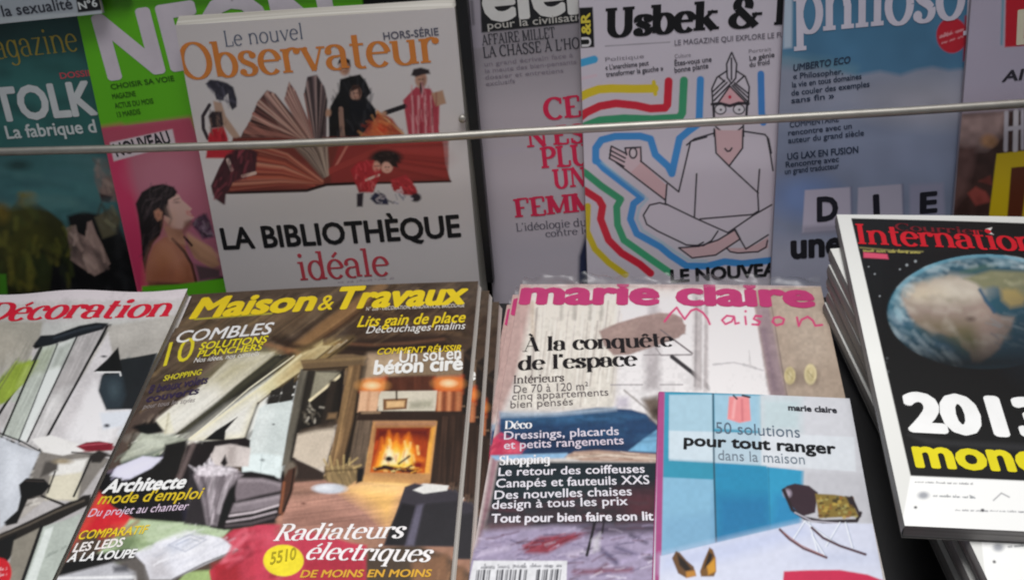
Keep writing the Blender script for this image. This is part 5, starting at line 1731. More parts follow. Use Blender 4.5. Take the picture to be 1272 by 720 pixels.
# ceiling boards and beams
CE = [(240, 60), (980, 10), (960, 140), (720, 150), (560, 200), (380, 215), (230, 300), (180, 330)]
A.noise(2.2, .30, 81, sub=CE, ang=-36, long=16)
A.noise(9, .28, 82, sub=CE, ang=-36, long=5)
A.clutter(CE, 46, ('33281e', '7c664c', '8c7450', '463626', '6c5238'), 110, 6, -36, 83, 8, 3, .55)
A.line([(545, 176), (640, 105), (760, 20)], 22, '8a6844', 7, .75)
A.line([(560, 186), (660, 120), (790, 22)], 10, '3c2a1c', 5, .8)
A.line([(532, 166), (620, 96), (700, 30)], 8, '3a2a1e', 5, .7)
A.line([(500, 150), (545, 168), (590, 172)], 12, '3a281c', 5, .8)
A.line([(470, 158), (560, 185)], 10, '8c6040', 5, .7)
A.line([(700, 60), (850, 120), (958, 138)], 10, '6c543a', 6, .5)
A.line([(880, 40), (958, 136)], 12, '382a1e', 6, .7)
# slanting boards
B1 = [(388, 205), (520, 188), (430, 255), (300, 350), (262, 388), (228, 326)]
A.noise(2.0, .16, 84, sub=B1, ang=-38, long=20)
A.noise(7, .14, 85, sub=B1, ang=-38, long=4)
A.poly([(388, 205), (520, 188), (470, 225), (340, 262)], '8c8460', 14, .35)
A.clutter(B1, 26, ('8c866c', 'e6e4dc', 'a8a288', 'f0f0ea', '6c6a54'), 60, 3, -38, 86, 8, 2, .6)
A.line([(388, 206), (300, 268), (228, 324)], 5, '4a3c2e', 2, .8)
A.line([(545, 192), (440, 268), (300, 384)], 20, '221e18', 4, .85)
A.line([(530, 190), (420, 268), (290, 374)], 7, '54503e', 3, .7)
B2 = [(640, 150), (690, 148), (578, 236), (500, 272), (452, 385), (300, 400), (430, 290), (548, 200)]
A.noise(2.0, .16, 87, sub=B2, ang=-38, long=20)
A.noise(8, .12, 88, sub=B2, ang=-38, long=4)
A.clutter(B2, 30, ('a89660', 'd8ca98', 'e8e4d4', '8c7c50', 'f2f0e8'), 70, 3, -38, 89, 8, 2, .6)
A.line([(690, 150), (578, 238), (500, 276)], 5, '54422a', 2, .8)
A.poly([(640, 152), (690, 148), (600, 220), (520, 250)], 'a08850', 12, .45)
A.poly([(400, 330), (470, 290), (450, 380), (330, 395)], 'f4f2ec', 16, .6)
A.poly([(520, 191), (549, 190), (442, 268), (302, 388), (264, 389), (402, 276)], '27231b', 1.6, .92)
A.line([(536, 193), (424, 274), (296, 382)], 5, '5c5643', 2, .8)
A.line([(549, 191), (442, 269), (302, 388)], 3, 'e8e2c8', 1.4, .8)
A.line([(517, 190), (400, 276), (262, 388)], 3, 'dcd8cc', 1.4, .7)
A.line([(388, 206), (300, 268), (228, 326)], 4, '3c3026', 1.4, .9)
A.line([(690, 149), (579, 236), (500, 274)], 4, '3a2c1c', 1.4, .9)
A.poly([(440, 300), (500, 270), (452, 384), (350, 398), (420, 340)], 'f0eee6', 8, .5)
A.poly([(300, 350), (380, 270), (400, 268), (280, 380), (240, 340)], 'e6e4da', 8, .5)
# window and pale wall
A.clutter([(455, 330), (540, 300), (515, 470), (440, 450)], 26, ('aab4b4', 'e8eeee', 'f4f8f8', '98a2a2'), 40, 3, 82, 90, 20, 2, .5)
A.line([(545, 305), (470, 318)], 4, 'e8ecea', 1.6)
A.line([(505, 272), (492, 312)], 4, 'dcdcd8', 1.4)
A.line([(486, 292), (548, 284)], 4, 'dcdcd8', 1.4)
A.ell(505, 410, 5, 4, '5c6468', 2)
A.poly([(440, 425), (510, 420), (515, 490), (440, 480)], 'eaf2f2', 6, .6)
for pn in ([(492, 262), (513, 252), (509, 278), (488, 283)], [(517, 251), (549, 244), (546, 275), (513, 278)],
           [(487, 288), (508, 284), (504, 305), (484, 308)], [(512, 283), (545, 280), (542, 302), (508, 305)]):
    A.poly(pn, '322e2a', 1.4, .92)
A.poly([(546, 306), (556, 306), (528, 470), (516, 490), (520, 440)], 'b8c0c0', 3, .7)
# posts of the doorway
PL = [(572, 224), (606, 220), (575, 360), (552, 470), (520, 460), (548, 330)]
A.noise(1.6, .34, 91, sub=PL, ang=103, long=22)
A.clutter(PL, 22, ('2a241e', '8c8474', '6a6052', '1c1814'), 70, 4, 103, 92, 5, 2, .7)
PR = [(668, 214), (716, 208), (700, 290), (668, 480), (618, 480), (650, 330)]
A.noise(1.6, .30, 93, sub=PR, ang=101, long=22)
A.clutter(PR, 34, ('3a2a1c', 'a08058', '8c6c46', '5a422c', 'b8986c'), 80, 4, 101, 94, 5, 2, .7)
A.line([(716, 210), (698, 300), (672, 470)], 7, '20160e', 3, .9)
A.line([(668, 216), (650, 330), (622, 470)], 5, '2a1e14', 2.5, .8)
PT = [(560, 200), (720, 190), (715, 214), (575, 226)]
A.noise(1.6, .3, 95, sub=PT, ang=-3, long=20)
A.clutter(PT, 14, ('4a3826', 'a08660', '6c5438'), 70, 4, -3, 96, 4, 2, .7)
# room beyond
A.clutter([(585, 250), (650, 240), (640, 350), (570, 360)], 40, ('14100c', '8c8474', '5c5244', 'b8b0a0', '2c241c'), 22, 4, 70, 97, 60, 2, .8)
A.line([(588, 306), (662, 240)], 7, 'e0d4b0', 2)
A.line([(600, 236), (648, 232)], 9, 'a49c88', 4, .8)
A.line([(632, 262), (628, 352)], 12, '1e1813', 4, .9)
A.line([(652, 250), (640, 350)], 8, '2a2018', 4, .9)
A.poly([(556, 378), (600, 362), (652, 356), (632, 420), (616, 478), (548, 446)], 'c8bcb0', 4, .85)
A.poly([(560, 356), (650, 346), (650, 364), (560, 380)], '4a3c32', 5, .8)
A.poly([(542, 446), (560, 446), (624, 480), (610, 500), (540, 496)], '3c2c22', 4)
# chimney breast
CH = [(700, 330), (960, 322), (940, 490), (690, 480)]
A.noise(1.6, .28, 98, sub=[(880, 330), (960, 322), (940, 490), (878, 480)], ang=94, long=22)
A.clutter([(885, 335), (955, 330), (935, 480), (882, 470)], 30, ('1e1410', '6c5040', '8a6a54', '36241a'), 70, 4, 94, 99, 4, 2, .75)
A.clutter([(690, 345), (735, 345), (715, 480), (660, 480)], 26, ('2a2018', '9a8468', '74604a', '4a382a'), 70, 4, 99, 100, 4, 2, .75)
A.clutter([(790, 240), (890, 236), (880, 272), (790, 278)], 16, ('34180f', '7c4a34', '5c3022'), 40, 6, 90, 101, 6, 3, .7)
A.clutter([(890, 290), (945, 288), (935, 325), (890, 325)], 16, ('d8986c', '6c3420', 'a05c38'), 36, 4, 92, 102, 4, 2, .7)
A.line([(712, 322), (958, 316)], 9, '241a14', 3)
A.line([(712, 314), (955, 308)], 4, '8a6c54', 2, .8)
A.line([(740, 345), (885, 345)], 10, 'a0785c', 3, .8)
A.line([(888, 348), (880, 484)], 6, 'e0a850', 3, .8)
# floor boards and glow
FL = [(560, 500), (720, 486), (820, 500), (790, 580), (700, 620), (520, 610), (530, 540)]
A.noise(1.5, .26, 103, sub=FL, ang=-6, long=16)
A.clutter(FL, 44, ('8a5c48', 'd8a890', 'c08c74', 'a06c56', 'e8bca0'), 60, 3.4, -6, 104, 6, 2, .6)
GL = [(700, 492), (820, 494), (800, 560), (770, 600), (740, 560), (680, 520)]
A.poly(GL, 'f4c878', 22, .7)
A.clutter(GL, 26, ('fbdc98', 'd89c50', 'f8cf80', 'c88a48'), 50, 3.4, -6, 105, 6, 2, .6)
A.ell(760, 505, 40, 10, 'fde0a0', 10, .7)
A.shade([(540, 560), (760, 560), (740, 620), (520, 620)], .86, 30)
# basket, log table, paper
A.clutter([(636, 455), (694, 455), (688, 496), (625, 496)], 44, ('b8a070', '6a5634', 'd0b884', '8c7648', '3e321e'), 22, 3, 70, 106, 50, 1.6, .85)
A.clutter([(640, 440), (690, 440), (690, 465), (640, 465)], 18, ('c8ac74', '8c7040', 'dcc48c'), 26, 3, -80, 107, 25, 1.6, .9)
A.poly([(602, 498), (640, 492), (664, 508), (640, 520), (604, 512)], 'd8dce4', 3)
A.line([(606, 516), (642, 522)], 4, '6c5c58', 2, .8)
A.poly([(812, 508), (846, 500), (950, 512), (946, 522), (880, 524)], '5c565e', 3, .8)
A.line([(880, 528), (862, 560), (842, 612)], 9, '7c7690', 4, .8)
A.clutter([(885, 530), (946, 524), (940, 620), (866, 620)], 14, ('2c282e', '48424a', '3c383e'), 60, 6, 96, 108, 6, 4, .6)
A.poly([(872, 520), (832, 506), (858, 492), (912, 498), (900, 510)], 'e6e4e0', 2)
A.clutter([(900, 600), (945, 590), (940, 720), (880, 720)], 14, ('a87c58', '6c4a34', '8c6448'), 50, 6, 96, 109, 6, 3, .7)
# armchair, throw and cushions
A.poly([(380, 505), (410, 486), (470, 474), (520, 474), (545, 488), (542, 530), (524, 566), (470, 590), (410, 600), (384, 596)], '2a2224', 4)
A.ell(470, 494, 66, 14, '6c6066', 8)
A.ell(474, 489, 52, 8, '978b92', 7, .8)
A.ell(464, 528, 68, 19, '5c5056', 8)
A.line([(402, 528), (440, 520), (490, 514), (524, 506)], 12, '94888e', 7, .9)
A.line([(404, 544), (440, 540), (490, 532), (522, 522)], 6, '3a3034', 4, .9)
A.line([(404, 556), (450, 552), (490, 545), (520, 534)], 5, 'b8aeb2', 3, .9)
A.line([(402, 574), (450, 570), (490, 562), (514, 552)], 6, '9c9096', 3, .9)
A.line([(404, 588), (450, 584), (490, 576), (508, 568)], 6, '6c5e62', 4, .8)
A.clutter([(400, 485), (530, 476), (520, 560), (404, 592)], 30, ('8c8086', '3a3034', 'a89ea4', '544a4e'), 40, 3.5, -8, 131, 8, 3, .45)
A.line([(530, 476), (532, 520), (522, 566)], 10, '8a5030', 3)
A.line([(538, 478), (540, 520), (528, 560)], 6, '2c1a12', 2.5)
A.ell(544, 462, 10, 18, '8c8274', 4)
A.line([(524, 470), (522, 520)], 9, '16110f', 3)
BK_ = [(300, 456), (340, 440), (400, 452), (410, 480), (392, 560), (368, 596), (300, 590), (290, 520)]
A.poly(BK_, '4a4448', 6, .8)
A.clutter(BK_, 90, ('1c181a', 'a8a0a4', '6c6468', 'c8c2c6', '8a8286', '2c2628'), 46, 5, 105, 110, 25, 2, .85)
A.clutter([(345, 440), (410, 450), (398, 520), (366, 590), (350, 560), (372, 500)], 40, ('dcd6da', 'aaa2a6', '6c6468', '8a8286'), 54, 5, 102, 111, 14, 2, .9)
A.poly([(296, 440), (312, 452), (340, 452), (352, 440), (372, 452), (340, 476), (310, 470)], 'cac4ca', 4, .9)
A.clutter([(290, 430), (360, 440), (350, 470), (300, 470)], 20, ('e8e4e8', '6c666c', '9a949a'), 24, 4, 60, 112, 40, 2, .8)
A.clutter([(350, 400), (440, 405), (438, 440), (360, 440)], 24, ('d0c8c8', '8c8284', 'e0dada', '443a3c', 'b0a6a8'), 26, 5, 80, 113, 30, 2, .8)
A.line([(330, 392), (440, 384), (452, 372)], 10, '1e1416', 3)
A.poly([(410, 338), (392, 366), (372, 388), (340, 386), (376, 366)], '161014', 2.4)
A.poly([(322, 390), (348, 384), (336, 430), (318, 450), (306, 440)], '201619', 4, .9)
# cushions at the left
CU = [(130, 430), (178, 385), (232, 378), (296, 380), (262, 410), (200, 430), (150, 450)]
A.clutter(CU, 50, ('d0d2c4', '7c8074', 'e4e6da', '989c8c', '5c6058'), 36, 4, -18, 114, 24, 2, .75)
A.clutter([(110, 470), (140, 450), (240, 420), (232, 452), (150, 492)], 34, ('f4f2fc', 'a8a4bc', 'dcd8ea', '8c88a0'), 36, 5, -20, 115, 20, 2, .75)
A.poly([(180, 352), (214, 340), (232, 362), (200, 372), (176, 366)], '120c0c', 4)
A.line([(150, 452), (200, 436), (244, 424)], 5, '1c2422', 2.5, .9)
A.clutter([(240, 410), (296, 392), (292, 440), (250, 480), (190, 490)], 24, ('0e0c0a', '3c342c', '54483c', '1c1814'), 40, 6, 110, 116, 20, 3, .7)
A.line([(300, 404), (282, 440), (268, 482)], 9, '8c7874', 3, .8)
A.line([(312, 404), (300, 450)], 7, '120c0c', 3)
A.clutter([(140, 400), (200, 330), (230, 330), (180, 420)], 16, ('6c5a50', '3c3028', '8c7a6c'), 40, 6, 118, 117, 14, 3, .6)
# table, books and cloth at the foot
A.poly([(190, 582), (290, 590), (390, 604), (380, 622), (300, 606), (200, 640)], 'b4c4a4', 5, .8)
A.clutter([(190, 582), (390, 606), (300, 620), (180, 650)], 18, ('c4d0b4', '8ca078', 'a0b08c'), 60, 5, -6, 118, 8, 4, .5)
A.clutter([(190, 660), (320, 600), (400, 640), (320, 690), (230, 720)], 24, ('f6f6fa', 'c0c2cc', 'e8e8ee', 'a8aab4'), 60, 4, -26, 119, 10, 3, .5)
A.line([(250, 640), (300, 616), (340, 628), (290, 656), (250, 640)], 4, 'a4a8b8', 2, .6)
A.line([(268, 640), (302, 625), (322, 632)], 3, '98a0b4', 2, .6)
A.clutter([(390, 620), (480, 600), (560, 640), (540, 720), (400, 720), (370, 680)], 34, ('d8586c', '8c1c2c', 'c83c50', 'a02638', 'e07484'), 70, 9, -40, 120, 30, 5, .6)
A.clutter([(70, 640), (110, 560), (170, 590), (160, 620), (90, 640)], 16, ('e03c3c', 'a01420', 'c8282c'), 40, 7, -30, 121, 30, 4, .6)
A.at(124, 410, 2.7587)
# the room once more, in clean shapes
A.poly([(600, 88), (555, 90), (445, 104), (370, 180), (330, 215), (270, 250), (195, 315), (240, 362), (280, 346), (390, 262), (510, 162)], 'ccc8bc', 3, .9)
A.poly([(600, 88), (445, 104), (370, 180), (420, 200), (520, 150)], 'a49c7a', 30, .85)
A.poly([(330, 240), (400, 215), (380, 260), (270, 345), (235, 350), (215, 320)], 'e2e0d8', 24, .8)
A.poly([(195, 315), (240, 285), (256, 355), (226, 362)], 'd8d4c0', 3)
A.line([(238, 290), (226, 358)], 5, 'a49c80', 3, .7)
A.poly([(600, 95), (642, 90), (580, 152), (450, 248), (320, 352), (255, 366), (390, 266), (510, 166)], '34322a', 2.2)
A.line([(610, 105), (520, 172), (400, 264), (280, 356)], 14, '55523f', 6, .8)
A.poly([(760, 60), (802, 60), (690, 150), (600, 212), (545, 256), (502, 376), (430, 384), (300, 382), (440, 280), (560, 196), (690, 88)], 'c8bf98', 2.4)
A.poly([(440, 280), (540, 225), (560, 235), (540, 262), (502, 376), (430, 384), (300, 382)], 'dcdad2', 22)
A.poly([(760, 60), (802, 60), (700, 140), (620, 180), (690, 88)], 'a88c58', 22, .9)
A.line([(690, 92), (560, 200), (440, 284), (310, 378)], 5, 'e8e0bc', 3, .6)
A.line([(800, 62), (690, 152), (600, 214), (545, 258)], 5, '5c4a30', 2, .9)
A.line([(545, 258), (525, 310), (502, 376)], 8, '4a4238', 3, .9)
A.poly([(474, 304), (434, 350), (430, 384), (360, 382), (400, 350)], '1a1416', 2)
A.noise(2.2, .10, 141, sub=[(195, 315), (445, 104), (600, 88), (800, 60), (545, 256), (502, 376), (300, 382)], ang=-37, long=14)
W_ = [(572, 262), (662, 248), (640, 400), (622, 512), (590, 518), (492, 500), (490, 430), (520, 380), (548, 275)]
A.poly(W_, 'c6cecc', 2.4)
A.poly([(548, 280), (600, 262), (560, 420), (500, 430), (520, 380)], 'd8dedc', 16, .8)
A.poly([(490, 436), (560, 428), (626, 440), (616, 512), (590, 516), (492, 500)], 'dbe6e6', 4, .9)
A.line([(558, 432), (552, 508)], 3, 'b4c0c0', 2, .8)
A.ell(598, 330, 4, 3, '6c7272', 2)
A.ell(560, 452, 6, 4, '7c8484', 3)
for pn in ([(590, 214), (624, 203), (621, 226), (584, 234)], [(583, 238), (619, 230), (612, 256), (576, 261)], [(630, 200), (668, 168), (664, 216), (627, 225)], [(625, 229), (662, 220), (655, 246), (618, 255)]):
    A.poly(pn, '35312d', 1.5)
PL = [(690, 140), (738, 140), (704, 300), (668, 462), (626, 472), (642, 380), (668, 240)]
A.poly(PL, '6c665a', 2.4)
A.poly([(716, 140), (740, 142), (706, 300), (672, 458), (650, 466), (682, 300)], '322d27', 4)
A.noise(2, .22, 142, sub=PL, ang=103, long=14)
A.poly([(735, 148), (835, 148), (818, 312), (680, 352), (706, 290)], '2a241e', 2.4)
A.poly([(742, 150), (824, 152), (790, 190), (722, 244)], '948e7a', 3)
A.line([(722, 248), (775, 205), (826, 162)], 9, 'dccfac', 2)
A.line([(800, 190), (788, 260), (770, 335)], 24, '3a3028', 4)
A.line([(832, 160), (822, 300)], 12, '201912', 3)
A.clutter([(710, 262), (765, 262), (755, 320), (695, 335)], 26, ('a8a090', '5c5448', '14100c', '7c7466', 'c4bcae'), 20, 6, 60, 143, 60, 2.5, .8)
A.poly([(785, 292), (815, 290), (812, 310), (780, 312)], '84684a', 4)
A.poly([(680, 362), (740, 345), (806, 335), (806, 350), (776, 470), (742, 482), (664, 442)], 'c6b8a6', 3)
A.poly([(690, 352), (806, 325), (806, 345), (740, 352), (682, 366)], '54463a', 5, .8)
A.poly([(664, 445), (742, 480), (772, 496), (756, 528), (660, 532)], '40312a', 3)
A.ell(655, 488, 22, 30, '7c7062', 5)
A.poly([(690, 110), (918, 94), (904, 132), (700, 146)], '725c42', 2.6)
A.line([(700, 116), (910, 102)], 8, '947a54', 4, .7)
A.line([(700, 143), (904, 130)], 5, '221a12', 2, .9)
PR = [(855, 130), (918, 120), (902, 220), (872, 330), (842, 472), (788, 474), (816, 330)]
A.poly(PR, '7e6142', 2.4)
A.poly([(896, 128), (922, 122), (884, 320), (852, 464), (832, 468), (868, 320)], '30241a', 4)
A.line([(862, 140), (834, 300), (806, 466)], 14, 'a07f56', 6, .8)
A.noise(2, .26, 144, sub=PR, ang=102, long=14)
A.poly([(885, 300), (935, 300), (905, 505), (858, 482)], '6e5c4c', 4)
A.noise(2, .26, 145, sub=[(885, 300), (935, 300), (905, 505), (858, 482)], ang=99, long=14)
A.poly([(925, 96), (1244, 70), (1240, 165), (912, 172)], '8a745c', 4)
A.poly([(925, 96), (1040, 86), (1020, 170), (912, 172)], 'b49c80', 16, .9)
A.poly([(980, 165), (1150, 158), (1150, 216), (970, 218)], '5c3020', 4)
A.noise(3, .3, 146, sub=[(980, 165), (1150, 158), (1150, 216), (970, 218)], ang=90, long=8)
A.poly([(908, 180), (982, 166), (968, 218), (894, 218)], 'c04c20', 8)
A.ell(936, 196, 34, 15, 'f0a858', 12)
A.ell(934, 196, 15, 7, 'fff0c0', 7)
A.poly([(1148, 168), (1244, 160), (1242, 218), (1150, 218)], 'ba4618', 8)
A.ell(1196, 186, 34, 15, 'f0a050', 12)
A.ell(1196, 185, 15, 7, 'fff0c4', 7)
A.poly([(894, 216), (958, 216), (950, 286), (884, 288)], 'd0a684', 3)
A.line([(925, 218), (918, 286)], 8, 'a87858', 4, .7)
A.poly([(1154, 216), (1244, 214), (1238, 292), (1150, 286)], 'a45e3a', 3)
for x, c in ((1166, 'd89c70'), (1182, '743824'), (1198, 'cc8a60'), (1214, '703420'), (1230, 'b87850')):
    A.line([(x, 218), (x-3, 288)], 8, c, 4, .85)
A.poly([(965, 216), (1156, 211), (1150, 281), (955, 284)], 'c8c0ae', 2)
A.poly([(972, 242), (1056, 238), (1052, 275), (972, 281)], '7c5536', 2)
A.poly([(984, 250), (1046, 247), (1043, 268), (984, 272)], 'd2ac7c', 3)
A.line([(1018, 216), (1018, 242)], 6, '4a382a', 2)
A.poly([(1062, 252), (1142, 240), (1140, 270), (1062, 274)], 'a09c88', 6, .8)
A.poly([(890, 286), (1246, 280), (1240, 312), (880, 316)], '3c2a21', 2.4)
A.line([(900, 290), (960, 288)], 6, 'a08468', 3)
A.poly([(1155, 300), (1248, 292), (1232, 522), (1130, 528)], '442f24', 3)
A.noise(2.4, .42, 147, sub=[(1155, 300), (1248, 292), (1232, 522), (1130, 528)], ang=94, long=12)
A.poly([(938, 320), (1157, 316), (1132, 528), (904, 528)], 'b88654', 2.4)
A.line([(950, 328), (1148, 324)], 9, 'a4745a', 4, .9)
A.poly([(1118, 338), (1150, 336), (1130, 492), (1108, 494)], 'e8a444', 4)
A.poly([(950, 342), (1134, 338), (1114, 492), (928, 492)], 'a43a12', 2.4)
A.poly([(950, 342), (1134, 338), (1128, 375), (1060, 365), (1000, 362), (945, 385)], '701c0c', 10)
fl = np.random.default_rng(21)
A.poly([(934, 488), (950, 440), (962, 410), (968, 376), (980, 400), (992, 352), (1004, 384), (1020, 362), (1032, 392), (1048, 370), (1060, 358), (1072, 392), (1086, 408), (1092, 436), (1112, 446), (1108, 488)], 'e0741a', 7)
A.poly([(948, 482), (966, 428), (980, 412), (990, 376), (1004, 402), (1016, 388), (1034, 412), (1052, 384), (1066, 402), (1076, 440), (1084, 482)], 'f4ac30', 7)
A.poly([(960, 478), (974, 436), (988, 398), (1004, 420), (1018, 412), (1034, 432), (1054, 402), (1064, 430), (1070, 476)], 'fbd860', 7)
A.poly([(972, 462), (982, 428), (992, 406), (1008, 432), (1022, 430), (1014, 460)], 'fff6d0', 7)
A.poly([(1034, 456), (1044, 424), (1054, 412), (1060, 436), (1056, 458)], 'fff0bc', 6)
for i in range(22):
    x, y = fl.uniform(945, 1095), fl.uniform(395, 470)
    A.line([(x, y), (x+fl.uniform(-6, 6), y-fl.uniform(10, 26))], fl.uniform(3, 7), ('fbe08a', 'f09a28', 'c84c14')[i % 3], 3.5, .7)
A.line([(946, 482), (985, 474), (1030, 482), (1080, 488)], 13, '48100c', 3)
A.line([(975, 472), (1010, 488)], 9, '2c0c0a', 3)
A.line([(1040, 486), (1068, 470)], 9, '3a0e0a', 3)
A.ell(992, 446, 13, 9, '2e1610', 3)
A.line([(1026, 462), (1062, 436)], 7, '3c1c10', 3)
A.ell(1092, 466, 18, 12, '8c1a10', 5)
A.clutter([(940, 470), (1100, 470), (1100, 490), (940, 490)], 20, ('f6b040', '7c1c10', 'fbe090', '5a120e'), 16, 4, 0, 148, 30, 2.5, .8)
FL = [(660, 530), (770, 520), (905, 526), (1052, 540), (1012, 640), (985, 690), (620, 690), (640, 600)]
A.poly(FL, 'b08272', 3)
A.poly([(660, 620), (1000, 640), (985, 690), (620, 690)], '9c7062', 20, .8)
A.poly([(835, 548), (910, 528), (1048, 540), (1010, 640), (985, 668), (930, 610)], 'f0bc70', 24)
A.ell(960, 548, 60, 12, 'fbd48c', 12, .8)
A.poly([(660, 534), (780, 530), (760, 570), (650, 580)], '94705e', 14, .7)
A.noise(2, .16, 149, sub=FL, ang=-7, long=16)
A.noise(7, .14, 150, sub=FL, ang=-7, long=5)
A.ell(700, 600, 5, 3, '6c4438', 3)
A.poly([(1046, 540), (1080, 528), (1228, 558), (1222, 740), (975, 740), (1012, 640)], '46414b', 2.4)
A.poly([(1036, 596), (1086, 604), (1050, 740), (975, 740), (1005, 660)], '27242a', 4)
A.poly([(1086, 604), (1112, 598), (1078, 740), (1048, 740)], '6c677a', 5)
A.poly([(1112, 598), (1226, 585), (1222, 740), (1080, 740)], '37343a', 4)
A.poly([(1074, 551), (1120, 530), (1196, 535), (1190, 551), (1110, 563)], 'e4e2de', 2)
A.poly([(772, 474), (892, 466), (882, 520), (846, 546), (780, 524)], '927a54', 3)
for x0, y0, x1, y1 in ((790, 440, 800, 490), (815, 452, 822, 494), (838, 436, 836, 490), (860, 462, 884, 444), (872, 480, 896, 468), (780, 470, 770, 450)):
    A.line([(x0, y0), (x1, y1)], 6, 'b89e6a', 2.5, .9)
A.noise(2.4, .34, 151, sub=[(772, 474), (892, 466), (882, 520), (846, 546), (780, 524)], ang=70, long=4)
A.line([(778, 490), (890, 482)], 6, '5c482e', 3, .8)
A.poly([(884, 480), (906, 478), (902, 524), (880, 530)], '1e1616', 3)
A.ell(790, 549, 56, 17, 'c8ccd4', 3)
A.ell(770, 546, 26, 8, 'e6e8ee', 5)
# leather armchair with its throw
A.poly([(300, 400), (350, 388), (380, 440), (340, 470), (300, 520), (270, 520)], '2a2022', 4)
A.line([(322, 398), (300, 450), (274, 512)], 17, '726260', 4)
A.poly([(356, 388), (500, 375), (518, 384), (516, 412), (400, 406), (376, 440), (350, 474), (334, 452), (348, 410)], '271e20', 2.4)
A.poly([(398, 404), (450, 397), (520, 411), (512, 474), (400, 474), (384, 442)], 'ccc2be', 3)
A.poly([(440, 404), (470, 402), (462, 470), (436, 470)], 'a89c98', 8, .7)
A.poly([(416, 462), (432, 434), (440, 462), (428, 476)], '2a2224', 3)
A.poly([(420, 500), (520, 490), (600, 505), (632, 530), (622, 610), (600, 664), (430, 690), (380, 680)], '221b1d', 3)
A.poly([(456, 532), (480, 512), (560, 514), (626, 530), (628, 556), (545, 574), (470, 592)], '85797f', 4)
A.line([(480, 522), (560, 522), (618, 536)], 8, 'a89ca2', 5, .8)
A.poly([(458, 600), (545, 584), (628, 566), (618, 604), (520, 626), (446, 634)], '8c8187', 4)
A.line([(470, 606), (545, 592), (618, 578)], 7, 'aca0a6', 5, .8)
A.line([(446, 642), (530, 630), (614, 606)], 7, 'ccc0c5', 2.6)
A.line([(438, 662), (520, 650), (606, 628)], 7, 'b4a8ad', 2.6)
A.line([(436, 676), (520, 668), (600, 646)], 7, '6c6064', 4)
A.poly([(626, 532), (648, 486), (676, 474), (664, 556), (634, 630), (614, 642), (620, 584)], '5a382a', 3)
A.line([(634, 530), (628, 580), (620, 630)], 8, '94583a', 3)
A.line([(668, 484), (656, 560), (632, 624)], 5, '24160f', 2.5)
A.poly([(306, 476), (345, 490), (372, 600), (368, 668), (292, 668), (318, 560)], '3a3438', 4)
TH = [(330, 480), (400, 468), (455, 480), (494, 502), (470, 520), (446, 556), (424, 604), (404, 676), (368, 672), (362, 640), (346, 560), (322, 504)]
A.poly(TH, '90868c', 4)
for pl, c in (([(350, 495), (366, 560), (378, 660)], '5c5258'), ([(390, 490), (392, 560), (388, 664)], 'b8aeb4'), ([(430, 490), (412, 560), (398, 660)], '6a6066'), ([(460, 500), (432, 550), (410, 630)], 'c4bac0'), ([(370, 490), (378, 560), (384, 640)], 'a69ca2'), ([(410, 488), (404, 540), (396, 600)], '847a80')):
    A.line(pl, 10, c, 5, .85)
A.noise(2.6, .3, 152, sub=TH, ang=104, long=5)
A.poly([(446, 556), (472, 524), (462, 590), (440, 650), (408, 680), (424, 604)], '1a1517', 4)
A.poly([(308, 468), (335, 482), (380, 468), (424, 474), (474, 484), (440, 502), (380, 506), (340, 502)], 'd0c8ce', 4)
A.noise(3, .25, 153, sub=[(308, 468), (474, 470), (474, 510), (308, 510)])
# cushions under the slope
A.poly([(118, 330), (196, 318), (222, 350), (165, 364), (140, 352)], '171011', 4)
A.poly([(72, 454), (112, 400), (150, 360), (255, 370), (306, 379), (222, 416), (170, 436), (85, 468)], 'a4a898', 3)
A.poly([(150, 372), (260, 374), (220, 400), (120, 420)], 'c0c4b6', 14, .8)
A.poly([(72, 454), (170, 424), (222, 410), (170, 436), (85, 468)], '54605a', 5, .8)
A.noise(3, .16, 154, sub=[(72, 454), (150, 360), (306, 379), (222, 416), (85, 468)], ang=-20, long=4)
A.poly([(105, 512), (216, 442), (226, 396), (302, 380), (292, 424), (272, 492), (252, 532), (60, 542)], '24211f', 4)
A.poly([(38, 502), (60, 470), (150, 435), (216, 442), (180, 476), (105, 512)], 'cfcddf', 3)
A.poly([(60, 490), (150, 450), (200, 448), (140, 480), (90, 505)], 'e8e6f2', 12, .7)
A.at(320, 520, 3.6)
A.ell(118, 640, 89, 69, 'ead62c', 1.6)
A.at(0, 0, 1)
A.noise(2.4, .07, 41)
A.noise(14, .07, 42)
A.line([(242, 397), (338, 391)], 1.8, 'a8a02c', 1.2)
A.greek(262, 434, 262, 434, 4, 'b8a828')

YW = 'd8bc20'
m.text('Maison', (235, 396), (389, 387), 26, YW, 'masthead', bold=.05, shear=.14)
m.text('&', (394, 388), (413, 386.5), 19, YW, 'masthead', bold=.01, shear=.1)
m.text('Travaux', (411, 386), (577, 377.5), 27, YW, 'masthead', bold=.05, shear=.14)
m.text('COMBLES', (216, 427), (336, 417), 15, 'e0dede', 'headline', bold=.015, shear=.15)
m.text('10', (203, 456), (238, 448), 28, 'c4b626', 'headline', shear=.18)
m.text('SOLUTIONS', (247, 436), (331, 428), 9, 'd0c222', 'cover_line', bold=.02, shear=.15)
m.text('PLANCHERS', (245, 445), (325, 437), 8, 'd0c222', 'cover_line', bold=.02, shear=.15)
m.text('Lits gain de place', (444, 408.5), (577, 401), 13.5, YW, 'cover_line', bold=.02, shear=.15)
m.text('Découchages malins', (455, 416.5), (577, 409.5), 9, 'd8d4d0', 'cover_line', shear=.15)
m.text('COMMENT RÉUSSIR', (468, 443), (573, 437), 7.5, YW, 'cover_line', bold=.02, shear=.15)
m.text('Un sol en', (496, 453), (573, 446.5), 15, 'f0eeea', 'cover_line', bold=.02)
m.text('béton ciré', (464, 467.5), (575, 460), 17, 'f0eeea', 'cover_line', bold=.045)
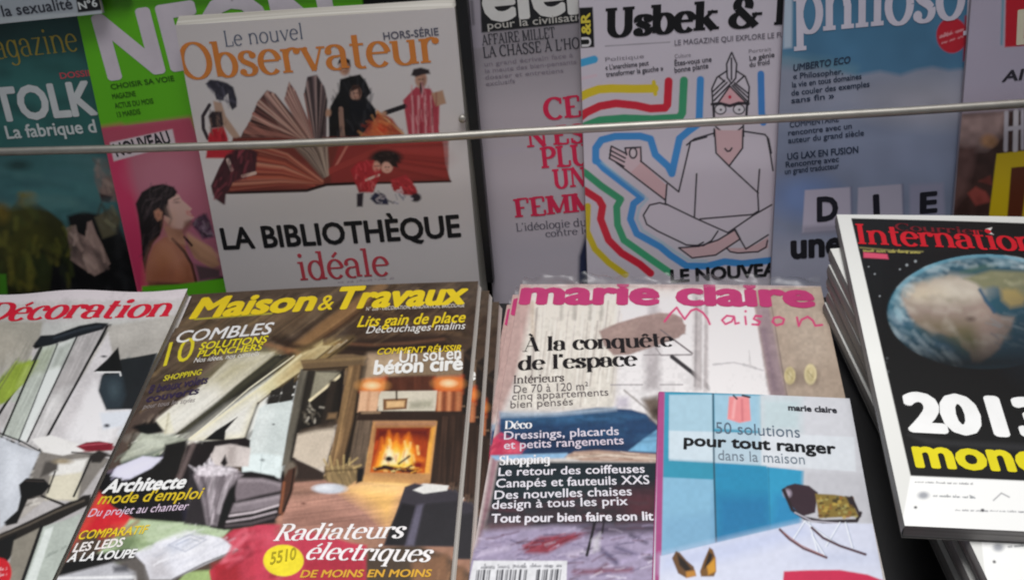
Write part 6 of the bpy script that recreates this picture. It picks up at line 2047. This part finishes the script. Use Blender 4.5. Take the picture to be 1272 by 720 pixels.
m.text('SHOPPING', (203, 474.5), (250, 467), 6.5, 'c4b828', 'cover_line', bold=.02, shear=.15)
m.text('8 beaux volets', (184, 490), (258, 478), 10, '2e2440', 'cover_line', bold=.03, shear=.15)
m.text('couverts', (181, 501), (247, 491), 9, '2e2440', 'cover_line', bold=.03, shear=.15)
m.text('pour tous les styles', (178, 509), (242, 501), 6, '8c8484', 'cover_line', shear=.15)
m.text('Nos idées, nos conseils', (241, 452), (322, 444), 6, 'd4d0cc', 'cover_line', shear=.15)
m.text('N° 228 - DÉCORATION, RÉNOVATION, BRICOLAGE', (455, 388), (577, 382), 4.5, 'cfc8c0', 'cover_line')
m.text('Architecte', (127, 613), (229, 608), 17, 'f4f4f2', 'headline', bold=.045, shear=.15)
m.text('mode d\'emploi', (121, 627), (249, 621.5), 15, 'd0b426', 'cover_line', bold=.015, shear=.15)
m.text('Du projet au chantier', (109, 642.5), (233, 635), 10.5, 'd8c4d8', 'cover_line', shear=.15)
m.text('COMPARATIF', (96, 670.5), (182, 664), 11, 'e0c224', 'cover_line', bold=.02, shear=.15)
m.text('LES LEDS', (90, 686), (152, 679.5), 11, 'f0e8e6', 'cover_line', bold=.03, shear=.15)
m.text('À LA LOUPE', (83, 698), (167, 693.5), 11, 'f0f0f0', 'cover_line', bold=.03, shear=.15)
m.text('5510', (336, 703), (368, 696), 14, 'a8981a', 'badge_text', bold=.02, shear=.12)
m.text('Radiateurs', (340, 674), (500, 669), 21, 'f2eeee', 'headline', 'serif', thick=.15, thin=.055, sl=.06, shear=.28)
m.text('électriques', (378, 696.5), (533, 698), 22, 'f2eeee', 'headline', 'serif', thick=.15, thin=.055, sl=.06, shear=.28)
m.text('DE MOINS EN MOINS', (373, 719), (535, 716.5), 9, 'dca832', 'cover_line', bold=.03, shear=.12)
m.finish()
pile(m, ((.0085, -.004, .2), (.0150, -.009, -.1), (.004, -.002, .5)),
     ['%s in the yellow-titled attic pile, %s' % s for s in
      (('second from the top', 'edges showing right of the top copy'), ('third from the top', 'farthest to the right'), ('lowest copy', 'hidden under the rest'))],
     'pile of yellow-titled attic magazines')

# ---- bagged magazine with pink title
m = make('magazine', 'mc', .006, 'pale interior magazine with pink title and brown lampshade, uppermost, under the turquoise booklet',
         gain=gain_front, bend=wave(.0008, 0, 0, .225, .285), spine='b08a94', step=1.0, deep=(.75, .1))
A = m.art
A.fill('cfc8c4')
A.at(570, 330, 3.6)
A.poly([(150, 40), (1700, 40), (1700, 110), (150, 110)], 'b8a6a2', 6)
A.poly([(150, 60), (300, 60), (340, 180), (300, 400), (180, 680), (40, 720)], 'b69a94', 8)
A.poly([(330, 150), (720, 150), (700, 640), (230, 640)], 'd6d0c6', 10)
A.poly([(720, 140), (1900, 140), (1900, 700), (700, 660)], 'e0dcdc', 10)
r = np.random.default_rng(5)
for i in range(44):
    x = 330+i*9.2+r.uniform(-4, 4)
    y0, y1 = r.uniform(150, 330), r.uniform(420, 660)
    A.line([(x, y0), (x-(x-200)*.03-22, y1)], r.uniform(3, 9), ('a49a94', 'eeeae2', '948884', 'c8beb4', 'e8e4dc')[i % 5], 2.5, r.uniform(.3, .8))
for x in (460, 520, 590, 640):
    A.line([(x, 165), (x-4, 240)], 12, '84807a', 5, .6)
A.line([(330, 170), (330, 330)], 16, 'b4a08c', 5, .7)
A.poly([(840, 170), (900, 170), (900, 560), (830, 560)], 'a8a0a2', 10, .8)
A.line([(680, 535), (820, 535)], 5, '9a9496', 2)
A.line([(900, 535), (1000, 535)], 5, '9a9496', 2)
A.poly([(710, 590), (760, 590), (760, 640), (700, 640)], 'b0a8b8', 8, .7)
A.poly([(820, 600), (890, 580), (900, 680), (850, 660)], '6c5c54', 8, .8)
A.line([(740, 560), (860, 660)], 6, '847c78', 3)
A.poly([(628, 295), (700, 262), (800, 232), (900, 214), (960, 218), (1000, 235), (1012, 290), (985, 325), (880, 362), (760, 402), (690, 402), (650, 360)], '98807a', 3)
A.poly([(640, 300), (900, 222), (960, 230), (800, 300), (660, 340)], 'a68e86', 14, .8)
A.line([(900, 290), (1045, 395)], 5, '6c6264', 1.6)
A.line([(880, 370), (905, 405), (1040, 402)], 4, '8a8284', 1.5)
A.at(800, 330, 3.6)
A.poly([(0, 230), (130, 236), (188, 268), (184, 308), (60, 332), (-60, 345)], '98807a', 3)
A.line([(75, 290), (215, 395)], 6, '6c6264', 1.6)
A.line([(0, 402), (215, 400)], 4, '8a8284', 1.5)
A.line([(125, 410), (215, 480), (320, 575)], 19, '393538', 1.8)
A.poly([(215, 120), (300, 120), (290, 560), (225, 560)], 'b4acac', 8, .9)
A.line([(235, 150), (228, 540)], 8, '8c8486', 3, .7)
A.line([(265, 150), (262, 560)], 8, 'e4e0e0', 3, .8)
A.poly([(290, 150), (520, 190), (590, 590), (290, 580)], 'eae6e6', 5)
A.line([(310, 445), (400, 435), (470, 450), (530, 470)], 7, 'aaa6a8', 4)
A.line([(470, 380), (475, 450)], 6, 'c4c0c0', 4)
A.poly([(480, 110), (600, 100), (1000, 80), (1060, 650), (640, 620), (560, 560)], 'ac9a8a', 4)
A.poly([(495, 180), (560, 180), (640, 600), (560, 585)], '9a868a', 6)
A.poly([(520, 280), (545, 280), (600, 560), (575, 560)], '84707a', 6, .7)
A.line([(572, 190), (640, 590)], 5, '7c6c68', 2, .8)
A.poly([(640, 200), (800, 220), (860, 420), (700, 420)], 'b8a898', 30, .7)
A.ell(700, 500, 30, 30, '7c6c60', 12, .5)
A.ell(660, 505, 26, 38, '7c6c5c', 6, .6)
A.ell(753, 497, 30, 44, '7c6c5c', 6, .6)
A.ell(652, 492, 25, 39, 'c8b98c', 2)
A.ell(744, 485, 28, 46, 'd0c298', 2)
for cx, cy in ((652, 492), (744, 485)):
    A.ell(cx, cy, 14, 26, 'a8986a', 5, .8)
    A.ell(cx, cy, 6, 12, 'd8cca4', 4)
    A.line([(cx-12, cy-14), (cx+12, cy+14)], 4, '94845c', 2, .7)
A.at(570, 500, 3.27)
A.poly([(20, 900), (50, 700), (165, 30), (180, 130), (130, 400), (60, 690)], 'a07c84', 6)
A.poly([(168, 40), (280, 52), (400, 44), (560, 22), (700, 30), (760, 48), (815, 100), (816, 215), (430, 210), (128, 214), (165, 130)], '24446a', 3)
A.poly([(165, 140), (400, 120), (700, 180), (600, 200), (300, 205)], '1b3052', 12)
A.poly([(180, 60), (600, 40), (760, 60), (600, 80), (200, 90)], '36648c', 8, .8)
A.poly([(166, 36), (400, 40), (640, 20), (640, 34), (400, 54), (168, 60)], 'a8b8c8', 5, .8)
A.poly([(816, 105), (816, 205), (690, 198), (750, 150)], '78aed0', 3)
A.poly([(750, -10), (830, -20), (830, 100), (780, 70)], '6c5c50', 8, .9)
A.ell(800, 40, 16, 22, '3c3028', 6, .8)
A.poly([(88, 250), (130, 150), (170, 120), (215, 140), (265, 175), (255, 208), (130, 214), (100, 290)], 'c03858', 3)
A.poly([(200, 150), (270, 180), (250, 205), (180, 200)], 'd05870', 6)
A.poly([(160, 240), (812, 244), (812, 520), (110, 500), (130, 400)], '1c2a32', 4)
A.poly([(128, 214), (440, 206), (440, 226), (150, 232)], '8cb4d6', 3)
A.poly([(430, 222), (470, 200), (560, 194), (816, 212), (816, 244), (500, 238)], 'b09282', 3)
A.line([(440, 226), (600, 214), (816, 232)], 8, 'd8c8b8', 3)
A.poly([(500, 380), (812, 380), (812, 520), (110, 520), (130, 440)], '3c3038', 24)
A.poly([(640, 360), (812, 350), (812, 500), (700, 500)], '5c2e38', 24, .8)
A.ell(420, 360, 100, 40, '24383c', 30, .8)
A.poly([(120, 470), (300, 480), (250, 540), (90, 560)], '6c545c', 14)
A.poly([(100, 520), (400, 500), (812, 500), (812, 740), (800, 900), (0, 900), (40, 640)], 'a498b4', 8)
A.poly([(260, 582), (330, 545), (440, 535), (530, 528), (420, 580), (360, 612), (270, 612)], '8c3444', 6)
A.poly([(500, 500), (812, 490), (812, 530), (520, 540)], '564a5c', 10)
for x0, y0, x1, y1, w_, c_ in ((580, 600, 640, 650, 18, '4c4468'), (640, 590, 720, 620, 16, '5c5474'), (740, 620, 790, 640, 14, '3c3c50'),
                               (600, 660, 560, 690, 14, '6c4454'), (470, 690, 700, 680, 18, '84465a'), (90, 610, 200, 590, 16, 'c4b8d0'),
                               (450, 620, 540, 600, 20, 'c8bcd2'), (660, 650, 800, 600, 16, 'b8aacc'), (700, 540, 760, 570, 14, '443c54')):
    A.line([(x0, y0), (x1, y1)], w_, c_, 6, .85)
A.clutter([(60, 620), (110, 530), (400, 505), (810, 500), (810, 720), (40, 720)], 130, ('c8bcd4', '7c7090', 'e0d8e8', '544c68', '94849c', 'b0a4c4', '6c4c5c'), 70, 7, -8, 53, 24, 2.6, .7)
A.clutter([(250, 590), (330, 545), (530, 530), (420, 580), (350, 615)], 26, ('a04454', '6c2434', 'b85c6c'), 50, 6, -14, 54, 12, 2.4, .7)
A.clutter([(150, 400), (800, 360), (810, 500), (110, 500)], 60, ('2c3c40', '5c3440', '141c22', '44484c', '703844'), 80, 12, -4, 55, 14, 6, .5)
A.clutter([(180, 60), (780, 50), (780, 160), (690, 190), (300, 200), (170, 140)], 40, ('1a3050', '36648c', '244a74', '142844'), 120, 10, -4, 56, 10, 5, .5)
A.clutter([(440, 215), (560, 196), (812, 214), (812, 240), (500, 236)], 20, ('d4bca8', '8c7060', 'e0d0c0', 'a88c7c'), 80, 4, 4, 57, 5, 2, .7)
A.clutter([(100, 240), (150, 135), (260, 175), (250, 205), (130, 212)], 20, ('d8586c', 'a02844', 'c84860'), 40, 8, -40, 58, 20, 3, .6)
A.line([(558, 460), (540, 540), (520, 620)], 12, '1c1620', 2)
A.line([(590, 480), (582, 530)], 8, '241c28', 2)
A.poly([(540, 560), (575, 530), (570, 600), (545, 610)], 'c8c4cc', 6, .8)
A.poly([(60, 640), (440, 643), (436, 760), (34, 760)], 'e4e4e8', 1.6)
x = 74
i = 0
while x < 420:
    w_ = (3, 6, 4, 9, 3, 5, 7)[i % 7]
    if not (128 < x < 158 or 232 < x < 246 or 285 < x < 310):
        A.line([(x, 680), (x-10, 760)], w_, '3a3a44', 1.4)
    x += w_+(5, 4, 8, 4, 6)[i % 5]
    i += 1
A.greek(90, 672, 420, 668, 18, '6c6c74', .8, 3)
A.at(0, 0, 1)
A.noise(3.5, .09, 51)
A.noise(9, .06, 52)
PK = 'b0376a'
A.at(800, 330, 3.6)
for pl in ([(92, 252), (120, 215), (146, 190), (160, 212), (182, 242), (210, 204), (234, 196), (262, 212), (284, 240), (294, 264)],
           [(402, 230), (370, 226), (348, 246), (364, 264), (392, 252), (403, 230), (408, 262), (424, 258)], [(452, 230), (456, 264)],
           [(524, 228), (498, 226), (490, 240), (518, 252), (512, 266), (484, 264)], [(604, 230), (582, 234), (574, 252), (592, 268), (620, 260), (626, 240), (604, 230)],
           [(684, 232), (692, 270), (704, 242), (732, 228), (754, 244), (766, 268), (796, 264)]):
    A.line(pl, 10, 'c43e70', 1.4)
A.ell(454, 206, 6, 6, 'c43e70', 1.4)
A.at(0, 0, 1)
m.text('marie claire', (644, 377), (1014, 381), 28, PK, 'masthead', bold=.06)
m.text('À la conquête', (649, 437), (838, 431), 18, '141114', 'headline', 'serif', thick=.2, thin=.035, sl=.04)
m.text('de l\'espace', (643, 460), (793, 455), 18, '141114', 'headline', 'serif', thick=.2, thin=.035, sl=.04)
m.text('Intérieurs', (638, 476.5), (701, 474), 10, '443a3c', 'cover_line', 'serif', thick=.16, thin=.05, sl=.05)
m.text('De 70 à 120 m²', (638, 488.5), (731, 485), 10, '5c5456', 'cover_line')
m.text('cinq appartements', (636, 497), (756, 492), 9, '5c5456', 'cover_line')
m.text('bien pensés', (634, 507), (712, 503.5), 9, '5c5456', 'cover_line')
m.text('Déco', (627, 533), (661, 532), 10, 'f0eef0', 'cover_line', 'serif', thick=.18, thin=.05, sl=.05)
m.text('Dressings, placards', (626, 546), (769, 541), 10, 'dcd4e0', 'cover_line', bold=.01)
m.text('et petits rangements', (626, 558), (775, 552.5), 10, 'dccfdc', 'cover_line', bold=.01)
m.text('Shopping', (620, 577.5), (683, 575.5), 11, 'f0eef0', 'cover_line', 'serif', thick=.18, thin=.05, sl=.05)
for s, a, b, h in (('Le retour des coiffeuses', (619, 591), (801, 588), 10), ('Canapés et fauteuils XXS', (616, 605.5), (807, 602), 10.5),
                   ('Des nouvelles chaises', (614, 620), (785, 616), 10.5), ('design à tous les prix', (611, 632), (780, 628), 10.5),
                   ('Tout pour bien faire son lit', (610, 649), (812, 647), 10.5)):
    m.text(s, a, b, h, 'e8e4ec', 'cover_line', bold=.03 if s[0] == 'T' else .012)
m.finish()
MC = m

# crumpled clear film sealing the top of the bag
V, F = [], []
nx, ny = 90, 10
rr = np.random.default_rng(3)
ph = rr.uniform(0, 6.28, 8)
for j in range(ny+1):
    for i in range(nx+1):
        x = .002+(m.w-.002)*i/nx
        y = m.h-.004+.014*j/ny
        t = j/ny
        z = .0012+.0022*t+t*.0016*(math.sin(x*210+ph[0]+3*t)+math.sin(x*390+ph[1])*.6+math.sin(x*95+ph[2]+5*t)*.8)
        V.append((x, y-.003*t*abs(math.sin(x*40+ph[3])), z))
for j in range(ny):
    for i in range(nx):
        a = j*(nx+1)+i
        F.append((a, a+1, a+nx+2, a+nx+1))
fm, fn, fl, fb = new_mat('clear_film')
tr = fn.new('ShaderNodeBsdfTransparent')
tr.inputs['Color'].default_value = (.97, .97, .97, 1)
gl = fn.new('ShaderNodeBsdfGlossy')
gl.inputs['Roughness'].default_value = .34
lw = fn.new('ShaderNodeLayerWeight')
lw.inputs['Blend'].default_value = .2
mx = fn.new('ShaderNodeMixShader')
fl.new(lw.outputs['Facing'], mx.inputs['Fac'])
fl.new(tr.outputs[0], mx.inputs[1])
fl.new(gl.outputs[0], mx.inputs[2])
fl.new(mx.outputs[0], fn['Material Output'].inputs['Surface'])
film = mesh_obj('bag_seal', V, F, fm, m.root, True)
pile(m, ((-.0055, -.0050, .15), (-.0105, -.0100, -.1)),
     ['%s in the pink-titled pile, left edge %s' % s for s in
      (('middle copy', 'peeping out under the top copy'), ('lowest copy', 'farthest to the left'))],
     'pile of pink-titled interior magazines')

# ---- small booklet lying on it
m = make('booklet', 'book', .0024, 'small turquoise booklet with rocking chair and shoes, lying on the pink-titled magazine',
         gain=gain_front, bend=wave(.0005, 0, 0, .121, .17), spine='a84c80', step=1.0, cat='booklet')
A = m.art
A.fill('ccd0d8')
A.at(800, 470, 2.88)
A.poly([(70, 40), (430, 45), (440, 320), (575, 330), (568, 520), (260, 590), (50, 640)], '3a94b2', 3)
A.poly([(90, 58), (245, 58), (246, 295), (88, 285)], 'a6c6d6', 2)
A.poly([(60, 285), (250, 298), (250, 362), (60, 352)], '3792ae', 2)
A.poly([(60, 352), (248, 362), (258, 585), (55, 632)], '86b6d2', 2.4)
A.poly([(60, 500), (256, 480), (258, 585), (55, 632)], '7aa8c8', 16, .7)
A.poly([(255, 300), (442, 320), (452, 532), (260, 584)], '2b8ab2', 2.4)
A.poly([(262, 420), (450, 420), (452, 532), (260, 584)], '2472a4', 20, .8)
A.poly([(442, 318), (572, 330), (566, 516), (450, 535)], '3398c0', 2.4)
A.poly([(470, 420), (572, 400), (566, 516), (450, 535)], '2c80b4', 16, .7)
A.poly([(250, 58), (418, 62), (418, 190), (252, 180)], '9cc2d6', 3)
A.poly([(416, 60), (760, 60), (860, 525), (566, 516), (574, 330), (420, 310)], 'cfd0d6', 3)
A.poly([(420, 70), (560, 72), (560, 190), (420, 190)], 'bcd0d4', 14, .8)
A.poly([(574, 330), (770, 330), (850, 520), (566, 516)], 'c2c2c8', 10)
A.poly([(90, 186), (752, 208), (758, 332), (90, 292)], 'dde4ea', 2.4, .62)
A.line([(247, 55), (250, 300), (258, 586)], 6, '2a4a5c', 1.8)
A.line([(445, 320), (452, 530)], 3, '2a7090', 1.8, .7)
A.poly([(50, 40), (74, 40), (60, 760), (38, 760)], 'a64a80', 1.8)
A.line([(76, 45), (420, 56)], 6, '4a7c94', 2)
A.poly([(58, 634), (258, 588), (566, 516), (850, 518), (900, 760), (50, 820)], 'd6daec', 2.4)
A.poly([(58, 634), (258, 588), (566, 516), (600, 560), (300, 650), (60, 690)], 'c4cce8', 16, .8)
A.poly([(304, 66), (376, 66), (382, 152), (342, 160), (298, 146)], 'e48e90', 2)
A.line([(325, 80), (318, 140)], 8, 'f0b0b0', 3)
A.line([(350, 78), (352, 150)], 6, 'c87078', 3)
A.line([(320, 62), (332, 74)], 6, '2c2c34')
A.line([(352, 62), (378, 68)], 7, '2c2c34')
A.poly([(500, 690), (580, 686), (700, 684), (800, 700), (880, 730), (900, 900), (480, 900)], 'c82a50', 2.4)
A.ell(700, 640, 110, 20, 'bcc4dc', 16, .6)
A.poly([(492, 400), (512, 384), (540, 376), (590, 384), (622, 408), (612, 480), (565, 494), (530, 460), (506, 426)], '382830', 2)
A.ell(512, 412, 14, 14, 'a89cac', 5)
A.line([(500, 400), (530, 470), (575, 500), (640, 512), (760, 508), (774, 480)], 13, '2a2024', 2)
A.line([(540, 480), (600, 510), (700, 518)], 4, 'c8c4d0', 1.8)
A.poly([(612, 412), (680, 415), (742, 424), (768, 492), (625, 500)], '857036', 2)
for i in range(60):
    A.ell(622+r.uniform(0, 135), 420+r.uniform(0, 76), r.uniform(3, 8), r.uniform(3, 7), ('5c4a24', 'b89c4a', '94602c', '3c3420', 'a8a060')[i % 5], 2, .8)
A.line([(742, 424), (772, 490)], 10, '2c2024', 2)
A.poly([(720, 420), (744, 424), (760, 460), (735, 450)], '2c2428', 3)
for pl in ([(575, 510), (530, 580)], [(590, 515), (620, 620)], [(700, 515), (650, 600)], [(720, 515), (745, 605)], [(575, 512), (700, 600)], [(600, 560), (650, 640)]):
    A.line(pl, 4, 'eef2f8', 1.6, .9)
    A.line([(p[0]+5, p[1]) for p in pl], 2.4, '94a0b8', 1.4, .7)
A.line([(486, 541), (520, 575), (570, 608), (652, 640)], 9, '5a3438', 1.8)
A.line([(600, 534), (640, 570), (700, 598), (792, 628)], 9, '4a2c34', 1.8)
A.line([(500, 552), (560, 596), (640, 632)], 3, 'a87470', 1.5)
A.poly([(100, 642), (114, 616), (128, 622), (152, 650), (178, 672), (186, 704), (150, 712), (122, 696)], '6a4a2c', 2)
A.poly([(118, 625), (150, 655), (170, 682), (150, 690), (126, 665)], '241a14', 3)
A.poly([(150, 690), (182, 686), (186, 706), (152, 712)], 'c08434', 3)
A.poly([(234, 604), (246, 612), (256, 640), (258, 690), (250, 708), (204, 708), (200, 690), (214, 650)], '765228', 2)
A.poly([(232, 620), (246, 630), (238, 660), (214, 680)], '241a14', 3)
A.poly([(225, 672), (254, 640), (256, 690), (230, 702)], 'd0942e', 3)
A.at(0, 0, 1)
A.noise(5, .04, 61)
m.text('50 solutions', (889, 538.5), (994, 544), 14, '5c6c7c', 'headline', bold=-.002)
m.text('pour tout ranger', (849, 553), (1039, 564), 13.5, '101216', 'headline', bold=.04)
m.text('dans la maison', (892, 571.5), (1000, 577), 12.5, '76828e', 'headline', bold=-.002)
m.text('marie claire', (979, 510), (1040, 513), 7, '2c2c34', 'masthead', bold=.05)
A.greek(618+0, 0, 618, 0, 1, '000000')
m.finish()

# ---- thick black issue with the Earth
m = make('magazine', 'ci', .0095, 'thick black magazine with the Earth and white 2013, uppermost of its pile',
         gain=gain_front, bend=wave(.0010, .0004, 0, .215, .28), spine='6c6a68', pages=M_PAGES_GREY, step=1.0)
A = m.art
A.fill('e4e4e0')
A.poly([(1057, 271), (1470, 285), (1700, 640), (1131, 591)], '121212', 1.6)
A.poly([(1131, 591), (1800, 625), (1800, 800), (1100, 760)], 'f6f6f4', 2)
A.poly([(1057, 271), (1470, 285), (1700, 620), (1131, 591)], '121212', 1.6)
A.at(1010, 240, 3.27)
for x, y, s in ((380, 295, 5), (415, 288, 5), (352, 312, 3), (330, 660, 5), (325, 678, 5), (333, 716, 6), (250, 330, 2.5), (290, 450, 2.5), (365, 660, 3), (225, 300, 2)):
    A.ell(x, y, s, s, '8a9094', 2, .9)
GX, GY, GR, GS = 700, 486, 396, 232
A.ell(GX, GY, GR+5, GS+4, '1a3440', 8, .9)
A.ell(GX, GY, GR, GS, '2a4c5c', 4)
A.ell(GX-40, GY-30, GR*.8, GS*.75, '336070', 90, .8)
A.noise(26, .22, 70, sub=[(290, 240), (1110, 240), (1110, 720), (290, 720)], ang=20, long=2)
AF = [(352, 430), (366, 405), (372, 420), (392, 392), (425, 380), (440, 366), (470, 372), (492, 352), (530, 350), (548, 340), (590, 346), (604, 356), (640, 352), (668, 372), (672, 396),
      (690, 420), (696, 446), (722, 470), (730, 492), (770, 508), (812, 510), (806, 548), (776, 590), (752, 636), (720, 668), (676, 692), (646, 690), (634, 650), (604, 628), (590, 590),
      (556, 588), (520, 574), (478, 566), (440, 548), (404, 520), (384, 492), (374, 462)]
A.poly(AF, '94837a', 5)
A.poly([(385, 400), (470, 372), (548, 344), (640, 356), (680, 410), (650, 440), (520, 452), (400, 450)], 'b8ae9e', 20, .9)
A.ell(560, 398, 90, 30, 'cac2b4', 26, .85)
A.ell(450, 408, 50, 22, 'c8b89e', 20, .8)
A.poly([(420, 520), (560, 520), (680, 540), (660, 600), (600, 600), (470, 560)], '7c7050', 22, .75)
A.poly([(560, 588), (640, 560), (700, 600), (660, 660), (610, 640)], '5c6038', 20, .7)
A.poly([(680, 480), (740, 520), (780, 540), (740, 620), (690, 640), (660, 560)], 'a08a80', 22, .8)
A.clutter(AF, 90, ('b0a496', '847468', 'd0c8bc', '6c664e', '988a7e', 'bcb2a4'), 46, 9, 15, 73, 40, 9, .4)
A.poly([(612, 352), (660, 336), (720, 318), (800, 322), (900, 326), (1110, 360), (1110, 430), (980, 440), (880, 420), (830, 436), (790, 420), (770, 392), (730, 384), (690, 392), (660, 372)], '7c7c60', 6)
A.poly([(760, 392), (820, 396), (868, 430), (850, 462), (800, 470), (766, 440)], 'a8945e', 8, .9)
A.clutter([(660, 345), (800, 330), (1000, 370), (980, 420), (800, 400)], 34, ('98947a', '545c48', 'b8b494', '6c7458'), 44, 7, 10, 74, 30, 6, .5)
A.line([(676, 398), (700, 440), (734, 486)], 12, '28506a', 4)
A.poly([(640, 330), (700, 312), (740, 300), (700, 296), (640, 306), (600, 326)], '4c6858', 8, .7)
A.line([(420, 352), (480, 330), (540, 330)], 10, '234c60', 5, .8)
CL = [(320, 400), (420, 300), (600, 262), (800, 258), (1000, 300), (1000, 340), (760, 300), (560, 310), (440, 350), (360, 430)]
A.clutter(CL, 80, ('c8d8dc', '9cb8c2', 'e4eef0', '7c9cac'), 64, 7, 10, 75, 20, 6, .34)
A.clutter([(310, 500), (360, 470), (420, 560), (540, 620), (600, 680), (500, 690), (380, 640), (330, 580)], 80, ('a8c0cc', '7890a4', 'd0e0e6', '5c7c94'), 70, 7, 35, 76, 20, 6, .34)
A.clutter([(330, 440), (360, 400), (372, 470), (345, 520)], 20, ('b8d0d6', '88a8b4'), 36, 7, 60, 77, 20, 7, .45)
A.clutter([(720, 500), (900, 470), (1000, 560), (860, 640), (740, 640)], 40, ('5c7484', '8c9ca4', '3c5870'), 60, 6, 20, 78, 20, 4, .4)
A.at(0, 0, 1)
rr_ = np.hypot((A.x-(1010+GX/3.27))/(GR/3.27), (A.y-(240+GY/3.27))/(GS/3.27))
k_ = A.inside([(1057, 271), (1470, 285), (1700, 640), (1131, 591)], 1.6)
A._blend(np.arange(len(A.x)), np.clip((rr_-1)*45, 0, 1)*k_, lin('121212'))
A._blend(np.arange(len(A.x)), np.clip((rr_-.93)*14, 0, .55)*(rr_ < 1)*k_*np.clip((400-A.y)/60, 0, 1), lin('6ca4b8'))
A.at(1010, 240, 3.27)
for x, y, s in ((380, 295, 5), (415, 280, 5), (352, 312, 3), (300, 672, 5), (295, 690, 5), (303, 726, 6), (250, 330, 2.5), (270, 420, 2.5), (225, 300, 2)):
    A.ell(x, y, s, s, '9aa0a4', 2, .9)
A.ell(638, 516, 16, 9, '4c3c38', 5, .7)
A.shade([(280, 240), (1120, 240), (1120, 730), (280, 730)], .82, 3)
A.poly([(100, 600), (1800, 560), (1800, 800), (100, 800)], '121212', 62, .92)
A.ell(930, 560, 120, 130, '1c2630', 80, .7)
A.at(0, 0, 1)
A.poly([(1000, 240), (1057, 240), (1057, 271), (1131, 591), (1131, 720), (1060, 720)], 'e0e0dc', 1.6)
A.poly([(1000, 240), (1480, 240), (1480, 285.5), (1057, 271)], 'e0e0dc', 1.6)
A.poly([(1131, 591), (1800, 625), (1800, 800), (1100, 760)], 'f6f6f4', 1.6)
A.at(1010, 240, 3.27)
A.poly([(204, 241), (300, 250), (306, 270), (205, 263)], 'bc4660', 2)
A.line([(190, 222), (330, 236), (445, 241)], 4, '8a8450', 2, .8)
A.at(0, 0, 1)
A.greek(1072, 313, 1145, 316, 4, 'a49a50', .8)
A.poly([(1224, 286), (1232, 284), (1229, 289), (1234, 293), (1226, 291)], 'd8d4d0', 1.2)
A.poly([(1127, 540), (1150, 552), (1330, 566), (1330, 556), (1180, 548)], '2c2c2e', 6, .8)
A.at(1010, 440, 2.57)
A.greek(325, 410, 510, 418, 8, '7c7c80', .9, 1, 1)
A.ell(352, 450, 17, 11, 'a4a6ac', 4)
A.greek(382, 455, 515, 460, 9, '74787c', .9, 2, .8)
A.line([(500, 452), (516, 460)], 4, '94989c')
A.line([(575, 468), (600, 445), (625, 458)], 3.5, '8c8c90', 1.6)
A.ell(327, 488, 5, 4, '3c3c40', 1.6)
A.greek(452, 500, 700, 508, 7, '808086', .9, 3, 1)
A.ell(540, 499, 6, 5, '4c4c50', 1.6)
A.at(0, 0, 1)
m.text('Courrier', (1112, 287), (1222, 294), 9, '661820', 'masthead', 'serif', thick=.14, thin=.05, sl=.04)
m.text('International', (1066, 303.5), (1328, 316.5), 27, 'b41a26', 'masthead', 'serif', thick=.17, thin=.07, sl=.05)
m.text('2013', (1128, 534), (1312, 545), 47, 'f2f2f0', 'headline', bold=.07)
m.text('monde', (1137, 579.5), (1336, 590), 37, 'e0d21c', 'headline', bold=.045)
m.finish()
CI = m
pile(m, ((.014, -.0100, 9.0), (.016, -.0130, 10.2), (.015, -.0155, 9.4), (.018, -.0180, 10.6), (.016, -.0190, 10.2)),
     ['%s copy from the top in the right-hand pile of black Earth magazines' % s if i < 4 else
      'lowest copy in the right-hand pile of black Earth magazines' for i, s in enumerate(('second', 'third', 'fourth', 'fifth', ''))],
     'pile of black Earth magazines')
